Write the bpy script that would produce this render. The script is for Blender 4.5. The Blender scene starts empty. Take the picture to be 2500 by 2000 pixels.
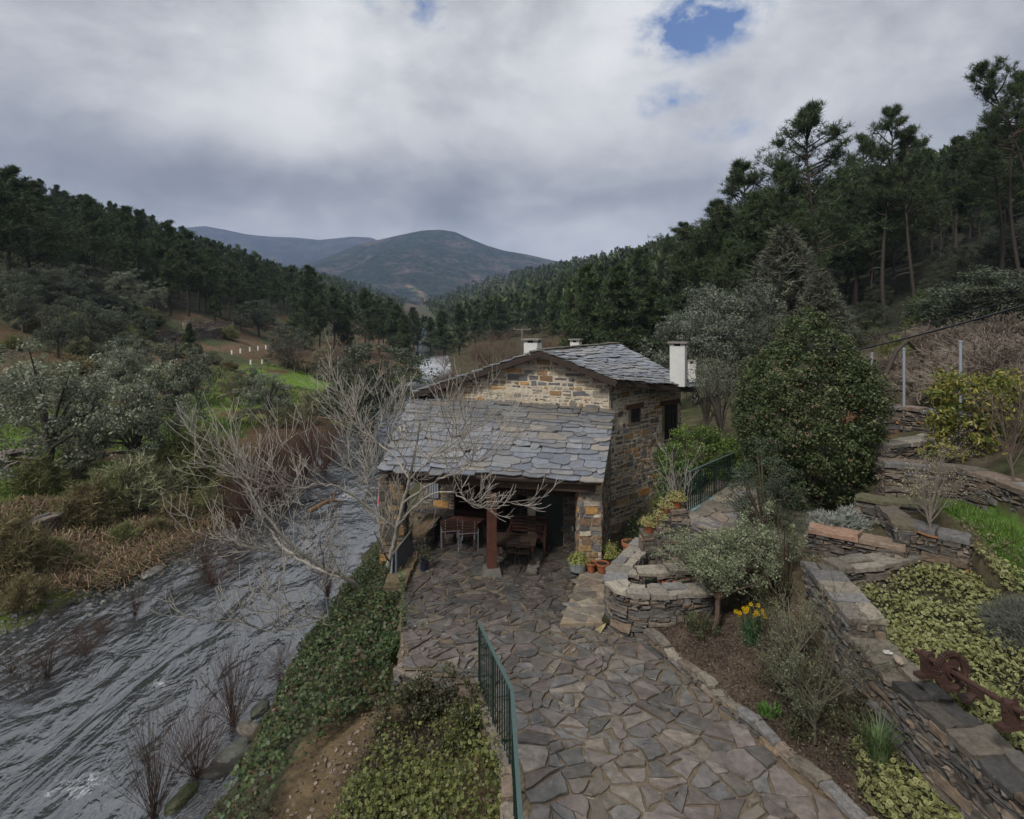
import bpy, math, random
import numpy as np
from math import radians, sin, cos, pi, sqrt

# ------------------------------------------------------------------ camera, sky, sun, exposure
SC = bpy.context.scene
COL = SC.collection
F, HZ, CZ = 1400.0, 780.0, 9.0          # focal length and horizon in 2500 px units, eye height over the river
cam_d = bpy.data.cameras.new('camera'); cam = bpy.data.objects.new('camera', cam_d); COL.objects.link(cam)
cam.location = (0, 0, CZ); cam.rotation_euler = (pi / 2, 0, 0)
cam_d.sensor_width = 36.0; cam_d.lens = 36.0 * F / 2500.0; cam_d.shift_y = -(1000 - HZ) / 2500.0
cam_d.clip_start = 0.1; cam_d.clip_end = 20000
SC.camera = cam
SC.view_settings.view_transform = 'Standard'; SC.view_settings.look = 'None'
SC.view_settings.gamma = 1.0; SC.view_settings.use_curve_mapping = False
SC.view_settings.exposure = 1.12
SC.render.engine = 'CYCLES'
SC.cycles.use_denoising = True
SC.cycles.max_bounces = 6; SC.cycles.diffuse_bounces = 1; SC.cycles.glossy_bounces = 2
SC.cycles.transmission_bounces = 3; SC.cycles.transparent_max_bounces = 6; SC.cycles.volume_bounces = 0
SC.cycles.use_adaptive_sampling = True; SC.cycles.adaptive_threshold = 0.02

SUN_EL, SUN_AZ = radians(48), radians(215)      # azimuth clockwise from +Y: behind the camera, to the left
sun_d = bpy.data.lights.new('sun', 'SUN'); sun = bpy.data.objects.new('sun', sun_d); COL.objects.link(sun)
sun_d.energy = 1.5; sun_d.angle = radians(11); sun_d.color = (1.0, 0.95, 0.88)
sun.rotation_euler = (pi / 2 - SUN_EL, 0, -SUN_AZ + pi)

world = bpy.data.worlds.new('World'); SC.world = world; world.use_nodes = True
NT = world.node_tree; NT.nodes.clear()
def N(nt, t, **kw):
    n = nt.nodes.new(t)
    for k, v in kw.items():
        if k.startswith('i_'):
            key = k[2:]; key = int(key) if key.isdigit() else key.replace('_', ' ')
            n.inputs[key].default_value = v
        else: setattr(n, k, v)
    return n
def L(nt, a, b): nt.links.new(a, b)
def M_(nt, op, a, b=None, c=None, clamp=False):
    n = nt.nodes.new('ShaderNodeMath'); n.operation = op; n.use_clamp = clamp
    for i, v in enumerate((a, b, c)):
        if v is None: continue
        if isinstance(v, (int, float)): n.inputs[i].default_value = v
        else: nt.links.new(v, n.inputs[i])
    return n.outputs[0]
def MIX(nt, fac, a, b, mode='MIX'):
    n = nt.nodes.new('ShaderNodeMix'); n.data_type = 'RGBA'; n.blend_type = mode
    for i, v in ((0, fac), (6, a), (7, b)):
        if isinstance(v, (int, float)): n.inputs[i].default_value = v
        elif isinstance(v, tuple): n.inputs[i].default_value = (*v[:3], 1)
        else: nt.links.new(v, n.inputs[i])
    return n.outputs[2]
def RAMP(nt, fac, stops):
    n = nt.nodes.new('ShaderNodeValToRGB'); r = n.color_ramp
    while len(r.elements) < len(stops): r.elements.new(0.5)
    for e, (p, c) in zip(r.elements, stops):
        e.position = p; e.color = (*c, 1) if isinstance(c, tuple) else (c, c, c, 1)
    nt.links.new(fac, n.inputs[0]); return n.outputs[0]

def build_world():
    nt = NT
    tc = N(nt, 'ShaderNodeTexCoord')
    sky = N(nt, 'ShaderNodeTexSky'); sky.sky_type = 'NISHITA'; sky.sun_disc = False
    sky.sun_elevation = SUN_EL; sky.sun_rotation = SUN_AZ; sky.altitude = 600; sky.air_density = 1.0; sky.dust_density = 0.6
    sep = N(nt, 'ShaderNodeSeparateXYZ'); L(nt, tc.outputs['Generated'], sep.inputs[0])
    zz = M_(nt, 'MAXIMUM', sep.outputs[2], 0.0)
    den = M_(nt, 'ADD', zz, 0.16)
    cu = M_(nt, 'DIVIDE', sep.outputs[0], den); cv = M_(nt, 'DIVIDE', sep.outputs[1], den)
    cb = N(nt, 'ShaderNodeCombineXYZ'); L(nt, cu, cb.inputs[0]); L(nt, cv, cb.inputs[1])
    def noise(scale, detail, rough, off, dist=0.0):
        mp = N(nt, 'ShaderNodeMapping'); mp.inputs['Location'].default_value = off
        L(nt, cb.outputs[0], mp.inputs[0])
        n = N(nt, 'ShaderNodeTexNoise'); n.inputs['Scale'].default_value = scale; n.inputs['Detail'].default_value = detail
        n.inputs['Roughness'].default_value = rough; n.inputs['Distortion'].default_value = dist
        L(nt, mp.outputs[0], n.inputs[0]); return n.outputs[0]
    big = noise(0.85, 6, 0.5, (3.1, 7.7, 0), 0.8)
    def dnoise(scale, detail, rough, off, dist, sc=(1, 1, 2.1), rot=0.0):
        mp = N(nt, 'ShaderNodeMapping'); mp.inputs['Location'].default_value = off; mp.inputs['Scale'].default_value = sc; mp.inputs['Rotation'].default_value = (0, rot, 0)
        L(nt, tc.outputs['Generated'], mp.inputs[0])
        n = N(nt, 'ShaderNodeTexNoise'); n.inputs['Scale'].default_value = scale; n.inputs['Detail'].default_value = detail
        n.inputs['Roughness'].default_value = rough; n.inputs['Distortion'].default_value = dist
        L(nt, mp.outputs[0], n.inputs[0]); return n.outputs[0]
    mid = dnoise(3.0, 12, 0.58, (1.3, 0.4, 2.2), 0.25, (1, 1, 1.6), -.3)
    fine = dnoise(8.0, 10, 0.62, (0, 5, 1), 0.2, (1, 1, 1.5), -.3)
    s = M_(nt, 'ADD', M_(nt, 'MULTIPLY', big, 0.20), M_(nt, 'ADD', M_(nt, 'MULTIPLY', mid, 0.72), M_(nt, 'MULTIPLY', fine, 0.20)))
    # a gaussian patch of direction (pixel place in the photograph -> direction in the sky)
    def patch(px, py, rx, ry, dx=1.0):
        vx, vz = (px - 1250) / F, (HZ - py) / F; l = sqrt(vx * vx + 1 + vz * vz)
        c = (vx / l, vz / l)
        a = M_(nt, 'DIVIDE', M_(nt, 'SUBTRACT', sep.outputs[0], c[0]), rx)
        b = M_(nt, 'DIVIDE', M_(nt, 'SUBTRACT', sep.outputs[2], c[1]), ry)
        r2 = M_(nt, 'ADD', M_(nt, 'MULTIPLY', a, a), M_(nt, 'MULTIPLY', b, b))
        front = M_(nt, 'GREATER_THAN', sep.outputs[1], 0.0)
        return M_(nt, 'MULTIPLY', M_(nt, 'EXPONENT', M_(nt, 'MULTIPLY', r2, -1.0)), front)
    # light and heavy banks of the cloud deck in view
    for px, py, rx, ry, k in ((760, 330, .26, .055, .12), (420, 120, .30, .07, .07), (520, 445, .40, .055, -.13), (180, 300, .22, .05, -.05), (900, 430, .25, .045, -.05),
                              (250, 560, .25, .03, .05), (1450, 600, .22, .045, .14), (1330, 150, .25, .10, .08), (1950, 150, .25, .16, -.03),
                              (1300, 330, .2, .05, .05), (1100, 590, .25, .03, .07), (60, 60, .2, .1, -.05), (1560, 470, .18, .04, -.03), (1950, 330, .15, .06, .05)):
        s = M_(nt, 'ADD', s, M_(nt, 'MULTIPLY', patch(px, py, rx, ry), k))
    cloud = RAMP(nt, s, [(0.38, (1.22, 1.27, 1.40)), (0.48, (1.70, 1.75, 1.88)), (0.57, (2.35, 2.39, 2.48)), (0.66, (3.0, 3.03, 3.08)), (0.78, (3.7, 3.7, 3.66))])
    # holes of blue
    hole = None
    for px, py, rx, ry in ((1700, 62, .085, .045), (1650, 245, .10, .025), (1790, 318, .06, .018), (1010, 15, .08, .03)):
        k = {1700: 1.0, 1650: .62, 1790: .55, 1010: .62}[px]
        p = M_(nt, 'MULTIPLY', patch(px, py, rx, ry), k)
        hole = p if hole is None else M_(nt, 'MAXIMUM', hole, p)
    finer = dnoise(19.0, 8, 0.65, (3, 5, 1), 0.3, (1, 1, 1.4), -.3)
    hn = M_(nt, 'MULTIPLY', hole, M_(nt, 'ADD', .62, M_(nt, 'ADD', M_(nt, 'MULTIPLY', M_(nt, 'SUBTRACT', mid, 0.50), 2.5), M_(nt, 'MULTIPLY', M_(nt, 'SUBTRACT', finer, 0.5), 3.5))))
    hn = M_(nt, 'ADD', hn, M_(nt, 'MULTIPLY', hole, M_(nt, 'MULTIPLY', M_(nt, 'SUBTRACT', fine, 0.5), 5.0)))
    hmask = RAMP(nt, hn, [(0.16, 0.0), (0.95, 1.0)])
    blue = MIX(nt, 1.0, sky.outputs[0], (.36, .42, .52), 'MULTIPLY')
    col = MIX(nt, hmask, cloud, blue)
    # an overcast sky brightens towards the zenith
    col = MIX(nt, 1.0, col, RAMP(nt, zz, [(0.0, .92), (1.0, 1.0)]), 'MULTIPLY')
    vm = N(nt, 'ShaderNodeVectorMath', operation='SCALE'); L(nt, col, vm.inputs[0]); L(nt, M_(nt, 'ADD', M_(nt, 'MULTIPLY', zz, .75), 0.90), vm.inputs['Scale']); col = vm.outputs[0]
    # below the horizon: plain ground haze colour
    dn = RAMP(nt, M_(nt, 'ADD', M_(nt, 'MULTIPLY', sep.outputs[2], 8.0), 0.5, clamp=True), [(0.0, 0.0), (0.4, 1.0)])
    col = MIX(nt, dn, (.8, .82, .8), col)
    bg = N(nt, 'ShaderNodeBackground'); L(nt, col, bg.inputs[0]); bg.inputs[1].default_value = 0.1
    out = N(nt, 'ShaderNodeOutputWorld'); L(nt, bg.outputs[0], out.inputs[0])
build_world()

# ------------------------------------------------------------------ helpers
R = random.Random(7)
RNG = np.random.default_rng(11)
def PZ(px, py, z):
    Y = F * (CZ - z) / (py - HZ); return ((px - 1250) / F * Y, Y, z)
def PY(px, py, Y): return ((px - 1250) / F * Y, Y, CZ - (py - HZ) / F * Y)
def area_px(pts):
    q = [(1250 + F * p[0] / max(p[1], .5), HZ + F * (CZ - p[2]) / max(p[1], .5)) for p in pts]
    return abs(sum(q[i][0] * q[i - 1][1] - q[i - 1][0] * q[i][1] for i in range(len(q)))) / 2
def fbm(x, y, oct=4, seed=0):
    """value noise, numpy, about -1..1"""
    x = np.asarray(x, float); y = np.asarray(y, float); out = np.zeros(np.broadcast(x, y).shape); amp = 1.0; tot = 0
    for o in range(oct):
        xi = np.floor(x).astype(np.int64); yi = np.floor(y).astype(np.int64); fx = x - xi; fy = y - yi
        fx = fx * fx * (3 - 2 * fx); fy = fy * fy * (3 - 2 * fy)
        def h(a, b):
            n = (a * 374761393 + b * 668265263 + (seed + o) * 982451653) & 0x7fffffff
            n = ((n ^ (n >> 13)) * 1274126177) & 0x7fffffff
            return ((n ^ (n >> 16)) & 0xffff) / 32767.5 - 1
        v = (h(xi, yi) * (1 - fx) + h(xi + 1, yi) * fx) * (1 - fy) + (h(xi, yi + 1) * (1 - fx) + h(xi + 1, yi + 1) * fx) * fy
        out = out + v * amp; tot += amp; amp *= 0.5; x = x * 2.03 + 17.1; y = y * 2.03 + 5.3
    return out / tot

class MB:
    """collects shapes; build() links ONE mesh object with a per-vertex colour called tint"""
    def __init__(s): s.v = []; s.c = []; s.n = 0; s.fi = []; s.fs = []
    def add(s, v, f, c):
        v = np.asarray(v, float).reshape(-1, 3); c = np.asarray(c, float)
        s.v.append(v); s.c.append(np.broadcast_to(c, (len(v), 3)) if c.ndim == 1 else c)
        if isinstance(f, np.ndarray):
            s.fi.append((f + s.n).ravel()); s.fs.append(np.full(len(f), f.shape[1]))
        else:
            for q in f: s.fi.append(np.asarray(q) + s.n); s.fs.append(np.array([len(q)]))
        s.n += len(v)
    def mesh(s, name, mat, smooth=False):
        V = np.concatenate(s.v); C = np.concatenate(s.c); I = np.concatenate(s.fi).astype(np.int32); S = np.concatenate(s.fs).astype(np.int32)
        me = bpy.data.meshes.new(name)
        me.vertices.add(len(V)); me.vertices.foreach_set('co', V.astype(np.float32).ravel())
        me.loops.add(len(I)); me.loops.foreach_set('vertex_index', I)
        me.polygons.add(len(S)); me.polygons.foreach_set('loop_start', (np.cumsum(S) - S).astype(np.int32))
        try: me.polygons.foreach_set('loop_total', S)
        except Exception: pass
        me.polygons.foreach_set('use_smooth', np.full(len(S), bool(smooth)))
        a = me.attributes.new('tint', 'FLOAT_COLOR', 'POINT')
        a.data.foreach_set('color', np.concatenate([C, np.ones((len(C), 1))], 1).astype(np.float32).ravel())
        me.materials.append(mat); me.update(calc_edges=True)
        return me
    def build(s, name, mat, parent=None, smooth=False):
        o = bpy.data.objects.new(name, s.mesh(name, mat, smooth)); COL.objects.link(o)
        if parent is not None: o.parent = parent
        return o
    # shapes ---------------------------------------------------------
    def box(s, c, size, col, rz=0.0, taper=1.0, M=None):
        x, y, z = [q / 2 for q in size]
        v = np.array([(a * x * (taper if k > 0 else 1), b * y * (taper if k > 0 else 1), k * z) for k in (-1, 1) for a, b in ((-1, -1), (1, -1), (1, 1), (-1, 1))])
        if M is not None: v = v @ np.asarray(M).T
        if rz: v = v @ np.array([[cos(rz), sin(rz), 0], [-sin(rz), cos(rz), 0], [0, 0, 1]])
        s.add(v + np.asarray(c), np.array([(3, 2, 1, 0), (4, 5, 6, 7), (0, 1, 5, 4), (1, 2, 6, 5), (2, 3, 7, 6), (3, 0, 4, 7)]), col)
    def bar(s, a, b, w, h, col, up=(0, 0, 1)):
        a = np.asarray(a, float); b = np.asarray(b, float); d = b - a; l = np.linalg.norm(d); d = d / max(l, 1e-9)
        u = np.asarray(up, float); r = np.cross(d, u)
        if np.linalg.norm(r) < 1e-4: r = np.cross(d, (1, 0, 0))
        r = r / np.linalg.norm(r); u = np.cross(r, d)
        M = np.stack([r, d, u], 1); s.box((a + b) / 2, (w, l, h), col, M=M)
    def tube(s, pts, rad, col, n=6, cap=True):
        P = np.asarray(pts, float); k = len(P); rad = np.broadcast_to(np.asarray(rad, float), (k,))
        T = np.gradient(P, axis=0); T /= np.maximum(np.linalg.norm(T, axis=1, keepdims=True), 1e-9)
        ref = np.array([0.3, 0.2, 0.93]) if abs(T[0] @ np.array([0.3, 0.2, 0.93])) < 0.95 else np.array([1.0, 0, 0])
        A = np.cross(T, ref); A /= np.maximum(np.linalg.norm(A, axis=1, keepdims=True), 1e-9); B = np.cross(T, A)
        an = np.arange(n) * 2 * pi / n
        V = P[:, None] + rad[:, None, None] * (np.cos(an)[None, :, None] * A[:, None] + np.sin(an)[None, :, None] * B[:, None])
        i = np.arange(k - 1)[:, None] * n; j = np.arange(n)[None]
        f = np.stack([i + j, i + (j + 1) % n, i + n + (j + 1) % n, i + n + j], -1).reshape(-1, 4)
        s.add(V.reshape(-1, 3), f, col)
        if cap:
            s.add(V[0], [list(range(n))[::-1]], col); s.add(V[-1], [list(range(n))], col)
    def lathe(s, prof, c, col, n=20, M=None):
        P = np.asarray(prof, float); k = len(P); an = np.arange(n) * 2 * pi / n
        V = np.stack([P[:, 0:1] * np.cos(an), P[:, 0:1] * np.sin(an), np.repeat(P[:, 1:2], n, 1)], -1).reshape(-1, 3)
        if M is not None: V = V @ np.asarray(M).T
        i = np.arange(k - 1)[:, None] * n; j = np.arange(n)[None]
        f = np.stack([i + j, i + (j + 1) % n, i + n + (j + 1) % n, i + n + j], -1).reshape(-1, 4)
        s.add(V + np.asarray(c), f, col)
    def leaves(s, P, size, col, nrm=None, spread=1.0, aspect=0.55, rim=None, curl=0.0):
        """P (n,3) centres; a rhombus each (four triangles with a rim colour when rim is given)"""
        n = len(P); size = np.broadcast_to(np.asarray(size, float), (n,))
        d = RNG.normal(size=(n, 3))
        if nrm is not None:
            nn = np.asarray(nrm, float) + RNG.normal(size=(n, 3)) * spread * 0.6
            nn /= np.maximum(np.linalg.norm(nn, axis=1, keepdims=True), 1e-6)
            d = np.cross(d, nn)
        else: nn = RNG.normal(size=(n, 3))
        d /= np.maximum(np.linalg.norm(d, axis=1, keepdims=True), 1e-6)
        w = np.cross(nn, d); w /= np.maximum(np.linalg.norm(w, axis=1, keepdims=True), 1e-6)
        a = d * size[:, None] * 0.5; b = w * size[:, None] * 0.5 * aspect
        col = np.asarray(col, float); col = np.broadcast_to(col, (n, 3)) if col.ndim == 1 else col
        if rim is None:
            V = np.stack([P - a, P + b - a * .1, P + a, P - b - a * .1], 1).reshape(-1, 3)
            f = (np.arange(n)[:, None] * 4 + np.arange(4)[None])
            s.add(V, f, np.repeat(col, 4, 0))
        else:
            rim = np.asarray(rim, float); rim = np.broadcast_to(rim, (n, 3)) if rim.ndim == 1 else rim
            nz = np.cross(d, w) * size[:, None] * curl
            V = np.stack([P - a, P + b - a * .35 + nz, P + b + a * .35 + nz, P + a, P - b + a * .35 + nz, P - b - a * .35 + nz, P], 1).reshape(-1, 3)
            C = np.stack([rim] * 6 + [col], 1).reshape(-1, 3)
            k = np.arange(n)[:, None, None] * 7
            f = (k + np.array([[6, i, (i + 1) % 6] for i in range(6)])[None]).reshape(-1, 3)
            s.add(V, f, C)

def props(o, label=None, cat=None, group=None, kind=None):
    if label: o['label'] = label
    if cat: o['category'] = cat
    if group: o['group'] = group
    if kind: o['kind'] = kind
    return o
def thing(name, label, cat, loc=(0, 0, 0), rz=0.0, group=None, sc=1.0):
    o = bpy.data.objects.new(name, None); COL.objects.link(o); o.location = loc; o.rotation_euler = (0, 0, rz); o.scale = (sc,) * 3
    o.empty_display_size = 0.2
    return props(o, label, cat, group)
def copy_tree(o, parent=None):
    c = o.copy(); COL.objects.link(c)
    if parent is not None: c.parent = parent
    for ch in list(o.children): copy_tree(ch, c)
    return c

# ------------------------------------------------------------------ materials
def mat_tint(name, rough=0.85, var=0.35, scale=8.0, bump=0.3, bscale=30.0, spec=0.3, trans=0.0, bdist=0.01, detail=5, wave=None, metal=0.0, extra=None, sheen=0.0):
    m = bpy.data.materials.new(name); m.use_nodes = True; nt = m.node_tree
    b = nt.nodes['Principled BSDF']; out = nt.nodes['Material Output']
    at = N(nt, 'ShaderNodeAttribute', attribute_name='tint')
    col = at.outputs[0]
    tc = N(nt, 'ShaderNodeNewGeometry')
    if var > 0:
        n = N(nt, 'ShaderNodeTexNoise'); n.inputs['Scale'].default_value = scale; n.inputs['Detail'].default_value = detail; n.inputs['Roughness'].default_value = 0.62
        L(nt, tc.outputs['Position'], n.inputs[0])
        f = RAMP(nt, n.outputs[0], [(0.25, 1 - var), (0.75, 1 + var)])
        col = MIX(nt, 1.0, col, f, 'MULTIPLY')
    if extra: col = extra(nt, col, tc)
    L(nt, col, b.inputs['Base Color'])
    b.inputs['Roughness'].default_value = rough; b.inputs['Specular IOR Level'].default_value = spec; b.inputs['Metallic'].default_value = metal
    if bump > 0:
        n2 = N(nt, 'ShaderNodeTexNoise'); n2.inputs['Scale'].default_value = bscale; n2.inputs['Detail'].default_value = 6; n2.inputs['Roughness'].default_value = 0.65
        if wave:
            mp = N(nt, 'ShaderNodeMapping'); mp.inputs['Scale'].default_value = wave; L(nt, tc.outputs['Position'], mp.inputs[0]); L(nt, mp.outputs[0], n2.inputs[0])
        else: L(nt, tc.outputs['Position'], n2.inputs[0])
        bp = N(nt, 'ShaderNodeBump'); bp.inputs['Strength'].default_value = bump; bp.inputs['Distance'].default_value = bdist
        L(nt, n2.outputs[0], bp.inputs['Height']); L(nt, bp.outputs[0], b.inputs['Normal'])
    if trans > 0:
        t = N(nt, 'ShaderNodeBsdfTranslucent'); L(nt, col, t.inputs[0])
        mx = N(nt, 'ShaderNodeMixShader'); mx.inputs[0].default_value = trans
        L(nt, b.outputs[0], mx.inputs[1]); L(nt, t.outputs[0], mx.inputs[2]); L(nt, mx.outputs[0], out.inputs['Surface'])
    return m

def lichen(nt, col, tc):
    """pale lichen spots and dark stains on stone"""
    n = N(nt, 'ShaderNodeTexNoise'); n.inputs['Scale'].default_value = 3.2; n.inputs['Detail'].default_value = 8; n.inputs['Roughness'].default_value = 0.7
    L(nt, tc.outputs['Position'], n.inputs[0])
    f = RAMP(nt, n.outputs[0], [(0.60, 0.0), (0.72, 0.55)])
    col = MIX(nt, f, col, (0.30, 0.29, 0.26))
    n2 = N(nt, 'ShaderNodeTexNoise'); n2.inputs['Scale'].default_value = 1.7; n2.inputs['Detail'].default_value = 7; n2.inputs['Roughness'].default_value = 0.65
    mp = N(nt, 'ShaderNodeMapping'); mp.inputs['Location'].default_value = (4, 9, 2); L(nt, tc.outputs['Position'], mp.inputs[0]); L(nt, mp.outputs[0], n2.inputs[0])
    g = RAMP(nt, n2.outputs[0], [(0.56, 0.0), (0.72, 0.7)])
    return MIX(nt, g, col, (0.045, 0.043, 0.035))
def mossy(nt, col, tc):
    col = lichen(nt, col, tc)
    n = N(nt, 'ShaderNodeTexNoise'); n.inputs['Scale'].default_value = 0.8; n.inputs['Detail'].default_value = 8; n.inputs['Roughness'].default_value = 0.7
    L(nt, tc.outputs['Position'], n.inputs[0])
    f = RAMP(nt, n.outputs[0], [(0.56, 0.0), (0.70, 0.55)])
    return MIX(nt, f, col, (0.062, 0.066, 0.026))
def streak(nt, col, tc):
    """rust and pale streaks down the slates"""
    n = N(nt, 'ShaderNodeTexNoise'); n.inputs['Scale'].default_value = 5.0; n.inputs['Detail'].default_value = 7; n.inputs['Roughness'].default_value = 0.7; n.inputs['Distortion'].default_value = 1.5
    mp = N(nt, 'ShaderNodeMapping'); mp.inputs['Scale'].default_value = (1.0, 0.5, 1.0); L(nt, tc.outputs['Position'], mp.inputs[0]); L(nt, mp.outputs[0], n.inputs[0])
    f = RAMP(nt, n.outputs[0], [(0.56, 0.0), (0.70, 0.5)])
    col = MIX(nt, f, col, (0.20, 0.135, 0.085))
    g = RAMP(nt, n.outputs[0], [(0.30, 0.45), (0.42, 0.0)])
    return MIX(nt, g, col, (0.26, 0.27, 0.28))

MAT = {}
MAT['stone'] = mat_tint('rubble_stone', 0.85, 0.45, 14, 0.9, 26, 0.25, extra=lichen, bdist=0.02, wave=(1, 1, 2.2))
MAT['wallstone'] = mat_tint('house_stone', 0.85, 0.4, 16, 0.8, 30, 0.25, bdist=0.015, wave=(1, 1, 2.0))
MAT['mortar'] = mat_tint('mortar', 0.95, 0.35, 9, 0.7, 60, 0.1, bdist=0.01)
MAT['flag'] = mat_tint('flagstone', 0.42, 0.5, 6, 0.9, 11, 0.45, extra=mossy, bdist=0.014, detail=9)
MAT['slate'] = mat_tint('roof_slate', 0.34, 0.25, 6, 0.5, 16, 0.5, extra=streak, bdist=0.008)
MAT['plaster'] = mat_tint('white_render', 0.9, 0.10, 5, 0.4, 70, 0.1, bdist=0.006)
MAT['wood'] = mat_tint('old_wood', 0.7, 0.35, 9, 0.5, 20, 0.2, bdist=0.006, wave=(6, 6, 1))
MAT['paint'] = mat_tint('painted_metal', 0.45, 0.12, 20, 0.1, 60, 0.4, bdist=0.002)
MAT['rust'] = mat_tint('rusty_iron', 0.75, 0.5, 30, 0.6, 90, 0.3, bdist=0.004)
MAT['clay'] = mat_tint('terracotta', 0.8, 0.22, 14, 0.2, 50, 0.2, bdist=0.003)
MAT['leaf'] = mat_tint('leaves', 0.5, 0.0, 1, 0.0, 1, 0.35, trans=0.28)
MAT['needle'] = mat_tint('needles', 0.6, 0.0, 1, 0.0, 1, 0.2, trans=0.15)
MAT['bark'] = mat_tint('bark', 0.9, 0.4, 18, 0.7, 30, 0.15, bdist=0.02, wave=(2, 2, 0.7))
MAT['twig'] = mat_tint('twigs', 0.85, 0.25, 9, 0.0, 1, 0.15)
MAT['plain'] = mat_tint('matte', 0.7, 0.15, 10, 0.15, 40, 0.3, bdist=0.003)
MAT['ground'] = mat_tint('earth', 0.95, 0.55, 2.2, 0.9, 9.0, 0.1, bdist=0.06, detail=9)
MAT['boulder'] = mat_tint('river_stone', 0.6, 0.35, 6, 0.6, 12, 0.4, bdist=0.03)
# ------------------------------------------------------------------ the lie of the land
RXR = ([0, 8, 28, 50, 84, 157, 250, 400, 900], [-5.3, -5.5, -5.5, -6.5, -8.5, -18, -34, -60, -150])
RXL = ([0, 10, 16, 19, 22, 26, 31, 60, 84, 157, 250, 400, 900], [-15, -15, -14.4, -13.4, -12.6, -12.2, -12.4, -14.5, -16, -26, -42, -68, -158])
def smooth(a, b, x):
    t = np.clip((np.asarray(x, float) - a) / (b - a), 0, 1); return t * t * (3 - 2 * t)
def in_poly(x, y, poly):
    x = np.asarray(x, float); y = np.asarray(y, float); c = np.zeros(np.broadcast(x, y).shape, bool)
    n = len(poly)
    for i in range(n):
        x1, y1 = poly[i]; x2, y2 = poly[i - 1]
        if y1 == y2: continue
        c ^= ((y1 > y) != (y2 > y)) & (x < (x2 - x1) * (y - y1) / (y2 - y1) + x1)
    return c
def pave_z(Y): return 2.5 + 0.03 * np.clip(13.5 - np.asarray(Y, float), 0, 7)
PAVE = [(0.25, 4.0), (0.16, 6.0), (0.08, 8.2), (-0.45, 9.9), (-1.0, 10.25), (-2.05, 10.6), (-2.25, 11.6), (-2.5, 12.8), (-2.75, 14.0), (-2.55, 15.6), (-2.45, 17.4), (-3.6, 20.2), (0.9, 18.7), (3.0, 17.9),
        (2.35, 15.2), (2.75, 14.6), (2.75, 13.6), (2.22, 12.6), (2.15, 11.75), (2.7, 11.7), (4.35, 7.34), (5.3, 4.0)]
BED = [(2.55, 11.75), (4.3, 7.34), (5.25, 4.0), (5.5, 4.0), (5.4, 7), (5.4, 8.8), (5.4, 10.8), (4.6, 11.6), (3.6, 11.8)]
PLANT = [(2.3, 11.8), (4.3, 11.9), (4.6, 13.0), (4.2, 14.2), (3.3, 14.5), (2.6, 13.2)]
VINCA = [(5.6, 4.0), (5.6, 10.7), (8.2, 11.2), (8.7, 9.8), (8.6, 8.0), (9.5, 4.0)]
MIDT = [(5.3, 10.8), (8.6, 11.5), (8.9, 11.3), (8.0, 11.8), (7.7, 11.5), (6.4, 12.3), (5.6, 12.2)]
LOWL = [(0.2, 4.0), (0.0, 8.2), (-0.5, 9.95), (-2.1, 10.5), (-2.3, 11.5), (-3.2, 12.0), (-3.6, 9.5), (-3.4, 6.5), (-3.4, 4.0)]
GRASS = [(8.05, 9.3), (8.5, 10.8), (8.7, 12.0), (8.5, 13.5), (8.6, 15.2), (10.2, 15.2), (10.0, 13.2), (9.8, 11.6), (9.3, 9.3)]
SIDE = [(4.25, 15.0), (4.2, 13.85), (4.7, 13.2), (5.6, 12.3), (8.4, 12.3), (8.6, 16), (7.2, 17.2), (6.0, 17.0)]
GULLY = [(2.6, 14.7), (3.15, 14.6), (4.2, 15.1), (5.9, 17.2), (6.8, 19.0), (6.2, 20.2), (3.1, 17.9), (2.4, 15.3)]
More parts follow.
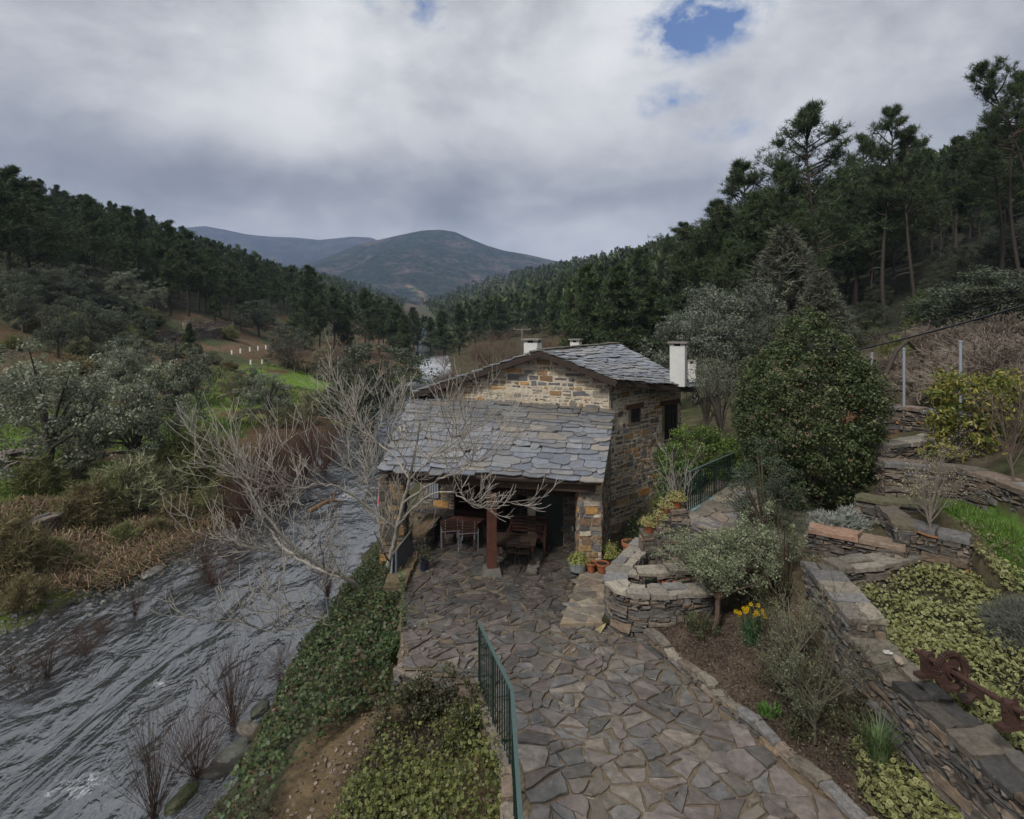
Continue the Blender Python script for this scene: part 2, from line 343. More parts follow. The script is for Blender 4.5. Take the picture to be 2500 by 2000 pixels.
def G(X, Y):
    X = np.asarray(X, float); Y = np.asarray(Y, float)
    xr = np.interp(Y, *RXR); xl = np.interp(Y, *RXL); wv = .45 * fbm(Y * .55, Y * 0 + 3, 3, 61) + .15 * fbm(X * 1.5, Y * 1.5, 2, 62); dl = xl - X + wv; dr = X - xr + wv
    zl = np.interp(dl, [-1.5, 0, 1, 2.5, 6, 11, 16, 22, 33, 45, 70, 110, 160, 260, 500], [-.9, -.08, .35, .6, 1.1, 1.9, 3.2, 5, 8.5, 13, 23, 33, 42, 48, 50])
    near = np.interp(dr, [-1.5, 0, .7, 1.6, 2.6, 9, 11.5, 14.5, 16.5, 20, 26, 32, 42, 70, 110, 160, 260, 500], [-.9, -.08, .7, 1.5, 2.1, 2.35, 4.2, 5.0, 6.2, 7.4, 9.2, 10.5, 12.5, 22, 35, 46, 56, 60])
    far = np.interp(dr, [-1.5, 0, 1.5, 6, 14, 25, 40, 70, 110, 160, 260, 500], [-.9, -.08, .8, 1.5, 2.4, 4.5, 9, 20, 34, 46, 58, 62])
    t = smooth(24, 45, Y); zr = near * (1 - t) + far * t
    z = np.where(X > (xl + xr) / 2, zr, zl)
    z = z + np.clip(Y - 300, 0, 600) * 0.05
    out = np.maximum(dl, dr)
    a = smooth(0.3, 4, out)
    z = z + a * fbm(X * .22, Y * .22, 3, 5) * 0.28 + smooth(10, 40, out) * fbm(X * .035, Y * .035, 3, 8) * 3.0
    nearm = (Y < 26) & (X > -5.5) & (X < 12)
    if np.any(nearm):
        zz = z
        zz = np.where(in_poly(X, Y, SIDE), 4.2 + 0.06 * fbm(X, Y, 2, 3), zz)
        zz = np.where(in_poly(X, Y, MIDT), 4.15, zz)
        zz = np.where(in_poly(X, Y, VINCA), 3.75 + .18 * np.clip(X - 5.6, 0, 3) + .1 * fbm(X, Y, 2, 4), zz)
        zz = np.where(in_poly(X, Y, GRASS), 5.0 - .33 * np.clip(11.0 - Y, 0, 2.5) + .05 * fbm(X * .7, Y * .7, 2, 2), zz)
        zz = np.where(in_poly(X, Y, BED), 2.72 + .26 * np.clip(X - (2.7 + (11.7 - Y) * .385), 0, 2.2) + .06 * fbm(X * 1.5, Y * 1.5, 3, 6), zz)
        zz = np.where(in_poly(X, Y, PLANT), 3.05, zz)
        zz = np.where(in_poly(X, Y, LOWL), 1.75 + .25 * smooth(8, 12, Y) + .35 * smooth(-1.6, -.2, X) + .07 * fbm(X * 1.2, Y * 1.2, 3, 6), zz)
        zz = np.where(in_poly(X, Y, GULLY), 2.25, zz)
        zz = np.where(in_poly(X, Y, PAVE), pave_z(Y) - 0.06, zz)
        z = np.where(nearm, zz, z)
    return z
def g(x, y): return float(G(np.array([x]), np.array([y]))[0])
_Ys = np.exp(np.linspace(np.log(5), np.log(700), 1600))
def hit(px, py):
    """where the sight line through a place in the photograph meets the land"""
    s = (px - 1250) / F; z = CZ - (py - HZ) / F * _Ys
    d = z - np.maximum(G(s * _Ys, _Ys), 0.0)
    k = np.argmax(d < 0) if np.any(d < 0) else len(_Ys) - 1
    return (s * _Ys[k], _Ys[k], max(float(G(np.array([s * _Ys[k]]), np.array([_Ys[k]]))[0]), 0.0))

GRASS_IN = [(x + (.35 if x < 9 else 0), y) for x, y in GRASS]
def ground_tint(X, Y, Z):
    n1 = fbm(X * .35, Y * .35, 4, 21); n2 = fbm(X * 1.3, Y * 1.3, 4, 31); n3 = fbm(X * .09, Y * .09, 3, 41)
    xr = np.interp(Y, *RXR); xl = np.interp(Y, *RXL); dl = xl - X; dr = X - xr
    C = np.zeros(X.shape + (3,)); C[:] = (.062, .056, .032)
    def put(m, c):
        m = np.clip(m, 0, 1)[..., None]; C[:] = C * (1 - m) + np.asarray(c) * m
    put(smooth(-.2, .4, n1), (.055, .06, .028))
    left = smooth(0, 1, dl)
    put(left * smooth(-.35, .1, n2 + .3), (.095, .064, .037))                          # bracken litter
    put(left * smooth(4.5, 7.5, dl) * (1 - smooth(14, 19, dl)) * smooth(-.45, -.05, n1) * (Y < 75), (.10, .165, .03))      # meadow
    put(left * smooth(18, 22, dl) * (1 - smooth(28, 34, dl)) * smooth(50, 60, Y) * (1 - smooth(85, 95, Y)), (.13, .088, .056))   # bare cleared soil
    put(left * smooth(15, 18, dl) * smooth(-.1, .3, n1 + .25 * n2), (.06, .068, .036))
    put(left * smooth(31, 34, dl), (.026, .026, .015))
    put((np.abs(dl) < 1.4) * smooth(-.3, .2, n2), (.075, .072, .06))                      # gravel at the edge
    put((1 - smooth(.2, 1.0, np.abs(dl - .9))) * smooth(0, .3, n1), (.085, .12, .025))
    put(smooth(0, .5, dr) * (1 - smooth(3, 4, dr)) * (Y < 26), (.05, .05, .03))
    put((X > 10.2) * (Y < 34) * (Y > 4), (.085, .07, .05))
    put((X > 10.2) * (Y < 34) * (Y > 4) * smooth(-.1, .3, n2), (.055, .058, .03))
    put((X > 10.2) * (Y < 40) * smooth(.25, .5, n1), (.12, .06, .036))                 # red earth cut
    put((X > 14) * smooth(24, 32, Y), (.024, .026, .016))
    nm = (Y < 26)
    for poly, c in ((SIDE, (.11, .10, .075)), (MIDT, (.07, .055, .036)), (VINCA, (.035, .035, .02)), (GRASS, (.07, .06, .035)), (GRASS_IN, (.085, .17, .025)), (BED, (.055, .042, .03)), (PLANT, (.06, .05, .035)),
                    (LOWL, (.105, .078, .045)), (GULLY, (.07, .06, .04)), (PAVE, (.20, .165, .12))):
        put((nm & in_poly(X, Y, poly)) * (1.0 if poly is not GRASS_IN else (np.abs(Z - 5.0 + .33 * np.clip(11.0 - Y, 0, 2.5)) < .1) * 1.0), c)
    put(((nm & in_poly(X, Y, BED)) * smooth(.0, .3, n2)), (.075, .055, .04))
    put(((nm & in_poly(X, Y, PAVE)) * smooth(.05, .4, n2)), (.12, .10, .07))
    return C

def build_ground():
    rows = np.concatenate([np.linspace(-10, 4, 8)[:-1], np.exp(np.linspace(np.log(4), np.log(1300), 370))])
    nc = 280
    t = np.linspace(-1, 1, nc); t = np.sign(t) * np.abs(t) ** 1.0
    half = np.maximum(1.25 * rows, 14)
    X = half[:, None] * t[None]; Y = np.repeat(rows[:, None], nc, 1)
    Z = G(X, Y)
    m = MB(); k = len(rows)
    i = np.arange(k - 1)[:, None] * nc; j = np.arange(nc - 1)[None]
    f = np.stack([i + j, i + j + 1, i + nc + j + 1, i + nc + j], -1).reshape(-1, 4)
    m.add(np.stack([X, Y, Z], -1), f, ground_tint(X, Y, Z).reshape(-1, 3))
    o = m.build('ground', MAT['ground'], smooth=True); props(o, 'brown and green valley ground with bracken and mossy soil', kind='structure')
build_ground()

def water_material():
    m = bpy.data.materials.new('river_water'); m.use_nodes = True; nt = m.node_tree; b = nt.nodes['Principled BSDF']
    geo = N(nt, 'ShaderNodeNewGeometry')
    def nz(scale, sc, det, dist=0.0):
        mp = N(nt, 'ShaderNodeMapping'); mp.inputs['Scale'].default_value = sc; mp.inputs['Rotation'].default_value = (0, 0, radians(12)); L(nt, geo.outputs['Position'], mp.inputs[0])
        n = N(nt, 'ShaderNodeTexNoise'); n.inputs['Scale'].default_value = scale; n.inputs['Detail'].default_value = det; n.inputs['Roughness'].default_value = 0.55; n.inputs['Distortion'].default_value = dist
        L(nt, mp.outputs[0], n.inputs[0]); return n.outputs[0]
    a = nz(1.7, (1.0, .62, 1), 3.5, 0.9); c = nz(7.0, (1.0, .7, 1), 2, 0.4); e = nz(.55, (1.0, .3, 1), 3, .8)
    h = M_(nt, 'MULTIPLY', M_(nt, 'ADD', M_(nt, 'MULTIPLY', a, 1.0), M_(nt, 'MULTIPLY', c, 0.16)), RAMP(nt, e, [(.35, .3), (.65, 1.45)]))
    bp = N(nt, 'ShaderNodeBump'); bp.inputs['Strength'].default_value = 1.0
    sp_ = N(nt, 'ShaderNodeSeparateXYZ'); L(nt, geo.outputs['Position'], sp_.inputs[0]); q_ = M_(nt, 'DIVIDE', sp_.outputs[1], 45.0); L(nt, M_(nt, 'DIVIDE', .165, M_(nt, 'ADD', 1.0, M_(nt, 'MULTIPLY', q_, q_))), bp.inputs['Distance'])   # the reach beyond the bend runs smoother
    L(nt, h, bp.inputs['Height']); L(nt, bp.outputs[0], b.inputs['Normal'])
    b.inputs['Roughness'].default_value = 0.10; b.inputs['IOR'].default_value = 1.95; b.inputs['Specular IOR Level'].default_value = 1.0
    # broken white water: round the submerged stones and on the shallow riffles
    sep = N(nt, 'ShaderNodeSeparateXYZ'); L(nt, geo.outputs['Position'], sep.inputs[0])
    foam = None
    for (x, y, rx, ry) in ((-8.3, 11.0, .75, .45), (-6.4, 13.3, .35, .3), (-6.1, 11.6, .4, .3), (-8.4, 29.5, 1.0, 2.2), (-8.7, 14.1, .35, .2), (-15, 115, 6, 45)):
        u = M_(nt, 'DIVIDE', M_(nt, 'SUBTRACT', sep.outputs[0], x), rx); v = M_(nt, 'DIVIDE', M_(nt, 'SUBTRACT', sep.outputs[1], y), ry)
        gss = M_(nt, 'EXPONENT', M_(nt, 'MULTIPLY', M_(nt, 'ADD', M_(nt, 'MULTIPLY', u, u), M_(nt, 'MULTIPLY', v, v)), -1.0))
        if y > 100: gss = M_(nt, 'MULTIPLY', gss, 1.9)
        foam = gss if foam is None else M_(nt, 'MAXIMUM', foam, gss)
    fn = nz(9.0, (1, .7, 1), 7, 1.2)
    fm = RAMP(nt, M_(nt, 'ADD', M_(nt, 'MULTIPLY', foam, .32), M_(nt, 'MULTIPLY', fn, .8)), [(0.66, 0.0), (0.82, 0.55)])
    col = MIX(nt, fm, (.030, .034, .036), (.7, .72, .75)); L(nt, col, b.inputs['Base Color'])
    L(nt, M_(nt, 'ADD', M_(nt, 'MULTIPLY', fm, .5), .05), b.inputs['Roughness'])
    return m
def build_river():
    m = MB(); ys = np.concatenate([np.arange(4, 36, .13), np.exp(np.linspace(np.log(36), np.log(480), 90))]); nc = 120
    xr = np.interp(ys, *RXR) + 1.2; xl = np.interp(ys, *RXL) - 1.4
    t = np.linspace(0, 1, nc)[None]; X = xl[:, None] * (1 - t) + xr[:, None] * t; Y = np.repeat(ys[:, None], nc, 1)
    Z = 0.05 * fbm(X * 1.1, Y * .8, 3, 77) + 0.022 * fbm(X * 3.2, Y * 2.6, 2, 78) + .05 * fbm(X * .5, Y * .22, 2, 79)
    Z += np.clip(Y - 300, 0, 600) * .05
    k = len(ys); i = np.arange(k - 1)[:, None] * nc; j = np.arange(nc - 1)[None]
    m.add(np.stack([X, Y, Z], -1), np.stack([i + j, i + j + 1, i + nc + j + 1, i + nc + j], -1).reshape(-1, 4), (0, 0, 0))
    props(m.build('river', water_material(), smooth=True), 'rippled grey river flowing past the stone house', kind='structure')
build_river()

# ------------------------------------------------------------------ far hills and mountains
def mountain_material(name, base, rock, dark):
    m = bpy.data.materials.new(name); m.use_nodes = True; nt = m.node_tree; b = nt.nodes['Principled BSDF']
    geo = N(nt, 'ShaderNodeNewGeometry'); b.inputs['Roughness'].default_value = 1.0; b.inputs['Specular IOR Level'].default_value = 0.0
    def nz(scale, det, loc=(0, 0, 0), rough=.6):
        mp = N(nt, 'ShaderNodeMapping'); mp.inputs['Location'].default_value = loc; L(nt, geo.outputs['Position'], mp.inputs[0])
        n = N(nt, 'ShaderNodeTexNoise'); n.inputs['Scale'].default_value = scale; n.inputs['Detail'].default_value = det; n.inputs['Roughness'].default_value = rough
        L(nt, mp.outputs[0], n.inputs[0]); return n.outputs[0]
    col = MIX(nt, RAMP(nt, nz(.006, 8, rough=.65), [(.48, 0.0), (.62, .85)]), base, rock)
    col = MIX(nt, RAMP(nt, nz(.05, 8, (40, 3, 9), .75), [(.42, .85), (.55, 0.0)]), col, dark)
    col = MIX(nt, RAMP(nt, nz(.02, 9, (4, 31, 9), .75), [(.55, 0.0), (.66, .6)]), col, rock)
    at = N(nt, 'ShaderNodeAttribute', attribute_name='tint'); col = MIX(nt, 1.0, col, at.outputs[0], 'MULTIPLY')
    L(nt, col, b.inputs['Base Color'])
    bp = N(nt, 'ShaderNodeBump'); bp.inputs['Strength'].default_value = 1.0; bp.inputs['Distance'].default_value = 30.0
    L(nt, nz(.03, 9, rough=.7), bp.inputs['Height']); L(nt, bp.outputs[0], b.inputs['Normal'])
    return m
def mountain(name, label, Y0, sky, depth, mat, foot=0.0, seed=0, rough=.16, track=None):
    px = np.linspace(sky[0][0], sky[-1][0], 220); py = np.interp(px, [a for a, b in sky], [b for a, b in sky])
    H = (HZ - py) / F * Y0 + CZ - foot
    ts = np.concatenate([np.linspace(0, 1, 80), np.linspace(1, 1.5, 10)[1:]])
    X0 = (px - 1250) / F * Y0
    X = np.repeat(X0[None], len(ts), 0); Y = Y0 - depth + depth * ts[:, None] + 0 * X
    rid = (1 - np.abs(fbm(X / (depth * .30), Y / (depth * .55), 5, seed))) - .75
    spur = (1 - np.abs(fbm(X / (depth * .11), Y / (depth * .2), 4, seed + 9))) - .75
    t = ts[:, None]; prof = np.where(t < 1, np.clip(t, 0, 1) ** 1.15, 1 - (t - 1) * 1.2)
    Z = foot + H[None] * prof + H[None] * (rough * rid + rough * .45 * spur) * np.sin(np.clip(t, 0, 1) * pi) ** .8
    tint = np.ones(X.shape + (3,)) * (1 + .15 * fbm(X / 90, Y / 90, 3, seed + 3))[..., None]
    if track:
        for (x1, y1, x2, y2, w) in track:    # pale tracks and cleared strips, placed on the slope
            PX = 1250 + F * X / Y; PYy = HZ - F * (Z - CZ) / Y
            dx, dy = x2 - x1, y2 - y1; tt = np.clip(((PX - x1) * dx + (PYy - y1) * dy) / (dx * dx + dy * dy), 0, 1)
            d = np.hypot(PX - x1 - tt * dx, PYy - y1 - tt * dy)
            k = (1 - smooth(w * .5, w * 1.3, d))[..., None]; tint = tint * (1 - k) + np.array([5.5, 3.6, 3.0]) * k
    nc = X.shape[1]; i = np.arange(len(ts) - 1)[:, None] * nc; j = np.arange(nc - 1)[None]
    m = MB(); m.add(np.stack([X, Y, Z], -1), np.stack([i + j, i + j + 1, i + nc + j + 1, i + nc + j], -1).reshape(-1, 4), tint.reshape(-1, 3))
    o = m.build(name, mat, smooth=True); props(o, label, kind='structure')
    return px, Y0, H + foot
def build_mountains():
    mm = mountain_material('mountain_scrub', (.034, .056, .034), (.17, .135, .12), (.005, .012, .010))
    mb = mountain_material('mountain_heath', (.036, .044, .046), (.12, .105, .10), (.008, .014, .016))
    mountain('mountain', 'bare grey blue mountain ridge with cloud on its crest', 3600,
             [(60, 575), (200, 560), (330, 549), (390, 550), (440, 557), (500, 552), (545, 560), (600, 572), (660, 578), (720, 580), (780, 586), (860, 578), (905, 580), (935, 592), (1000, 622), (1100, 660)], 1500, mb, seed=3)
    c = mountain('mountain', 'central round green mountain with rocky right flank', 2300,
             [(520, 720), (640, 690), (720, 655), (800, 628), (870, 598), (940, 582), (1000, 569), (1030, 563), (1075, 561), (1110, 566), (1150, 584), (1190, 600), (1230, 612), (1290, 622), (1350, 636), (1420, 648), (1500, 675), (1620, 710)], 1050, mm, seed=14,
             track=[(1000, 700, 1045, 732, 6)])
    mountain('hill', 'low wooded foothill in front of the central mountain', 1150,
             [(250, 560), (450, 610), (600, 650), (700, 666), (800, 690), (900, 705), (980, 725), (1060, 745), (1180, 750), (1300, 740)], 420, mm, seed=25, rough=.1, track=[(690, 668, 730, 672, 7)])
build_mountains()
# ------------------------------------------------------------------ stone work tools
def pick(pal):
    c = np.array(R.choice(pal)); return c * R.uniform(.72, 1.3)
HOUSE_PAL = [(.17, .125, .075), (.20, .13, .065), (.24, .135, .05), (.13, .115, .095), (.10, .10, .10), (.15, .14, .12), (.09, .085, .085), (.22, .19, .14), (.17, .105, .06), (.075, .075, .08), (.27, .24, .19), (.13, .09, .06)]
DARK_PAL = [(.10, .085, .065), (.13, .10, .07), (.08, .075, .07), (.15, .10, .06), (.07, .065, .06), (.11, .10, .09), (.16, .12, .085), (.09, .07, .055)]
CAP_PAL = [(.17, .15, .12), (.20, .175, .14), (.14, .125, .105), (.18, .14, .11), (.15, .145, .14)]
FLAG_PAL = [(.135, .112, .105), (.15, .12, .115), (.122, .112, .110), (.12, .118, .12), (.155, .122, .112), (.15, .132, .115), (.108, .098, .098), (.138, .108, .102), (.165, .138, .11), (.102, .102, .106)]
SLATE_PAL = [(.115, .125, .15), (.135, .145, .165), (.10, .11, .135), (.16, .165, .18), (.125, .13, .145), (.13, .132, .14), (.145, .145, .15), (.165, .152, .14), (.115, .12, .13), (.15, .152, .158), (.13, .14, .165), (.12, .13, .15), (.14, .15, .17)]

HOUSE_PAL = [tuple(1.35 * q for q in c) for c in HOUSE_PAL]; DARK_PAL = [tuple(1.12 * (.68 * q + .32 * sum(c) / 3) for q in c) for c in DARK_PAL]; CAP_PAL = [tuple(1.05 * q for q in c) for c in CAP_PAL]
FLAG_PAL = [(.77 * (.66 * c[0] + .34 * sum(c) / 3), .75 * (.66 * c[1] + .34 * sum(c) / 3), .70 * (.66 * c[2] + .34 * sum(c) / 3)) for c in FLAG_PAL]; SLATE_PAL = [(c[0] * 1.24, c[1] * 1.23, c[2] * 1.19) for c in SLATE_PAL]
def stone_geo(poly, surf, h0, h1, bev, jit, col):
    """poly: outline in (u,v); surf(u,v,h)->xyz. A block with bevelled, uneven face"""
    n = len(poly); cx = sum(p[0] for p in poly) / n; cy = sum(p[1] for p in poly) / n
    rad = sum(sqrt((p[0] - cx) ** 2 + (p[1] - cy) ** 2) for p in poly) / n
    k = 1 - min(.45, bev / max(rad, 1e-4))
    tilt = (R.uniform(-jit, jit) / max(rad, .02), R.uniform(-jit, jit) / max(rad, .02))
    V = [surf(u, v, h0) for u, v in poly]
    V += [surf(u, v, h1 - bev * .8) for u, v in poly]
    for u, v in poly:
        uu, vv = cx + (u - cx) * k, cy + (v - cy) * k
        V.append(surf(uu, vv, h1 + (uu - cx) * tilt[0] + (vv - cy) * tilt[1] + R.uniform(-jit, jit) * .35))
    V.append(surf(cx, cy, h1 + R.uniform(-jit, jit) * .6))
    Fc = [(i, (i + 1) % n, n + (i + 1) % n, n + i) for i in range(n)] + [(n + i, n + (i + 1) % n, 2 * n + (i + 1) % n, 2 * n + i) for i in range(n)]
    Fc += [(2 * n + i, 2 * n + (i + 1) % n, 3 * n) for i in range(n)]
    # outward orientation: polygon given counter-clockwise as seen from +h
    return np.array(V), Fc, np.asarray(col)
def rough_poly(poly, amt, sub=True):
    out = []
    n = len(poly)
    for i in range(n):
        a, b = poly[i], poly[(i + 1) % n]; l = sqrt((a[0] - b[0]) ** 2 + (a[1] - b[1]) ** 2)
        out.append((a[0] + R.uniform(-amt, amt) * .6, a[1] + R.uniform(-amt, amt) * .6))
        if sub and l > amt * 4:
            t = R.uniform(.35, .65); out.append((a[0] + (b[0] - a[0]) * t + R.uniform(-amt, amt), a[1] + (b[1] - a[1]) * t + R.uniform(-amt, amt)))
    return out
def rows_layout(u0, u1, v0f, v1f, hmin, hmax, amin, amax, gap):
    """coursed rubble: list of outlines in (u,v) between v0f(u) and v1f(u)"""
    res = []
    vmax = max(v1f(u0 + (u1 - u0) * t / 12) for t in range(13)); vmin = min(v0f(u0 + (u1 - u0) * t / 12) for t in range(13))
    v = vmin; ph = R.uniform(0, 9)
    wob = lambda u, k: .022 * sin(u * 2.1 + k * 1.7 + ph) + .015 * sin(u * 5.3 + k * 2.9)
    k = 0
    while v < vmax:
        h = R.uniform(hmin, hmax); u = u0 - R.uniform(0, hmax)
        while u < u1:
            w = h * R.uniform(amin, amax); a, b = max(u, u0), min(u + w, u1); u += w
            if b - a < .05: continue
            m = (a + b) / 2
            lo = max(v + wob(m, k), v0f(m)); hi = min(v + h + wob(m, k + 1), v1f(m))
            if hi - lo < .035: continue
            parts = [(lo, hi)]
            if h > (hmin + hmax) * .5 and R.random() < .35: t = lo + (hi - lo) * R.uniform(.35, .65); parts = [(lo, t), (t, hi)]
            for p, q in parts:
                gg = gap * R.uniform(.5, 1.3)
                s1 = (R.uniform(-.3, .3)) * min(.06, (b - a) * .3); s2 = R.uniform(-.3, .3) * min(.06, (b - a) * .3)
                res.append([(a + gg / 2 + s1 * .5, p + gg / 2), (b - gg / 2 + s2 * .5, p + gg / 2 + R.uniform(-.012, .012)), (b - gg / 2 - s2 * .5, q - gg / 2 + R.uniform(-.012, .012)), (a + gg / 2 - s1 * .5, q - gg / 2)])
        v += h; k += 1
    return res
def voronoi(poly, seeds, aniso=1.0, ang=0.0, inset=.02, nb=20, rmax=.55):
    """cells of the seeds inside a polygon, in a stretched metric, shrunk by the joint"""
    ca, sa = cos(ang), sin(ang)
    def fw(p): return ((p[0] * ca + p[1] * sa) / aniso, -p[0] * sa + p[1] * ca)
    def bw(q): x = q[0] * aniso; return (x * ca - q[1] * sa, x * sa + q[1] * ca)
    S = np.array([fw(p) for p in seeds]); cells = []
    for i, s in enumerate(S):
        d = ((S - s) ** 2).sum(1); nn = np.argsort(d)[1:nb + 1]; r = rmax
        c = [(s[0] - r, s[1] - r), (s[0] + r, s[1] - r), (s[0] + r, s[1] + r), (s[0] - r, s[1] + r)]
        def clip(c, nx, ny, dd):
            out = []
            for k in range(len(c)):
                a, b = c[k - 1], c[k]; fa = a[0] * nx + a[1] * ny - dd; fb = b[0] * nx + b[1] * ny - dd
                if (fa < 0) != (fb < 0): t = fa / (fa - fb); out.append((a[0] + (b[0] - a[0]) * t, a[1] + (b[1] - a[1]) * t))
                if fb < 0: out.append(b)
            return out
        for j in nn:
            q = S[j]; nx, ny = q[0] - s[0], q[1] - s[1]; l = sqrt(nx * nx + ny * ny)
            if l < 1e-6: continue
            nx /= l; ny /= l
            c = clip(c, nx, ny, (q[0] + s[0]) / 2 * nx + (q[1] + s[1]) / 2 * ny - inset / 2)
            if len(c) < 3: break
        if len(c) < 3: continue
        cells.append([bw(q) for q in c])
    return cells
def poly_area(p): return sum(p[i - 1][0] * p[i][1] - p[i][0] * p[i - 1][1] for i in range(len(p))) / 2
def emit(stones, mat, parent, name, limit=300, rest='stone_filling'):
    """the largest in view become parts, the rest one joined part"""
    st = sorted(stones, key=lambda s: -s[3])
    for V, Fc, c, a in st[:limit]:
        m = MB(); m.add(V, Fc, c); m.build(name, mat, parent)
    if len(st) > limit:
        m = MB()
        for V, Fc, c, a in st[limit:]: m.add(V, Fc, c)
        o = m.build(rest, mat, parent); o['kind'] = 'stuff'
def face_stones(stones, u0, u1, v0f, v1f, surf, pal, hmin=.09, hmax=.2, amin=1.1, amax=3.2, gap=.03, depth=.05, proud=.03, ok=None, jit=.012):
    for q in rows_layout(u0, u1, v0f, v1f, hmin, hmax, amin, amax, gap):
        m = ((q[0][0] + q[2][0]) / 2, (q[0][1] + q[2][1]) / 2)
        if ok and not all(ok(*p) for p in q): continue
        p = rough_poly(q, .02); h = proud * R.uniform(.3, 1.6)
        V, Fc, c = stone_geo(p, surf, -depth, h, min(.009, h * .8), jit, pick(pal))
        stones.append((V, Fc, c, area_px(V[len(p):2 * len(p)])))

class Path:
    """a polyline in plan with arc length"""
    def __init__(s, pts):
        s.P = np.array(pts, float); d = np.hypot(*np.diff(s.P, axis=0).T); s.L = np.concatenate([[0], np.cumsum(d)]); s.len = s.L[-1]
    def at(s, u):
        return np.interp(u, s.L, s.P[:, 0]), np.interp(u, s.L, s.P[:, 1])
    def nrm(s, u):
        a = s.at(max(0, u - .06)); b = s.at(min(s.len, u + .06)); dx, dy = b[0] - a[0], b[1] - a[1]; l = sqrt(dx * dx + dy * dy) or 1
        return dy / l, -dx / l          # to the right of the walking direction
def stone_wall(name, label, pts, zb, zt, thick, cat='wall', pal=DARK_PAL, sides=(1,), cap=True, hmin=.045, hmax=.14, cappal=CAP_PAL, caplen=(.3, .7), caph=.06, group=None, mat='stone', mort=(.075, .06, .045), gap=.022, capover=.05, ends=True, amax=4.6):
    """free wall along a path in plan; zb, zt numbers or functions of arc length; sides +1 right, -1 left of the path"""
    P = Path(pts); zb_ = zb if callable(zb) else (lambda u: zb); zt_ = zt if callable(zt) else (lambda u: zt)
    w = thing(name, label, cat, (pts[0][0], pts[0][1], zb_(0)), group=group)
    w['kind'] = 'thing'; O = np.array(w.location)
    n = max(4, int(P.len / .25)); us = np.linspace(0, P.len, n); m = MB(); V = []
    ct = caph if cap else 0.0
    for u in us:
        x, y = P.at(u); nx, ny = P.nrm(u); t = thick / 2 - .012
        for sx, z in ((1, zb_(u) - .25), (1, zt_(u) - ct), (-1, zt_(u) - ct), (-1, zb_(u) - .25)): V.append((x + nx * t * sx, y + ny * t * sx, z))
    V = np.array(V) - O; Fc = []
    for i in range(n - 1):
        a = i * 4; b = a + 4
        Fc += [(a, a + 1, b + 1, b), (a + 1, a + 2, b + 2, b + 1), (a + 2, a + 3, b + 3, b + 2)]
    Fc += [(3, 2, 1, 0), (4 * n - 4, 4 * n - 3, 4 * n - 2, 4 * n - 1)]
    m.add(V, Fc, mort); m.build('mortar_core', MAT['mortar'], w)
    st = []
    for s in sides:
        def surf(u, v, h, s=s):
            x, y = P.at(u); nx, ny = P.nrm(u); d = (thick / 2 - .01 + h) * s
            return (x + nx * d - O[0], y + ny * d - O[1], v - O[2])
        uu = (lambda q: q)
        tmp = []
        face_stones(tmp, 0, P.len, lambda u: zb_(u) - .05, lambda u: zt_(u) - ct, surf, pal, hmin, hmax, .8, amax, gap, proud=.04, jit=.03)
        if s < 0: tmp = [(V, [tuple(reversed(f)) for f in Fc], c, a) for V, Fc, c, a in tmp]
        st += [(V, Fc, c, area_px(V[: len(V)] [len(V) // 3: 2 * (len(V) // 3)] + O)) for V, Fc, c, a in tmp]
    if ends:
        for uend, sg in ((0, -1), (P.len, 1)):
            x, y = P.at(uend); nx, ny = P.nrm(uend); tx, ty = -ny * sg, nx * sg
            def surf(a, v, h, x=x, y=y, nx=nx, ny=ny, tx=tx, ty=ty, sg=sg):
                return (x + nx * a * -sg + tx * h - O[0], y + ny * a * -sg + ty * h - O[1], v - O[2])
            tmp = []
            face_stones(tmp, -thick / 2 + .01, thick / 2 - .01, lambda u: zb_(uend) - .05, lambda u: zt_(uend) - ct, surf, pal, hmin, hmax, 1.1, amax, gap, depth=.03)
            st += [(V, Fc, c, area_px(V + O)) for V, Fc, c, a in tmp]
    emit(st, MAT[mat], w, 'stone', 300)
    if cap:
        u = 0; caps = []
        while u < P.len - .05:
            l = min(R.uniform(*caplen), P.len - u); 
            if P.len - u - l < .12: l = P.len - u
            rowsn = [(-1, 1)] if thick < .4 or R.random() < .4 else [(-1, R.uniform(-.3, .3)), (None, 1)]
            prev = None
            for r0, r1 in rowsn:
                r0 = prev if r0 is None else r0; prev = r1
                tt = thick / 2 + capover
                q = [(u + .008, r0 * tt + (.012 if r0 > -1 else 0)), (u + l - .008, r0 * tt + (.012 if r0 > -1 else 0)), (u + l - .008, r1 * tt - (.012 if r1 < 1 else 0)), (u + .008, r1 * tt - (.012 if r1 < 1 else 0))]
                q = rough_poly(rough_poly(q, .03), .02); z0 = R.uniform(-.025, .02)
                def surf(a, b, h):
                    a_ = min(max(a, 0), P.len); x, y = P.at(a_); nx, ny = P.nrm(a_); ex = a - a_
                    return (x - nx * b - ny * ex - O[0], y - ny * b + nx * ex - O[1], zt_(a_) - ct + h + z0 - O[2])
                V, Fc, c = stone_geo(q, surf, -.03, ct * R.uniform(.6, 1.3), .008, .016, pick(cappal) * .84)
                caps.append((V, Fc, c, area_px(V + O)))
            u += l
        emit(caps, MAT['stone'], w, 'capstone', 300)
    return w

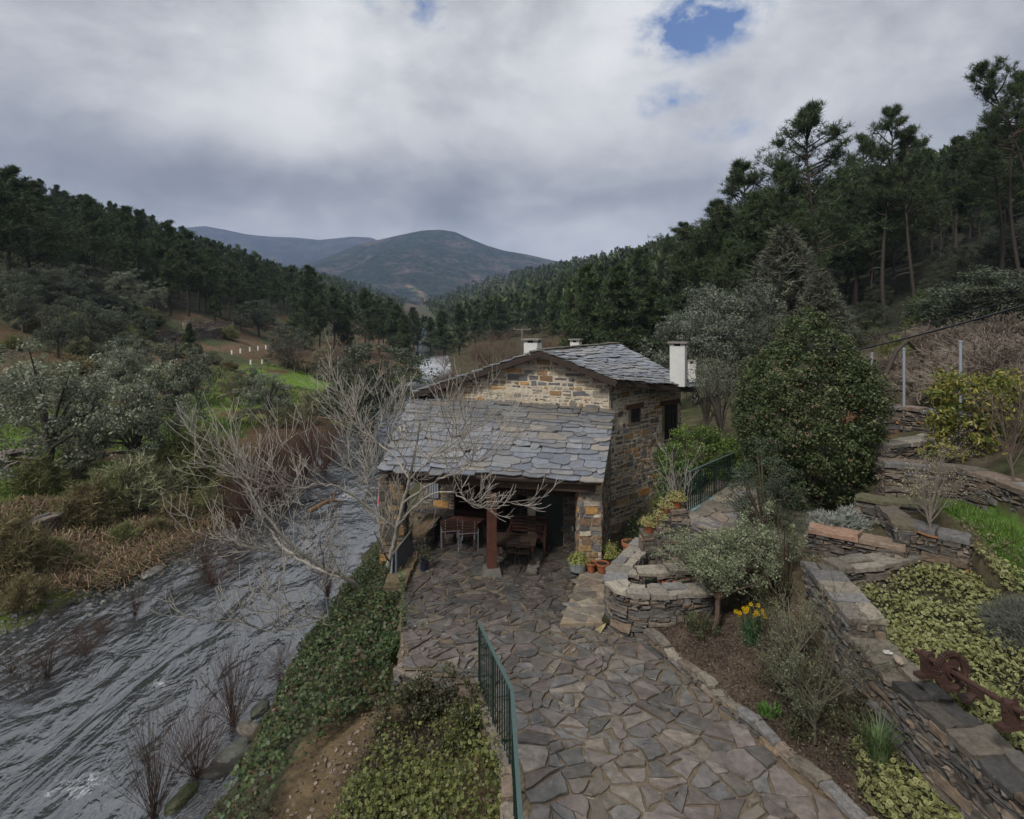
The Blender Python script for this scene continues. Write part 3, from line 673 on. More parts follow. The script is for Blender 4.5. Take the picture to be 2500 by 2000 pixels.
# ------------------------------------------------------------------ flagstone paving
def build_paving():
    o = bpy.data.objects.new('paving', None); COL.objects.link(o); props(o, 'irregular brown and grey flagstone paving of the path and patio', kind='structure')
    m = MB()                                     # bedding mortar
    xs = np.arange(-4.2, 5.6, .2); ys = np.arange(3.9, 20.4, .2)
    X, Y = np.meshgrid(xs, ys); ok = in_poly(X, Y, PAVE)
    V = []; Fc = []; idx = {}
    Z = pave_z(Y) - .012 + .006 * fbm(X * 2, Y * 2, 2, 9)
    for a in range(len(ys) - 1):
        for b in range(len(xs) - 1):
            if in_poly(np.array([xs[b] + .1]), np.array([ys[a] + .1]), PAVE)[0]:
                f = []
                for aa, bb in ((a, b), (a, b + 1), (a + 1, b + 1), (a + 1, b)):
                    if (aa, bb) not in idx: idx[(aa, bb)] = len(V); V.append((xs[bb], ys[aa], Z[aa, bb]))
                    f.append(idx[(aa, bb)])
                Fc.append(f)
    m.add(np.array(V), Fc, (.12, .096, .068)); m.build('bedding', MAT['mortar'], o)
    # seeds: variable density, larger flags on the path, smaller on the patio
    seeds = []; tries = 0
    while tries < 9000:
        tries += 1
        x, y = R.uniform(-3.6, 5.2), R.uniform(4.6, 20)
        rmin = (.60 if y < 11 else .52) * R.uniform(.6, 1.3)
        if all((x - a) ** 2 + ((y - b) * 1.0) ** 2 > rmin * rmin for a, b in seeds): seeds.append((x, y))
    seeds = [p for p in seeds if in_poly(np.array([p[0]]), np.array([p[1]]), PAVE)[0]]
    cells0 = voronoi(PAVE, seeds, 1.3, .25, .0, rmax=.75)
    def split(c, depth):
        n = len(c); a = abs(poly_area(c))
        if depth == 0 or a < .05 or (a < .22 and R.random() < .30): return [c]
        cx = sum(p[0] for p in c) / n; cy = sum(p[1] for p in c) / n
        sx = max(p[0] for p in c) - min(p[0] for p in c); sy = max(p[1] for p in c) - min(p[1] for p in c)
        an = (R.gauss(0, .45) + (pi / 2 if sx > sy * 1.15 else 0)) + R.choice((0, 0, .8)); nx, ny = -sin(an), cos(an); dd = cx * nx + cy * ny + R.uniform(-.14, .14) * sqrt(a)
        A_, B_ = [], []
        for k in range(n):
            p, q = c[k - 1], c[k]; fp = p[0] * nx + p[1] * ny - dd; fq = q[0] * nx + q[1] * ny - dd
            if (fp < 0) != (fq < 0): t = fp / (fp - fq); x_ = (p[0] + (q[0] - p[0]) * t, p[1] + (q[1] - p[1]) * t); A_.append(x_); B_.append(x_)
            (A_ if fq < 0 else B_).append(q)
        out = []
        for h_ in (A_, B_):
            if len(h_) > 2 and abs(poly_area(h_)) > .012: out += split(h_, depth - 1)
        return out
    def shrink(c, g_):
        if poly_area(c) < 0: c = c[::-1]
        out = c
        for k in range(len(c)):
            p, q = c[k - 1], c[k]; l = sqrt((q[0] - p[0]) ** 2 + (q[1] - p[1]) ** 2)
            if l < 1e-4: continue
            nx, ny = -(q[1] - p[1]) / l, (q[0] - p[0]) / l; dd = p[0] * nx + p[1] * ny + g_; r_ = []
            for j in range(len(out)):
                a, b = out[j - 1], out[j]; fa = a[0] * nx + a[1] * ny - dd; fb = b[0] * nx + b[1] * ny - dd
                if (fa > 0) != (fb > 0): t = fa / (fa - fb); r_.append((a[0] + (b[0] - a[0]) * t, a[1] + (b[1] - a[1]) * t))
                if fb > 0: r_.append(b)
            out = r_
            if len(out) < 3: return None
        return out
    cells = []
    for c in cells0:
        for h_ in split(c, 2 if c[0][1] < 9.5 else 3):
            h_ = shrink(h_, R.uniform(.005, .03))
            if h_ and len(h_) > 2: cells.append(h_)
    st = []
    for c in cells:
        if not all(in_poly(np.array([p[0] * .97 + c[0][0] * .03]), np.array([p[1]]), PAVE)[0] for p in c):
            cc = []
            cx = sum(p[0] for p in c) / len(c); cy = sum(p[1] for p in c) / len(c)
            if not in_poly(np.array([cx]), np.array([cy]), PAVE)[0]: continue
            for p in c:
                q = p
                for _ in range(6):
                    if in_poly(np.array([q[0]]), np.array([q[1]]), PAVE)[0]: break
                    q = (q[0] + (cx - q[0]) * .3, q[1] + (cy - q[1]) * .3)
                cc.append(q)
            c = cc
        if abs(poly_area(c)) < .012: continue
        if poly_area(c) < 0: c = c[::-1]
        c = rough_poly(rough_poly(c, .036), .014)
        cy = sum(p[1] for p in c) / len(c); cx = sum(p[0] for p in c) / len(c)
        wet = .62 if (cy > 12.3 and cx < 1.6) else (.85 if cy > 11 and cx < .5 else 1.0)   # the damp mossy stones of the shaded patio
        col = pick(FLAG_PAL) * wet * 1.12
        h = R.uniform(.006, .034)
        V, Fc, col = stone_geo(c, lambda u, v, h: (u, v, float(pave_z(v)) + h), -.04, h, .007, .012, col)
        st.append((V, Fc, col, area_px(V[len(c):2 * len(c)])))
    emit(st, MAT['flag'], o, 'flagstone', 300, 'small_flagstones')
    side = [(4.35, 14.0), (4.75, 13.35), (5.6, 12.75), (6.3, 13.6), (6.9, 16.6), (6.35, 16.9), (5.2, 15.0)]; s3 = []; st = []; tries = 0
    while tries < 900:
        tries += 1; x, y = R.uniform(4.3, 7.0), R.uniform(12.7, 17)
        if in_poly(np.array([x]), np.array([y]), side)[0] and all((x - a) ** 2 + (y - b) ** 2 > .36 ** 2 for a, b in s3): s3.append((x, y))
    for c in voronoi(side, s3, 1.4, .9, .04, rmax=.32):
        if poly_area(c) < 0: c = c[::-1]
        if abs(poly_area(c)) < .02: continue
        c = rough_poly(rough_poly(c, .03), .012)
        V, Fc, col = stone_geo(c, lambda u, v, h: (u, v, 4.24 + h), -.12, R.uniform(.01, .035), .008, .01, pick(CAP_PAL) * .9); st.append((V, Fc, col, area_px(V)))
    emit(st, MAT['flag'], o, 'flagstone', 300)
    # raised strip of slabs by the pots, with a step
    q = [(1.0, 12.0), (2.15, 12.05), (2.6, 13.2), (2.7, 14.6), (1.75, 14.65), (1.42, 13.4)]
    s2 = []; tries = 0
    while tries < 600:
        tries += 1; x, y = R.uniform(.9, 2.8), R.uniform(11.9, 14.8)
        if in_poly(np.array([x]), np.array([y]), q)[0] and all((x - a) ** 2 + (y - b) ** 2 > .3 ** 2 for a, b in s2): s2.append((x, y))
    st = []
    mm = MB(); n = len(q); zz = [float(pave_z(y)) for x, y in q]
    mm.add(np.array([(x, y, z - .05) for (x, y), z in zip(q, zz)] + [(x, y, z + .085) for (x, y), z in zip(q, zz)]), [(i, (i + 1) % n, n + (i + 1) % n, n + i) for i in range(n)] + [tuple(range(n, 2 * n))], (.21, .17, .12))
    mm.build('bedding', MAT['mortar'], o)
    for c in voronoi(q, s2, 1.5, .1, .04, rmax=.3):
        cx = sum(p[0] for p in c) / len(c); cy = sum(p[1] for p in c) / len(c)
        c2 = []
        for p in c:
            p_ = p
            for _ in range(8):
                if in_poly(np.array([p_[0]]), np.array([p_[1]]), q)[0]: break
                p_ = (p_[0] + (cx - p_[0]) * .3, p_[1] + (cy - p_[1]) * .3)
            c2.append(p_)
        if abs(poly_area(c2)) < .01: continue
        if poly_area(c2) < 0: c2 = c2[::-1]
        c2 = rough_poly(c2, .022)
        V, Fc, col = stone_geo(c2, lambda u, v, h: (u, v, float(pave_z(v)) + .085 + h), -.02, R.uniform(.01, .025), .01, .006, pick(CAP_PAL) * .95)
        st.append((V, Fc, col, area_px(V)))
    emit(st, MAT['flag'], o, 'flagstone', 300)
build_paving()
# ------------------------------------------------------------------ the stone house
GW = lambda X: 18.7 - .40 * (X - .94)             # gable wall line in plan
def bil(a, b, c, d):
    """patch: u along a->b (eave), v from a to d"""
    a, b, c, d = [np.array(q, float) for q in (a, b, c, d)]
    def S(u, v): return (a * (1 - u) + b * u) * (1 - v) + (d * (1 - u) + c * u) * v
    nrm = np.cross(b - a, d - a) + np.cross(b - a, c - b); nrm = nrm / np.linalg.norm(nrm)
    if nrm[2] < 0: nrm = -nrm
    return S, nrm, (np.linalg.norm(b - a) + np.linalg.norm(c - d)) / 2, (np.linalg.norm(d - a) + np.linalg.norm(c - b)) / 2
def slates(patch, exp_, wid, th, stones, pal=SLATE_PAL, dark_top=0.0, skip=None):
    S, nv, W, H = patch; v = -exp_[0] * .15 / H; k = 0
    while v < 1:
        e = R.uniform(*exp_) / H; u = -R.uniform(0, wid[1]) / W
        while u < 1.0:
            w = R.uniform(*wid) / W; a, b = max(u, -.012 * R.random()), min(u + w, 1.012); u += w
            if b - a < .35 * wid[0] / W: continue
            ln = e * R.uniform(1.5, 1.9); v0 = v + R.uniform(-.4, .38) * e; v1 = min(v0 + ln, 1.0)
            if v1 - v0 < .3 * e: continue
            gg = .006 / W
            low = [(a + gg, v0 + e * R.uniform(0, .5))]
            nn = R.choice((1, 2, 2, 3))
            for i in range(nn): low.append((a + (b - a) * (i + R.uniform(.3, .7)) / nn, v0 + e * R.uniform(-.18, .14)))
            low.append((b - gg, v0 + e * R.uniform(0, .5)))
            p = low + [(b - gg - .01 / W, v1), (a + gg + .01 / W, v1)]
            n = len(p); t = th * R.uniform(.6, 1.5); lift = .012 + th * 1.5; jitter = R.uniform(0, .014)
            if skip and skip((a + b) / 2, (v0 + v1) / 2): continue
            def hgt(vv): 
                f = min(max((vv - v0) / max(v1 - v0, 1e-6), 0), 1); return lift * (1 - f) + .006 + jitter
            top = [S(x, y) + nv * (hgt(y) + t) for x, y in p]; bot = [S(x, y) + nv * hgt(y) for x, y in p]
            V = np.array(bot + top)
            Fc = [tuple(range(n, 2 * n)), tuple(range(n - 1, -1, -1))] + [(i, (i + 1) % n, n + (i + 1) % n, n + i) for i in range(n)]
            c = np.array(R.choice(pal)) * R.uniform(.85, 1.18)
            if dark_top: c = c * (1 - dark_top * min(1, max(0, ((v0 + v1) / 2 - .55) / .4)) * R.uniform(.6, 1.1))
            stones.append((V, Fc, c, area_px(V[n:])))
        v += e * R.uniform(.92, 1.05); k += 1

def build_house():
    H = thing('stone_house', 'rubble stone house with slate roofs and open timber porch beside the river', 'house', (0.9, 18.7, 2.3))
    O = np.array(H.location)
    def blt(m, name, mat, parent=None, smooth=False):
        o = m.build(name, MAT[mat], parent or H, smooth)
        if (parent or H) is H: o.location = -H.location      # geometry is written in world places
        return o
    def blt2(m, name, mat, parent): return m.build(name, MAT[mat], parent)
    A = PY(1320, 857, 18.33); A = np.array(A)
    Lf = np.array(PY(1002, 962, 20.1)); C = np.array(PY(1505, 930, 17.43)); B = np.array(PY(1505, 841, 22.9)); D = np.array(PY(1705, 948, 19.9))
    B[2] = A[2] + .02; LB = Lf + (B - A); 
    # ---- walls: gable, right side, left side, back
    gl = (-3.25, GW(-3.25)); gr = (3.02, GW(3.02)); rb = (6.05, 20.55); bb = (3.7, 23.6); lb = (-0.4, 24.6)
    wall = MB()
    def roof_z(x, y):
        # height of the underside of the roof above a place
        ax, ay = A[0], A[1]; dx, dy = B[0] - A[0], B[1] - A[1]; l = sqrt(dx * dx + dy * dy); px = (x - ax) * dy / l - (y - ay) * dx / l
        if px > 0: return A[2] - .16 - px * .335
        return A[2] - .16 + px * .345
    n = 40; V = []; Fc = []
    for i in range(n + 1):
        x = gl[0] + (gr[0] - gl[0]) * i / n; y = GW(x); V += [(x, y, 1.2), (x, y, roof_z(x, y))]
    Fc += [(2 * i, 2 * i + 2, 2 * i + 3, 2 * i + 1) for i in range(n)]
    wall.add(V, Fc, (.42, .37, .29))
    pts = [gr, rb, bb, lb, gl]
    for (x1, y1), (x2, y2) in zip(pts[:-1], pts[1:]):
        m_ = 10; V = []
        for i in range(m_ + 1):
            x = x1 + (x2 - x1) * i / m_; y = y1 + (y2 - y1) * i / m_; V += [(x, y, 1.2), (x, y, min(roof_z(x, y), 7.2))]
        wall.add(V, [(2 * i, 2 * i + 2, 2 * i + 3, 2 * i + 1) for i in range(m_)], (.42, .37, .29))
    W = blt(wall, 'wall', 'mortar')
    st = []
    # gable stones (only where seen above the porch, and under the porch)
    gdir = np.array([gr[0] - gl[0], gr[1] - gl[1]]); gl_len = np.linalg.norm(gdir); gdir /= gl_len; gn = np.array([gdir[1], -gdir[0]])
    def sg(u, v, h): return (gl[0] + gdir[0] * u + gn[0] * h, gl[1] + gdir[1] * u + gn[1] * h, v)
    face_stones(st, 0, gl_len, lambda u: 5.9, lambda u: roof_z(gl[0] + gdir[0] * u, gl[1] + gdir[1] * u) - .03, sg, HOUSE_PAL, .06, .22, .8, 3.6, .075, proud=.014)
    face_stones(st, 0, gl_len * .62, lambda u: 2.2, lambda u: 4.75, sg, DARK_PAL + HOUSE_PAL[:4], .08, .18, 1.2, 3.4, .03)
    # right wall with two barred windows
    rd = np.array([rb[0] - gr[0], rb[1] - gr[1]]); rl = np.linalg.norm(rd); rd /= rl; rn = np.array([rd[1], -rd[0]])
    def sr(u, v, h): return (gr[0] + rd[0] * u + rn[0] * h, gr[1] + rd[1] * u + rn[1] * h, v)
    def pix_u(px):  # arc length along the right wall seen at a column
        s = (px - 1250) / F; return (s * gr[1] - gr[0]) / (rd[0] - s * rd[1])
    wins = []
    for x0, x1, yt, yb in ((1536, 1560, 998, 1030), (1618, 1650, 988, 1070)):
        u0, u1 = pix_u(x0), pix_u(x1); yy = gr[1] + rd[1] * (u0 + u1) / 2
        wins.append((u0, u1, CZ - (yb - HZ) / F * yy, CZ - (yt - HZ) / F * yy))
    def okr(u, v): return all(not (a - .03 < u < b + .03 and c - .02 < v < d + .12) for a, b, c, d in wins)
    face_stones(st, 0, rl, lambda u: 1.9, lambda u: min(7.1, roof_z(gr[0] + rd[0] * u, gr[1] + rd[1] * u)) - .05, sr, HOUSE_PAL + DARK_PAL[:4], .06, .26, .7, 2.8, .065, ok=okr, proud=.016)
    for u0, u1, z0, z1 in wins:
        um = (u0 + u1) / 2; wn = MB(); a = sr(u0, (z0 + z1) / 2, 0); M = np.stack([np.array([*rd, 0]), np.array([*rn, 0]), np.array([0, 0, 1])], 1)
        wn.box(sr(um, (z0 + z1) / 2, .012), (u1 - u0, .02, z1 - z0), (.012, .013, .014), M=M)
        wi = blt(wn, 'window', 'paint')
        nb = max(3, int((u1 - u0) / .11))
        for i in range(nb):
            bm = MB(); u = u0 + (u1 - u0) * (i + .5) / nb; bm.tube([sr(u, z0 + .01, .05), sr(u, z1 - .01, .05)], .011, (.03, .03, .032), 5); blt2(bm, 'bar', 'paint', wi)
        for zz in (z0 + (z1 - z0) * .2, z0 + (z1 - z0) * .8):
            bm = MB(); bm.bar(sr(u0, zz, .052), sr(u1, zz, .052), .012, .03, (.03, .03, .032)); blt2(bm, 'cross_bar', 'paint', wi)
        bm = MB(); bm.box(sr(um, z1 + .085, .02), (u1 - u0 + .34, .10, .15), (.085, .05, .032), M=M); blt2(bm, 'lintel', 'wood', wi)
        bm = MB(); bm.box(sr(um, z0 - .03, .03), (u1 - u0 + .1, .12, .05), (.14, .12, .10), M=M); blt2(bm, 'sill', 'stone', wi)
        for uu, s_ in ((u0, -1), (u1, 1)):      # plastered reveal
            bm = MB(); bm.box(sr(uu + .014 * s_, (z0 + z1) / 2, .035), (.03, .07, z1 - z0), (.20, .165, .12), M=M); blt2(bm, 'reveal', 'mortar', wi)
    # ---- porch roof
    EL = np.array(PY(925, 1152, 16.05)); ER = np.array(PY(1467, 1180, 14.25)); TR = np.array(PY(1497, 1001, GW(3.12) - .02)); TL = np.array(PY(1008, 968, GW(-3.5) - .02))
    PR = bil(EL, ER, TR, TL); S, nv, pw, ph = PR
    pr = MB(); th = .07
    q = [S(u, v) - nv * t for t in (th, 0) for u, v in ((0, 0), (1, 0), (1, 1), (0, 1))]
    pr.add(np.array(q), np.array([(3, 2, 1, 0), (4, 5, 6, 7), (0, 1, 5, 4), (1, 2, 6, 5), (2, 3, 7, 6), (3, 0, 4, 7)]), (.06, .045, .035))
    PRO = blt(pr, 'porch_roof', 'wood')
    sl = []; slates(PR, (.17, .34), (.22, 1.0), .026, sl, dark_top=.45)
    # ---- main roof (two slopes)
    R1 = bil(C, D, B, A); R2 = bil(Lf, LB, B, A)
    rf = MB()
    for S_, nn in ((R1[0], R1[1]), (R2[0], R2[1])):
        q = [S_(u, v) - nn * t for t in (.10, 0) for u, v in ((0, 0), (1, 0), (1, 1), (0, 1))]
        rf.add(np.array(q), np.array([(3, 2, 1, 0), (4, 5, 6, 7), (0, 1, 5, 4), (1, 2, 6, 5), (2, 3, 7, 6), (3, 0, 4, 7)]), (.055, .043, .035))
    RF = blt(rf, 'roof', 'wood')
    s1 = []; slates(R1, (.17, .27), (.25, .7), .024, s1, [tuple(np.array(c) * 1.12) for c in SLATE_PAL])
    s2 = []; slates(R2, (.22, .32), (.3, .8), .03, s2)
    allst = sorted([(s, PRO) for s in sl] + [(s, RF) for s in s1] + [(s, RF) for s in s2], key=lambda t: -t[0][3])
    for (V, Fc, c, a), par in allst[:300]:
        m = MB(); m.add(V, Fc, c); m.build('slate', MAT['slate'], par)
    for par in (PRO, RF):
        m = MB()
        for (V, Fc, c, a), p in allst[300:]:
            if p is par: m.add(V, Fc, c)
        if m.n: m.build('small_slates', MAT['slate'], par)['kind'] = 'stuff'
    for i in range(15):                          # ridge slabs
        a = A + (B - A) * (i / 15); b = A + (B - A) * ((i + 1.05) / 15); m = MB()
        m.bar(a + (0, 0, .05 + R.uniform(0, .02)), b + (0, 0, .05 + R.uniform(0, .02)), R.uniform(.26, .36), .03, pick([(.12, .11, .09), (.15, .12, .085), (.10, .105, .08)])); m.build('ridge_slab', MAT['stone'], RF)
    # timber: barge boards, eave board, rafter ends
    wd = (.036, .026, .021)
    for p, q in ((A, Lf), (A, C)):
        m = MB(); m.bar(np.array(p) + (0, -.02, -.10), np.array(q) + (0, -.02, -.10), .05, .17, wd); blt2(m, 'barge_board', 'wood', RF)
    m = MB(); m.bar(C + (0.02, .04, -.10), D + (0, 0, -.10), .04, .13, wd); blt2(m, 'eave_board', 'wood', RF)
    for e, k in ((Lf, 9), (C, 5)):
        for i in range(1, k + 1):
            p = A + (e - A) * (i / (k + .4)) + (0, 0, -.22); m = MB()
            m.bar(p + (.03, -.02, 0), p + (.05, .42, 0.0), .13, .13, tuple(np.array(wd) * R.uniform(.8, 1.3))); blt2(m, 'purlin_end', 'wood', RF)
    m = MB(); m.tube([(C[0] - .05, C[1] + .22, C[2] - .15), (C[0] - .1, C[1] + .25, C[2] - .4), (C[0] - .1, C[1] + .25, 6.25)], .028, (.02, .02, .02), 7); blt(m, 'downpipe', 'paint')
    # chimneys
    def chimney(px, yb, yt, Y, w, d, capw, rz=radians(-26)):
        p = np.array(PY(px, yb, Y)); zt = CZ - (yt - HZ) / F * Y; m = MB()
        m.box((p[0], p[1], (p[2] - .35 + zt) / 2), (w, d, zt - p[2] + .35), (.50, .50, .48), rz=rz); c = blt(m, 'chimney', 'plaster')
        m = MB(); m.box((p[0], p[1], zt + .04), (w * .92, d * .92, .08), (.02, .018, .016), rz=rz); blt2(m, 'soot_opening', 'mortar', c)
        for sx in (-1, 1):
            for sy in (-1, 1):
                q = np.array([sx * w * .36, sy * d * .36]); q = (q[0] * cos(rz) - q[1] * sin(rz), q[0] * sin(rz) + q[1] * cos(rz))
                m = MB(); m.box((p[0] + q[0], p[1] + q[1], zt + .045), (w * .3, d * .3, .088), (.32, .31, .29), rz=rz); blt2(m, 'cap_support', 'plaster', c)
        m = MB(); m.box((p[0], p[1], zt + .115), (w * capw, d * capw, .05), (.19, .175, .15), rz=rz); blt2(m, 'chimney_cap', 'stone', c)
    chimney(1656, 917, 845, 19.4, .49, .42, 1.3)
    chimney(1301, 866, 837, 19.9, .50, .42, 1.35)
    chimney(1406, 848, 836, 23.5, .38, .34, 1.35)
    chimney(1690, 910, 888, 22.5, .30, .3, 1.05)
    # ---- porch: beam, post, piers, side wall, door block
    m = MB(); m.bar(EL + (.25, .32, -.2), ER + (-.1, .32, -.2), .2, .22, (.05, .034, .024)); blt(m, 'porch_beam', 'wood')
    for i in range(9):
        u = .04 + .92 * i / 8; a = S(u, .03) - nv * .13; b = S(u, .98) - nv * .13; m = MB(); m.bar(a, b, .09, .11, (.042, .028, .02)); blt2(m, 'rafter', 'wood', PRO)
    px, py, pz = PZ(1200, 1404, 2.5); pz = float(pave_z(py)); beam_z = float((EL + (ER - EL) * .52)[2]) - .3
    m = MB(); m.box((px, py + .05, (pz + .17 + beam_z) / 2), (.235, .235, beam_z - pz - .17), (.078, .031, .022), rz=.12); post = blt(m, 'porch_post', 'wood')
    m = MB(); m.box((px, py + .05, pz + .09), (.50, .46, .2), (.105, .10, .085), rz=.12, taper=.8); blt2(m, 'stone_base', 'boulder', post)
    def pier(x0, x1, y0, y1, z0, z1, pal, pmort=(.26, .215, .16)):
        m = MB(); m.box(((x0 + x1) / 2, (y0 + y1) / 2, (z0 + z1) / 2), (x1 - x0, y1 - y0, z1 - z0), pmort)
        o = blt(m, 'pier', 'mortar')
        loc = []
        face_stones(loc, x0, x1, lambda u: z0, lambda u: z1, lambda u, v, h: (u, y0 - h, v), pal, .08, .2, 1.0, 3.0, .03, proud=.022)
        face_stones(loc, y0, y1, lambda u: z0, lambda u: z1, lambda u, v, h: (x1 + h, u, v), pal, .08, .2, 1.0, 3.0, .03, proud=.022)
        face_stones(loc, -y1, -y0, lambda u: z0, lambda u: z1, lambda u, v, h: (x0 - h, -u, v), pal, .08, .2, 1.0, 3.0, .03, proud=.022)
        emit(loc, MAT['wallstone'], o, 'stone', 120)
    pier(1.72, 2.30, 14.75, 15.4, 2.2, 4.62, HOUSE_PAL)
    pier(-3.75, -3.05, 16.25, 16.9, .8, 4.5, DARK_PAL + HOUSE_PAL[:3], (.12, .10, .075))
    # wall on the right of the porch, from the pier to the gable
    a, b = np.array([2.22, 15.3]), np.array([2.95, 17.85]); d = b - a; l = np.linalg.norm(d); d /= l; nn = np.array([d[1], -d[0]])
    m = MB(); m.bar((*a, 3.4), (*b, 3.9), .2, 3.6, (.22, .185, .14)); blt(m, 'porch_side_wall', 'mortar')
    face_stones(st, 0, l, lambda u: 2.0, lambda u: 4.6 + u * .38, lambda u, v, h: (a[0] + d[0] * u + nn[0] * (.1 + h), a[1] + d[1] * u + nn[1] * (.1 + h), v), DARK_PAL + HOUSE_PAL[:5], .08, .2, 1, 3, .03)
    # door block inside the porch
    dz0, dz1 = 2.2, 3.96; Yd = 16.3
    m = MB(); m.box((1.72, Yd + 1.0, 3.3), (.52, 1.9, 2.4), (.17, .145, .11)); m.box((.57, Yd + 1.0, 3.3), (.2, 1.9, 2.4), (.34, .30, .24)); blt(m, 'door_surround', 'mortar')
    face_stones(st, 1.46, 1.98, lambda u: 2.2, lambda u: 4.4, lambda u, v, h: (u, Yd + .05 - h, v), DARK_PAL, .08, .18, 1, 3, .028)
    m = MB(); m.box((1.1, Yd + .02, dz1 + .16), (1.5, .24, .26), (.04, .028, .02)); blt(m, 'door_lintel', 'wood')
    m = MB(); m.box((1.06, Yd + .14, (dz0 + dz1) / 2), (.86, .06, dz1 - dz0), (.010, .016, .014)); dr = blt(m, 'door', 'paint')
    for i in range(6):
        bm = MB(); bm.box((.70 + i * .075, Yd + .105, 3.2), (.018, .02, 1.3), (.02, .026, .024)); blt2(bm, 'bar', 'paint', dr)
    bm = MB(); bm.box((1.42, Yd + .10, 3.0), (.03, .06, .12), (.16, .13, .05)); blt2(bm, 'door_handle', 'paint', dr)
    m = MB(); m.box((1.06, Yd + .02, dz0 + .03), (.95, .3, .06), (.10, .09, .08)); blt(m, 'threshold', 'stone')
    m = MB(); m.box((1.72, Yd - .02, 3.05), (.06, .04, .16), (.5, .5, .52)); m.box((1.72, Yd - .03, 2.97), (.07, .05, .05), (.2, .12, .06)); blt(m, 'door_bell', 'plaster')
    # lit, barred opening at the left end of the porch
    gx = -2.75; gy = GW(gx); m = MB(); M = np.stack([np.array([*gdir, 0]), np.array([*gn, 0]), np.array([0, 0, 1])], 1)
    m.box((gx, gy - .06, 3.5), (.42, .03, 1.5), (.30, .32, .36), M=M); wi = blt(m, 'window', 'plaster')
    for i in range(5):
        bm = MB(); xx = gx - .18 + i * .09; bm.tube([(xx, GW(xx) - .12, 2.75), (xx, GW(xx) - .12, 4.25)], .012, (.04, .04, .045), 5); blt2(bm, 'bar', 'paint', wi)
    emit(st, MAT['wallstone'], W, 'stone', 300)
    return H
build_house()
# ------------------------------------------------------------------ garden walls
def XY(px, py, z): p = PZ(px, py, z); return (p[0], p[1])
def lin(P, a, b): return None
stone_wall('planter_wall', 'low curved rubble wall with pale cap round the planter beside the patio', [(3.35, 14.45), (2.8, 13.5), (2.33, 12.7), (2.2, 12.2), (2.3, 11.88), (2.62, 11.74), (3.1, 11.74), (3.7, 11.82), (4.35, 11.95)], 2.5, 3.46, .40,
           sides=(1, -1), cappal=[(.26, .235, .195), (.22, .20, .17), (.29, .26, .21), (.20, .195, .19)], caplen=(.22, .5))
stone_wall('planter_wall', 'short slab-topped cross wall inside the curved planter', [(2.45, 12.75), (3.2, 12.72), (4.1, 12.85)], 2.9, 3.48, .34, sides=(1,), cappal=[(.26, .235, .195), (.29, .26, .21)], caplen=(.3, .7))
stone_wall('stone_kerb', 'low stone edging between flagstone path and mulched bed', [(2.72, 11.5), (3.3, 10.05), (4.35, 7.34), (4.9, 5.8), (5.4, 4.4)], lambda u: 2.5, lambda u: 2.80 + .03 * sin(u * 5), .15,
           cat='kerb', sides=(1,), hmin=.08, hmax=.14, pal=DARK_PAL + [(.15, .11, .07), (.16, .125, .085)], caplen=(.25, .7), caph=.045, capover=.02)
stone_wall('garden_wall', 'dark retaining wall carrying the rusty gear shaft', [(5.5, 9.05), (5.47, 8.2), (5.5, 7.2), (5.62, 6.0), (5.7, 4.6)], 2.9, lambda u: 4.08 - .02 * u + .03 * sin(u * 4), .52, sides=(1, -1), hmin=.04, hmax=.13, amax=4.8, caplen=(.2, .55), cappal=[tuple(.85 * q for q in c) for c in DARK_PAL + CAP_PAL[:2]], caph=.05, capover=.02)
stone_wall('garden_wall', 'slab-capped wall running back from the broken end above the gear wall', [(5.82, 10.95), (5.72, 10.2), (5.6, 9.5), (5.5, 8.85)], 3.2, 4.36, .50, sides=(1, -1), caplen=(.25, .6), amax=4.6, capover=.03)
stone_wall('garden_wall', 'low wall with pale cap behind the variegated ground cover', [(5.95, 10.75), (6.8, 10.85), (7.6, 11.1), (8.3, 11.4), (9.0, 11.7)], 3.6, lambda u: 4.42 + .04 * u, .40, sides=(1,), caplen=(.3, .7), cappal=[(.22, .20, .165), (.19, .17, .14), (.17, .14, .12)])
stone_wall('garden_wall', 'low terrace wall with reddish slabs below the grey lavender', [XY(1975, 1283, 4.66), XY(2060, 1298, 4.66), XY(2215, 1330, 4.66)], 3.9, 4.66, .40, sides=(1,), caplen=(.5, 1.0), cappal=[(.24, .15, .105), (.20, .15, .11), (.17, .145, .115)])
stone_wall('garden_wall', 'terrace wall with orange stone and mossy slabs', [XY(2190, 1262, 5.0), XY(2245, 1282, 5.0), XY(2370, 1308, 5.0)], 4.1, 5.0, .36, sides=(1,), caplen=(.4, .9), pal=DARK_PAL + [(.25, .11, .045)])
stone_wall('garden_wall', 'mossy slab-topped wall beside the dense round bush', [XY(2092, 1205, 5.1), XY(2170, 1218, 5.1), XY(2290, 1228, 5.05)], 4.2, 5.08, .36, sides=(1,), caplen=(.5, .9), cappal=[(.12, .115, .07), (.14, .12, .085)])
stone_wall('garden_wall', 'short wall stepping down from the mossy slabs', [XY(2165, 1232, 5.05), XY(2190, 1255, 5.02), XY(2215, 1285, 5.0)], 4.2, 5.0, .34, sides=(1,), caplen=(.4, .8), cappal=[(.15, .13, .09), (.17, .145, .12)])
stone_wall('garden_wall', 'retaining wall along the far side of the grass strip', [XY(2150, 1125, 5.75), XY(2260, 1132, 5.75), XY(2350, 1140, 5.75), XY(2440, 1168, 5.72), XY(2540, 1205, 5.7)], 4.9, 5.75, .45, sides=(1,), caplen=(.4, 1.0))
stone_wall('garden_wall', 'sloping wall with long pale slabs under the fence wall', [XY(2150, 1082, 6.0), XY(2240, 1072, 6.0), XY(2330, 1050, 6.0)], 5.2, 6.0, .5, sides=(1,), caplen=(.6, 1.3), cappal=[(.24, .22, .185), (.20, .185, .16)])
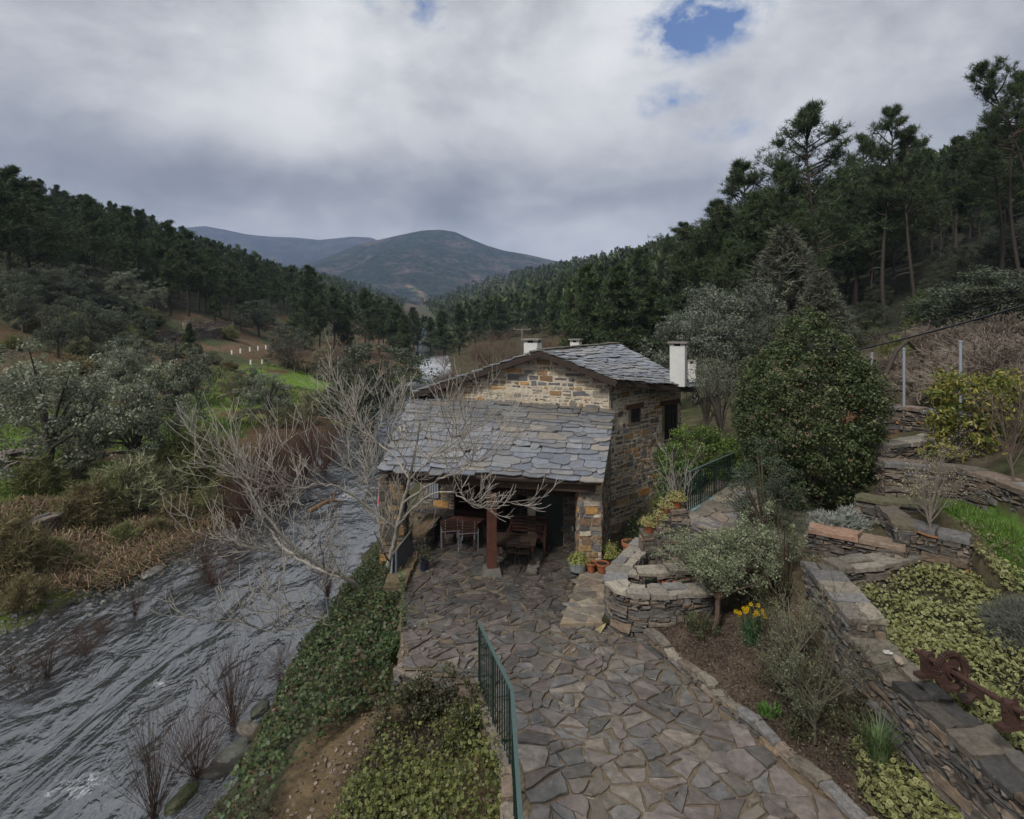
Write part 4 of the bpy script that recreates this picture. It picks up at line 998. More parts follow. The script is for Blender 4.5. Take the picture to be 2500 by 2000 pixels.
stone_wall('fence_wall', 'brown rubble retaining wall below the fence posts', [XY(2110, 985, 6.6), XY(2210, 992, 6.6), XY(2300, 1008, 6.55), XY(2420, 1028, 6.5)], 5.3, 6.6, .4, sides=(1,), pal=DARK_PAL + [(.15, .085, .045), (.19, .115, .06)], caplen=(.3, .7))
stone_wall('side_wall', 'retaining wall under the side path with broad flat slabs', [(4.15, 14.2), (4.2, 13.75), (4.7, 13.15), (5.3, 12.65), (5.75, 12.25)], 3.0, 4.28, .42, sides=(1,), caplen=(.4, .8), cappal=[(.24, .215, .175), (.20, .18, .15)])
stone_wall('parapet_wall', 'low parapet wall with sloping slab beside the dining table', [(-2.35, 17.6), (-2.62, 15.85)], 1.8, 3.05, .36, sides=(-1,), caplen=(.9, 1.8), cappal=[(.15, .105, .06)], capover=.03)
stone_wall('parapet_wall', 'short mossy stone block at the edge of the patio above the ivy', [(-2.78, 15.4), (-2.82, 13.7)], 1.6, 2.62, .42, sides=(1, -1), caplen=(.6, 1.0), cappal=[(.11, .09, .05)])
stone_wall('porch_step', 'stone step edge between the porch floor and the lower door', [(.78, 15.95), (.62, 15.2), (.48, 14.5)], 2.3, 2.62, .16, cat='step', sides=(-1, 1), caplen=(.3, .6), hmin=.08, hmax=.14, caph=.05)
stone_wall('terrace_wall', 'stepped mossy stone edge from the patio down to the dirt path', [(-2.15, 10.75), (-1.55, 10.42), (-1.0, 10.22), (-.5, 9.95), (-.02, 8.25), (.1, 6.0), (.15, 4.4)], 1.5, lambda u: 2.55, .2, sides=(1,), cap=True, caplen=(.3, .7), caph=.05)
p0, p1 = hit(25, 1350), hit(225, 1268)
stone_wall('field_wall', 'collapsed dry stone wall on the far river bank', [p0[:2], ((p0[0] + p1[0]) / 2 + .2, (p0[1] + p1[1]) / 2 - .3), p1[:2]], lambda u: .8, lambda u: 1.55 + .25 * sin(u * 1.3), .5, sides=(1,), cap=True, caplen=(.3, .6), cappal=DARK_PAL, gap=.03)
for (a, b), lab in ((((380, 835), (530, 826)), 'dark dry stone terrace wall below the cleared soil'), (((450, 803), (560, 806)), 'pale stone terrace wall at the foot of the pine wood')):
    p0, p1 = hit(*a), hit(*b); n = 6
    pts = [(p0[0] + (p1[0] - p0[0]) * i / n, p0[1] + (p1[1] - p0[1]) * i / n + .8 * sin(i * 1.3)) for i in range(n + 1)]
    zb = [g(*p) - .2 for p in pts]; ls = Path(pts).L
    stone_wall('field_wall', lab, pts, lambda u, zb=zb, ls=ls: float(np.interp(u, ls, zb)), lambda u, zb=zb, ls=ls: float(np.interp(u, ls, zb)) + 1.35 + .2 * sin(u), .6, sides=(1,), cap=False, hmin=.2, hmax=.4,
               pal=(DARK_PAL if 'dark' in lab else [(.24, .19, .14), (.20, .17, .14), (.28, .22, .16)]), gap=.05)

# ------------------------------------------------------------------ railings, posts, fences
GREEN, GREENT = (.008, .022, .019), (.05, .085, .08)
def railing(name, label, pts, zb, zt, step, col, colt, rail=(.05, .035), bar=.018, cat='railing', bottom=None, post_every=0):
    P = Path(pts); fb = zb if callable(zb) else (lambda u: zb); ft = zt if callable(zt) else (lambda u: zt)
    o = thing(name, label, cat, (*pts[0], fb(0))); O = np.array(o.location)
    for (a, b, la, lb) in zip(pts[:-1], pts[1:], P.L[:-1], P.L[1:]):
        m = MB(); m.bar(np.array((*a, ft(la))) - O, np.array((*b, ft(lb))) - O, rail[0], rail[1], colt); m.build('top_rail', MAT['paint'], o)
        if bottom:
            m = MB(); m.bar(np.array((*a, fb(la) + bottom)) - O, np.array((*b, fb(lb) + bottom)) - O, .03, .03, col); m.build('bottom_rail', MAT['paint'], o)
    n = int(P.len / step)
    for i in range(n + 1):
        u = P.len * i / n; x, y = P.at(u); m = MB(); w = bar
        post = i in (0, n) or (post_every and i % post_every == 0)
        if post: w = bar * 1.8
        m.box(np.array((x, y, (fb(u) + ft(u)) / 2)) - O, (w, w, ft(u) - fb(u)), col); m.build('post' if post else 'baluster', MAT['paint'], o)
    return o
railing('path_railing', 'dark green metal railing in the foreground at the left of the path', [(-.57, 10.0), (.0, 8.2), (.14, 4.9)], lambda u: 2.58, 3.70, .125, GREEN, GREENT, (.055, .026), .02, post_every=7)
a, b = PY(1671, 1157, 14.0), PY(1809, 1097, 17.2)
railing('side_railing', 'green metal railing climbing the side path beside the hedge', [a[:2], b[:2]], lambda u: 4.22 - .02 * u, lambda u: 5.23 - .035 * u, .125, GREEN, GREENT, (.05, .03), .02, post_every=8)
m = MB(); m.bar((a[0], a[1], 4.24), (b[0], b[1], 4.16), .22, .08, (.16, .22, .21)); props(m.build('railing_kerb', MAT['plain']), 'pale green concrete kerb under the side path railing', 'kerb')
railing('porch_railing', 'black metal railing round the stairwell behind the garden bench', [(.42, 17.6), (-.2, 16.55), (.80, 15.98)], lambda u: 2.5, 3.32, .1, (.012, .013, .016), (.02, .022, .026), (.03, .025), .012, bottom=.12)
railing('river_fence', 'dark barred fence panel between grey post and stone pier', [(-2.98, 14.35), (-2.72, 15.6)], lambda u: 2.35, lambda u: 3.12 + .12 * u, .035, (.02, .022, .025), (.14, .14, .13), (.03, .05), .012)
def grey_post(px, yb, yt, Y, lab, lean=0.0, r=.03, col=(.10, .12, .14)):
    b = PY(px, yb, Y); t = PY(px + lean, yt, Y); m = MB()
    m.tube([np.array((0, 0, -.4)), np.array((t[0] - b[0], 0, t[2] - b[2]))], r, col, 8)
    m.tube([np.array((t[0] - b[0], 0, t[2] - b[2])), np.array((t[0] - b[0], 0, t[2] - b[2] + .02))], r * 1.15, (.16, .09, .07), 8)
    o = m.build('metal_post', MAT['paint']); o.location = b; props(o, lab, 'post', 'metal posts along the river bank')
grey_post(815, 1560, 1462, 14.3, 'grey metal post in the ivy above the river below the fig tree', -18)
grey_post(682, 1890, 1735, 11.3, 'grey metal post standing in the nettles at the lower river bank', -14, .034)
grey_post(943, 1462, 1360, 14.4, 'pale grey post leaning by the barred fence', 17, .028, (.22, .24, .27))
grey_post(967, 1410, 1345, 14.4, 'dark grey post holding the barred fence panel', 0, .03, (.10, .12, .15))
for i, (px, yb, yt, Y) in enumerate(((2129, 935, 864, 18.5), (2207, 992, 853, 15.7), (2345, 1008, 836, 14.6))):
    p = PY(px, yb, Y); t = PY(px, yt, Y); m = MB(); m.tube([(0, 0, -.3), (0, 0, t[2] - p[2])], .034, (.24, .27, .31), 8); m.lathe([(.045, 0), (.045, .03), (0, .045)], (0, 0, t[2] - p[2]), (.24, .27, .31), 8)
    o = m.build('fence_post', MAT['paint']); o.location = p
    props(o, ('short galvanised fence post nearest the round bush', 'galvanised fence post standing between the other two on the rubble wall', 'tall galvanised fence post nearest the yellow bush')[i], 'post', 'galvanised fence posts on the wall')

# ------------------------------------------------------------------ porch furniture
WOOD = (.052, .025, .018)
def dining_table():
    z = 2.5; a, b, c, d = [np.array(PZ(*q, 3.22)) for q in ((1078, 1276), (1161, 1283), (1185, 1264), (1108, 1259))]
    o = thing('dining_table', 'dark wooden dining table behind the two armchairs on the porch', 'table', (*((a + c) / 2)[:2], z)); O = np.array(o.location)
    for i in range(6):
        t0, t1 = i / 6 + .006, (i + 1) / 6 - .006; m = MB()
        q = [a + (d - a) * t0, b + (c - b) * t0, b + (c - b) * t1, a + (d - a) * t1]
        V = np.array([p - (0, 0, .035) for p in q] + q) - O
        m.add(V, np.array([(3, 2, 1, 0), (4, 5, 6, 7), (0, 1, 5, 4), (1, 2, 6, 5), (2, 3, 7, 6), (3, 0, 4, 7)]), np.array((.10, .045, .03)) * R.uniform(.85, 1.15)); m.build('plank', MAT['wood'], o)
    for p, q in ((a, b), (b, c), (c, d), (d, a)):
        m = MB(); ct = (a + c) / 2; k = .93; m.bar((ct + (p - ct) * k) - O - (0, 0, .08), (ct + (q - ct) * k) - O - (0, 0, .08), .025, .09, WOOD); m.build('apron', MAT['wood'], o)
    for p in (a, b, c, d):
        q = (a + c) / 2 + (p - (a + c) / 2) * .9; m = MB(); m.box((q[0] - O[0], q[1] - O[1], .34), (.07, .07, .68), WOOD); m.build('leg', MAT['wood'], o)
dining_table()
def armchair(x, y, rz, lab):
    o = thing('armchair', lab, 'chair', (x, y, 2.52), rz, 'steel and wood armchairs at the dining table'); st = (.20, .21, .225)
    for s in (-1, 1):
        for nm, pts in (('side_frame', [(s * .27, -.24, .0), (s * .27, -.24, .62), (s * .27, .24, .62), (s * .27, .24, .0), (s * .27, -.24, .0)]),):
            for p, q in zip(pts[:-1], pts[1:]):
                m = MB(); m.bar(p, q, .028, .02, st, up=(1, 0, 0)); m.build('frame_bar', MAT['paint'], o)
        m = MB(); m.bar((s * .27, -.26, .64), (s * .27, .24, .64), .05, .022, WOOD); m.build('armrest', MAT['wood'], o)
        m = MB(); m.bar((s * .17, -.20, .30), (s * .17, -.32, .86), .03, .015, st); m.build('back_upright', MAT['paint'], o)
    m = MB(); m.bar((-.27, -.245, .5), (.27, -.245, .5), .03, .022, st); m.build('back_rail', MAT['paint'], o)
    for i in range(5):
        m = MB(); m.box((0, -.19 + i * .095, .42), (.5, .08, .018), np.array(WOOD) * R.uniform(.8, 1.2)); m.build('seat_slat', MAT['wood'], o)
    for i in range(4):
        t = i / 3; m = MB(); m.box((0, -.255 - .055 * t, .55 + .28 * t), (.46, .018, .075), np.array(WOOD) * R.uniform(.8, 1.2)); m.build('back_slat', MAT['wood'], o)
a = PZ(1088, 1341, 2.5); armchair(a[0] + .12, a[1] + .22, .18, 'steel framed wooden armchair at the left end of the dining table')
a = PZ(1140, 1347, 2.5); armchair(a[0], a[1] + .22, .18, 'steel framed wooden armchair at the right end of the dining table, nearest the red post')
def folding_chair(x, y, rz, lab):
    o = thing('folding_chair', lab, 'chair', (x, y, 2.52), rz, 'black folding chairs on the porch'); c = (.012, .012, .013)
    for s in (-1, 1):
        m = MB(); m.tube([(s * .19, -.22, 0), (s * .19, .2, .46)], .010, c, 5); m.build('leg', MAT['paint'], o)
        m = MB(); m.tube([(s * .17, .22, 0), (s * .17, -.16, .46), (s * .17, -.24, .82)], .010, c, 5); m.build('back_leg', MAT['paint'], o)
    for i in range(4):
        m = MB(); m.box((0, -.13 + i * .1, .455), (.37, .08, .014), (.02, .014, .011)); m.build('seat_slat', MAT['wood'], o)
    for i in range(2):
        m = MB(); m.box((0, -.21 - i * .025, .66 + i * .1), (.36, .014, .06), (.02, .014, .011)); m.build('back_slat', MAT['wood'], o)
folding_chair(-.02, 14.98, .25, 'black folding chair with crossed legs right of the red post')
folding_chair(.26, 14.9, .1, 'black folding chair with crossed legs under the low table corner')
folding_chair(-.62, 16.35, 1.2, 'black folding chair half hidden between dining table and red post')
def slat_table():
    o = thing('low_table', 'dark slatted wooden table in front of the garden bench', 'table', (.08, 15.35, 2.52), -.12)
    for i in range(7):
        m = MB(); m.box((0, -.36 + i * .12, .60), (1.15, .105, .025), np.array((.045, .03, .022)) * R.uniform(.8, 1.25)); m.build('slat', MAT['wood'], o)
    for sx in (-1, 1):
        for sy in (-1, 1):
            m = MB(); m.box((sx * .5, sy * .33, .29), (.06, .06, .58), WOOD); m.build('leg', MAT['wood'], o)
    for sy in (-1, 1):
        m = MB(); m.box((0, sy * .33, .545), (.95, .03, .08), WOOD); m.build('apron', MAT['wood'], o)
slat_table()
def bench():
    o = thing('garden_bench', 'dark red slatted wooden bench behind the low table', 'bench', (.42, 15.95, 2.52), -.14)
    c = (.045, .02, .014)
    for i in range(5):
        m = MB(); m.box((0, -.22 + i * .1, .42), (1.05, .085, .022), np.array(c) * R.uniform(.8, 1.25)); m.build('seat_slat', MAT['wood'], o)
    for i in range(5):
        m = MB(); m.box((0, .26 + i * .018, .52 + i * .088), (1.05, .022, .065), np.array(c) * R.uniform(.8, 1.25)); m.build('back_slat', MAT['wood'], o)
    for s in (-1, 1):
        m = MB(); m.box((s * .5, -.24, .31), (.06, .06, .62), c); m.build('leg', MAT['wood'], o)
        m = MB(); m.bar((s * .5, .25, 0), (s * .5, .36, .94), .06, .05, c, up=(1, 0, 0)); m.build('back_leg', MAT['wood'], o)
        m = MB(); m.bar((s * .5, -.28, .64), (s * .5, .30, .64), .07, .03, c); m.build('armrest', MAT['wood'], o)
bench()
o = thing('sideboard', 'dark red wooden settle against the back wall of the porch', 'bench', (-.95, 18.2, 2.5), -.38)
for nm, c_, s_ in (('seat', (0, 0, .42), (1.7, .5, .06)), ('front_panel', (0, -.22, .2), (1.66, .03, .38)), ('back_panel', (0, .26, .95), (1.7, .05, 1.1)), ('side_panel', (-.84, 0, .55), (.05, .52, 1.1)), ('side_panel', (.84, 0, .55), (.05, .52, 1.1))):
    m = MB(); m.box(c_, s_, (.036, .014, .011)); m.build(nm, MAT['wood'], o)

# ------------------------------------------------------------------ pots
def pot_geo(r, h, rim=True):
    return [(r * .62, 0), (r * .66, .01), (r * .9, h * .78), (r * .92, h * .8), (r * 1.04, h * .8), (r * 1.04, h), (r * .92, h), (r * .88, h * .86), (0, h * .86)] if rim else [(r * .85, 0), (r * .87, .01), (r, h), (r * .95, h), (r * .92, h * .88), (0, h * .88)]
def flowerpot(lab, x, y, z, r, h, col=(.27, .095, .045), plant=None, pr=.2, ph=.18, mat='clay', rim=True, cat='flower pot', group=None, name='flower_pot', nleaf=700, lsize=.035, rimc=None):
    o = thing(name, lab, cat, (x, y, z), R.uniform(0, 3), group)
    m = MB(); m.lathe(pot_geo(r, h, rim), (0, 0, 0), col, 22); m.build('pot', MAT[mat], o, smooth=False)
    m = MB(); m.lathe([(r * .9, h * .87), (0, h * .885)], (0, 0, 0), (.03, .022, .016), 14); m.build('soil', MAT['ground'], o)
    if plant is not None:
        m = MB(); P = RNG.normal(size=(nleaf, 3)); P /= np.linalg.norm(P, axis=1, keepdims=True); P[:, 2] = np.abs(P[:, 2]); nn = P.copy()
        P = P * (RNG.uniform(.55, 1.05, (nleaf, 1))) * (1 + .25 * np.sin(P[:, :1] * 9 + 2) * np.cos(P[:, 1:2] * 8)) * np.array([pr, pr, ph]); P[:, 2] += h * .85
        cc = np.array(plant)[RNG.integers(0, len(plant), nleaf)] * RNG.uniform(.7, 1.25, (nleaf, 1))
        m.leaves(P, RNG.uniform(.7, 1.3, nleaf) * lsize, cc, nn, 1.0, .75); m.build('foliage', MAT['leaf'], o)
        m = MB()
        for k in range(9):
            an = k * .7; m.tube([(0, 0, h * .8), (cos(an) * pr * .4, sin(an) * pr * .4, h + ph * .4), (cos(an) * pr * .7, sin(an) * pr * .7, h + ph * .75)], .005, (.06, .06, .03), 4, False)
        m.build('stem', MAT['twig'], o)
    return o
YG = [(.27, .30, .06), (.32, .33, .10), (.20, .27, .05), (.36, .34, .14)]
zz = float(pave_z(14.2)) + .1
def pxy(px, py, z): p = PZ(px, py, z); return p[0], p[1], p[2]
flowerpot('galvanised tub with yellow green succulent on the slab strip', *pxy(1411, 1392, zz), .235, .24, (.20, .215, .22), YG, .27, .24, 'paint', False, nleaf=1500, name='metal_tub', cat='tub')
flowerpot('small terracotta pot in front between tub and its larger twin', *pxy(1443, 1396, zz), .13, .24, group='terracotta pots by the porch pier')
flowerpot('wide terracotta pot at the front right of the pot group', *pxy(1470, 1396, zz), .165, .23, group='terracotta pots by the porch pier')
flowerpot('terracotta pot with seedlings behind the two front pots', *pxy(1453, 1380, zz), .15, .30, plant=[(.10, .17, .04)], pr=.11, ph=.08, nleaf=120, lsize=.03, group='terracotta pots by the porch pier')
flowerpot('pot with a large round yellow green succulent by the pier', *pxy(1487, 1376, zz), .17, .26, (.13, .075, .05), YG + [(.30, .24, .10)], .33, .34, nleaf=1700)
flowerpot('terracotta pot with sprigs standing behind the planter wall', *pxy(1537, 1365, 2.75), .2, .46, (.30, .12, .06), [(.06, .09, .04)], .14, .12, nleaf=220, lsize=.03)
flowerpot('dark blue pot with a leafy twig at the patio edge', *pxy(1036, 1392, 2.5), .115, .32, (.012, .014, .028), [(.07, .06, .03), (.05, .09, .03)], .26, .36, 'paint', False, nleaf=150, lsize=.05)
SUC = [(.30, .30, .09), (.36, .33, .14), (.40, .30, .17), (.22, .27, .07)]
for i, (px, py, lab) in enumerate(((1585, 1300, 'potted pale succulent lowest on the planter steps'), (1618, 1283, 'terracotta pot of pale succulent second from the bottom of the steps'), (1630, 1258, 'terracotta pot of succulent below the top pot of the steps'), (1652, 1240, 'terracotta pot of succulent highest beside the railing foot'))):
    p = PY(px, py, 13.9 - .05 * i); x, y, z = p
    flowerpot(lab, x, y, z, .15, .24, (.25, .085, .04), SUC, .25, .20, nleaf=1000, group='succulent pots stepping up by the planter')
    stone_wall('stone_step', ('lowest', 'second', 'third', 'topmost')[i] + ' rough stone step carrying a potted succulent', [(x - .2, y), (x + .22, y + .03)], 3.0, z + .005, .36, cat='step', sides=(1,), caplen=(.5, .6), hmin=.1, hmax=.2, capover=.02)
def trough(lab, px, py, z, rz, l=.62, w=.2, h=.17):
    x, y, _ = PZ(px, py, z); o = thing('plant_trough', lab, 'planter', (x, y, z), rz); c = (.27, .085, .04)
    for nm, cc, s in (('base', (0, 0, .01), (l - .03, w - .03, .02)), ('long_side', (0, -w / 2 + .008, h / 2), (l, .016, h)), ('long_side', (0, w / 2 - .008, h / 2), (l, .016, h)), ('end', (-l / 2 + .008, 0, h / 2), (.016, w - .034, h)), ('end', (l / 2 - .008, 0, h / 2), (.016, w - .034, h)), ('rim', (0, -w / 2 - .006, h), (l + .03, .025, .03)), ('rim', (0, w / 2 + .006, h), (l + .03, .025, .03)), ('soil', (0, 0, h * .62), (l - .04, w - .04, .02))):
        m = MB(); m.box(cc, s, c if nm != 'soil' else (.035, .025, .018)); m.build(nm, MAT['clay' if nm != 'soil' else 'ground'], o)
trough('empty terracotta trough lying in the curved planter', 1625, 1436, 3.1, -.9)
trough('second terracotta trough close behind in the curved planter', 1612, 1425, 3.1, -.9, .55)
flowerpot('black plastic pot against the inside of the planter wall', *pxy(1588, 1440, 3.1), .13, .26, (.012, .013, .015), [(.06, .10, .03)], .08, .05, 'paint', False, nleaf=80, lsize=.03)
# yellow hose in the gully
m = MB()
for k in range(5):
    x0, y0 = 2.02 + .012 * k, 12.0 + .03 * k
    m.tube([(x0 - .22 - .03 * k, y0 - .3, 2.60), (x0 - .10, y0 - .1, 2.63), (x0 + .02, y0 + .12, 2.72 + .02 * k), (x0 + .08, y0 + .42, 2.84)], .010, (.36, .31, .16), 6)
props(m.build('garden_hose', MAT['paint'], smooth=True), 'coiled pale yellow hose lying against the planter wall', 'hose')
m = MB(); m.bar((1.95, 11.95, 2.72), (2.62, 13.3, 2.78), .16, .08, (.035, .036, .02)); props(m.build('drain_channel', MAT['mortar']), 'mossy dark drainage channel between slab strip and planter wall', 'channel')
# garden lamp
x, y, z = PZ(1945, 1478, 3.35); o = thing('garden_lamp', 'leaning cream bollard lamp by the wall', 'lamp', (x, y, z - .1)); o.rotation_euler = (0, -.12, 0)
m = MB(); m.tube([(0, 0, 0), (0, 0, .36)], .028, (.05, .05, .05), 10); m.build('stake', MAT['paint'], o)
m = MB(); m.lathe([(.03, .34), (.062, .36), (.066, .58), (0, .58)], (0, 0, 0), (.48, .43, .31), 16); m.build('lamp_body', MAT['plain'], o)
m = MB(); m.lathe([(.0, .581), (.07, .581), (.07, .61), (0, .62)], (0, 0, 0), (.5, .46, .36), 16); m.build('lamp_cap', MAT['plain'], o)

# ------------------------------------------------------------------ rusty gear shaft on the wall
def gear():
    a = np.array(PY(2235, 1588, 7.75)); b = np.array(PY(2497, 1742, 6.35)); RU = (.046, .023, .017)
    o = thing('gear_shaft', 'rusty iron shaft with a toothed gear wheel resting on the garden wall', 'gear', (a + b) / 2); O = np.array(o.location)
    d = (b - a) / np.linalg.norm(b - a); r = np.cross(d, (0, 0, 1)); r /= np.linalg.norm(r); u = np.cross(r, d); M = np.stack([r, u, d], 1)   # local z along the shaft
    m = MB(); m.tube([a - O, b - O], .034, RU, 14); m.build('shaft', MAT['rust'], o)
    gc = a + (b - a) * .37 - O
    g_ = MB(); n = 44
    g_.lathe([(.055, -.05), (.085, -.05), (.085, .05), (.055, .05)], gc, RU, 20, M); g_.build('hub', MAT['rust'], o)
    g_ = MB(); g_.lathe([(.165, -.022), (.225, -.022), (.232, .03), (.20, .045), (.165, .022), (.165, -.022)], gc, RU, n, M); wheel = g_.build('gear_wheel', MAT['rust'], o)
    for i in range(n):
        an = i * 2 * pi / n; t = MB(); L_ = np.stack([np.array([cos(an), sin(an), 0]), np.array([-sin(an), cos(an), 0]), np.array([0, 0, 1])], 1)
        MM = M @ L_; t.box(gc + M @ np.array([.222 * cos(an), .222 * sin(an), .02]), (.05, .016, .06), np.array(RU) * R.uniform(.8, 1.3), M=MM); t.build('tooth', MAT['rust'], wheel)
    for i in range(4):
        an = i * pi / 2 + .6; s = MB(); L_ = np.stack([np.array([cos(an), sin(an), 0]), np.array([-sin(an), cos(an), 0]), np.array([0, 0, 1])], 1)
        s.box(gc + M @ np.array([.125 * cos(an), .125 * sin(an), 0]), (.11, .14, .026), RU, M=M @ L_); s.build('spoke', MAT['rust'], wheel)
    for t_ in (.13, .90):
        c = a + (b - a) * t_ - O; k = MB()
        k.lathe([(.035, -.05), (.068, -.05), (.068, .05), (.035, .05)], c, RU, 16, M); bl = k.build('bearing_block', MAT['rust'], o)
        k = MB(); k.bar(c - u * .12 - r * .075, c - u * .12 + r * .075, .085, .14, RU, up=u); k.build('pedestal', MAT['rust'], bl)
        k = MB(); k.bar(c - u * .215 - r * .17, c - u * .215 + r * .17, .12, .05, RU, up=u); k.build('foot', MAT['rust'], bl)
        for s in (-1, 1):
            k = MB(); k.tube([c - u * .05 + r * s * .085, c + u * .10 + r * s * .085], .014, RU, 6); k.build('bolt', MAT['rust'], bl)
            k = MB(); k.bar(c - u * .05 + r * s * .075, c + u * .05 + r * s * .075, .07, .025, RU, up=r); k.build('bearing_lug', MAT['rust'], bl)
    x, y, z = PZ(2365, 1712, 4.10); o2 = thing('iron_bracket', 'rusty triangular iron bracket lying on the wall under the gear shaft', 'bracket', (x, y, z + .03), .4)
    m = MB(); m.add(np.array([(-.12, -.08, 0), (.14, -.02, 0), (.14, .04, 0), (-.06, .1, 0), (-.13, .03, 0), (-.12, -.08, .03), (.14, -.02, .03), (.14, .04, .03), (-.06, .1, .03), (-.13, .03, .03)]),
                    [(4, 3, 2, 1, 0), (5, 6, 7, 8, 9)] + [(i, (i + 1) % 5, 5 + (i + 1) % 5, 5 + i) for i in range(5)], RU); m.build('plate', MAT['rust'], o2)
    m = MB(); m.bar((.14, -.1, .04), (.14, .1, .04), .02, .1, RU); m.build('flange', MAT['rust'], o2)
    m = MB(); m.lathe([(.045, .031), (.02, .031), (.02, .033)], (-.06, .02, 0), (.015, .01, .008), 14); m.build('bolt_hole', MAT['rust'], o2)
gear()
# ------------------------------------------------------------------ plants: generators
def unit(v): v = np.asarray(v, float); return v / max(np.linalg.norm(v), 1e-9)
def branch(m, p, d, r, Ln, lvl, col, up=.25, wig=.25, kids=(3, 5), shrink=.62, ang=(.5, 1.0), n=7, tips=None, rmin=.0035, sides=(7, 5, 4, 3, 3), spread0=.25, rtaper=.45, kidr=.6, col2=None):
    """one limb and its twigs, appended to m; tips gathers (point, direction)"""
    P = [np.array(p, float)]; D = unit(d); seg = Ln / n; rs = [r]; dirs = [D]
    for i in range(n):
        D = unit(D + np.array([R.gauss(0, wig), R.gauss(0, wig), R.gauss(0, wig) + up]) * (1.6 / n))
        P.append(P[-1] + D * seg); rs.append(max(rmin, r * (1 - (1 - rtaper) * (i + 1) / n))); dirs.append(D)
    c = col if col2 is None or lvl > 1 else col2
    m.tube(P, rs, c, sides[min(len(sides) - 1, max(0, 4 - lvl - 1))], False)
    if lvl <= 0:
        if tips is not None: tips.append((P[-1], D)); tips.append((P[n // 2], dirs[n // 2]))
        return
    k = R.randint(*kids)
    for j in range(k):
        t = spread0 + (1 - spread0) * (j + R.random()) / k; i = min(n, max(1, int(t * n)))
        a = R.uniform(*ang); ax = unit(np.cross(dirs[i], [R.gauss(0, 1), R.gauss(0, 1), R.gauss(0, 1)]))
        nd = dirs[i] * cos(a) + ax * sin(a)
        branch(m, P[i], nd, max(rmin, rs[i] * kidr), Ln * shrink * R.uniform(.7, 1.2), lvl - 1, col, up, wig, kids, shrink, ang, n, tips, rmin, sides, spread0, rtaper, kidr, col2)
    if tips is not None and lvl == 1: tips.append((P[-1], D))
def clump_leaves(m, centres, rad, per, size, cols, flat=.75, shell=.55, aspect=.55, upb=.35):
    """leaves round many clump centres: lighter outside and above is left to the light"""
    C = np.asarray(centres, float); k = len(C); rad = np.broadcast_to(np.asarray(rad, float), (k,)); idx = np.repeat(np.arange(k), per); n = len(idx)
    d = RNG.normal(size=(n, 3)); d /= np.linalg.norm(d, axis=1, keepdims=True)
    rr = rad[idx] * (shell + (1 - shell) * RNG.random(n)) * RNG.uniform(.8, 1.15, n)
    P = C[idx] + d * rr[:, None] * np.array([1, 1, flat])
    cc = np.asarray(cols)[RNG.integers(0, len(cols), n)] * RNG.uniform(.75, 1.28, (n, 1)) * RNG.uniform(.7, 1.3, k)[idx][:, None]
    nn = d + np.array([0, 0, upb]); m.leaves(P, size * RNG.uniform(.7, 1.35, n), cc, nn, 1.1, aspect)
def crown_points(n, rx, ry, rz, zc, seed, lump=.3, shell=.62, low=-.55):
    rg = np.random.default_rng(seed); d = rg.normal(size=(n * 3, 3)); d /= np.linalg.norm(d, axis=1, keepdims=True); d = d[d[:, 2] > low][:n]
    ph = rg.uniform(0, 6, 6); k = 1 + lump * (np.sin(d[:, 0] * 3.1 + ph[0]) * np.sin(d[:, 1] * 2.7 + ph[1]) + .6 * np.sin(d[:, 2] * 5 + ph[2]) * np.sin(d[:, 0] * 5.3 + ph[3]))
    r = k * (shell + (1 - shell) * rg.random(len(d)) ** .6)
    return d * r[:, None] * np.array([rx, ry, rz]) + np.array([0, 0, zc])

PINE_C = [(.046, .068, .028), (.060, .085, .034), (.036, .054, .025), (.076, .096, .040)]
def needle_tufts(m, P, D, ln, k, cols, wd=.10):
    P = np.asarray(P); D = np.asarray(D); n = len(P); idx = np.repeat(np.arange(n), k); N_ = len(idx)
    d = D[idx] * .55 + RNG.normal(size=(N_, 3)) * .62; d /= np.linalg.norm(d, axis=1, keepdims=True)
    L_ = ln * RNG.uniform(.6, 1.2, N_)[:, None]; w = np.cross(d, RNG.normal(size=(N_, 3))); w /= np.maximum(np.linalg.norm(w, axis=1, keepdims=True), 1e-6)
    a = P[idx] + RNG.normal(size=(N_, 3)) * ln * .12
    V = np.stack([a - w * L_ * wd, a + w * L_ * wd, a + d * L_], 1).reshape(-1, 3)
    cc = np.asarray(cols)[RNG.integers(0, len(cols), N_)] * RNG.uniform(.7, 1.3, (N_, 1)) * RNG.uniform(.75, 1.25, n)[idx][:, None]
    m.add(V, np.arange(N_ * 3).reshape(-1, 3), np.repeat(cc, 3, 0))
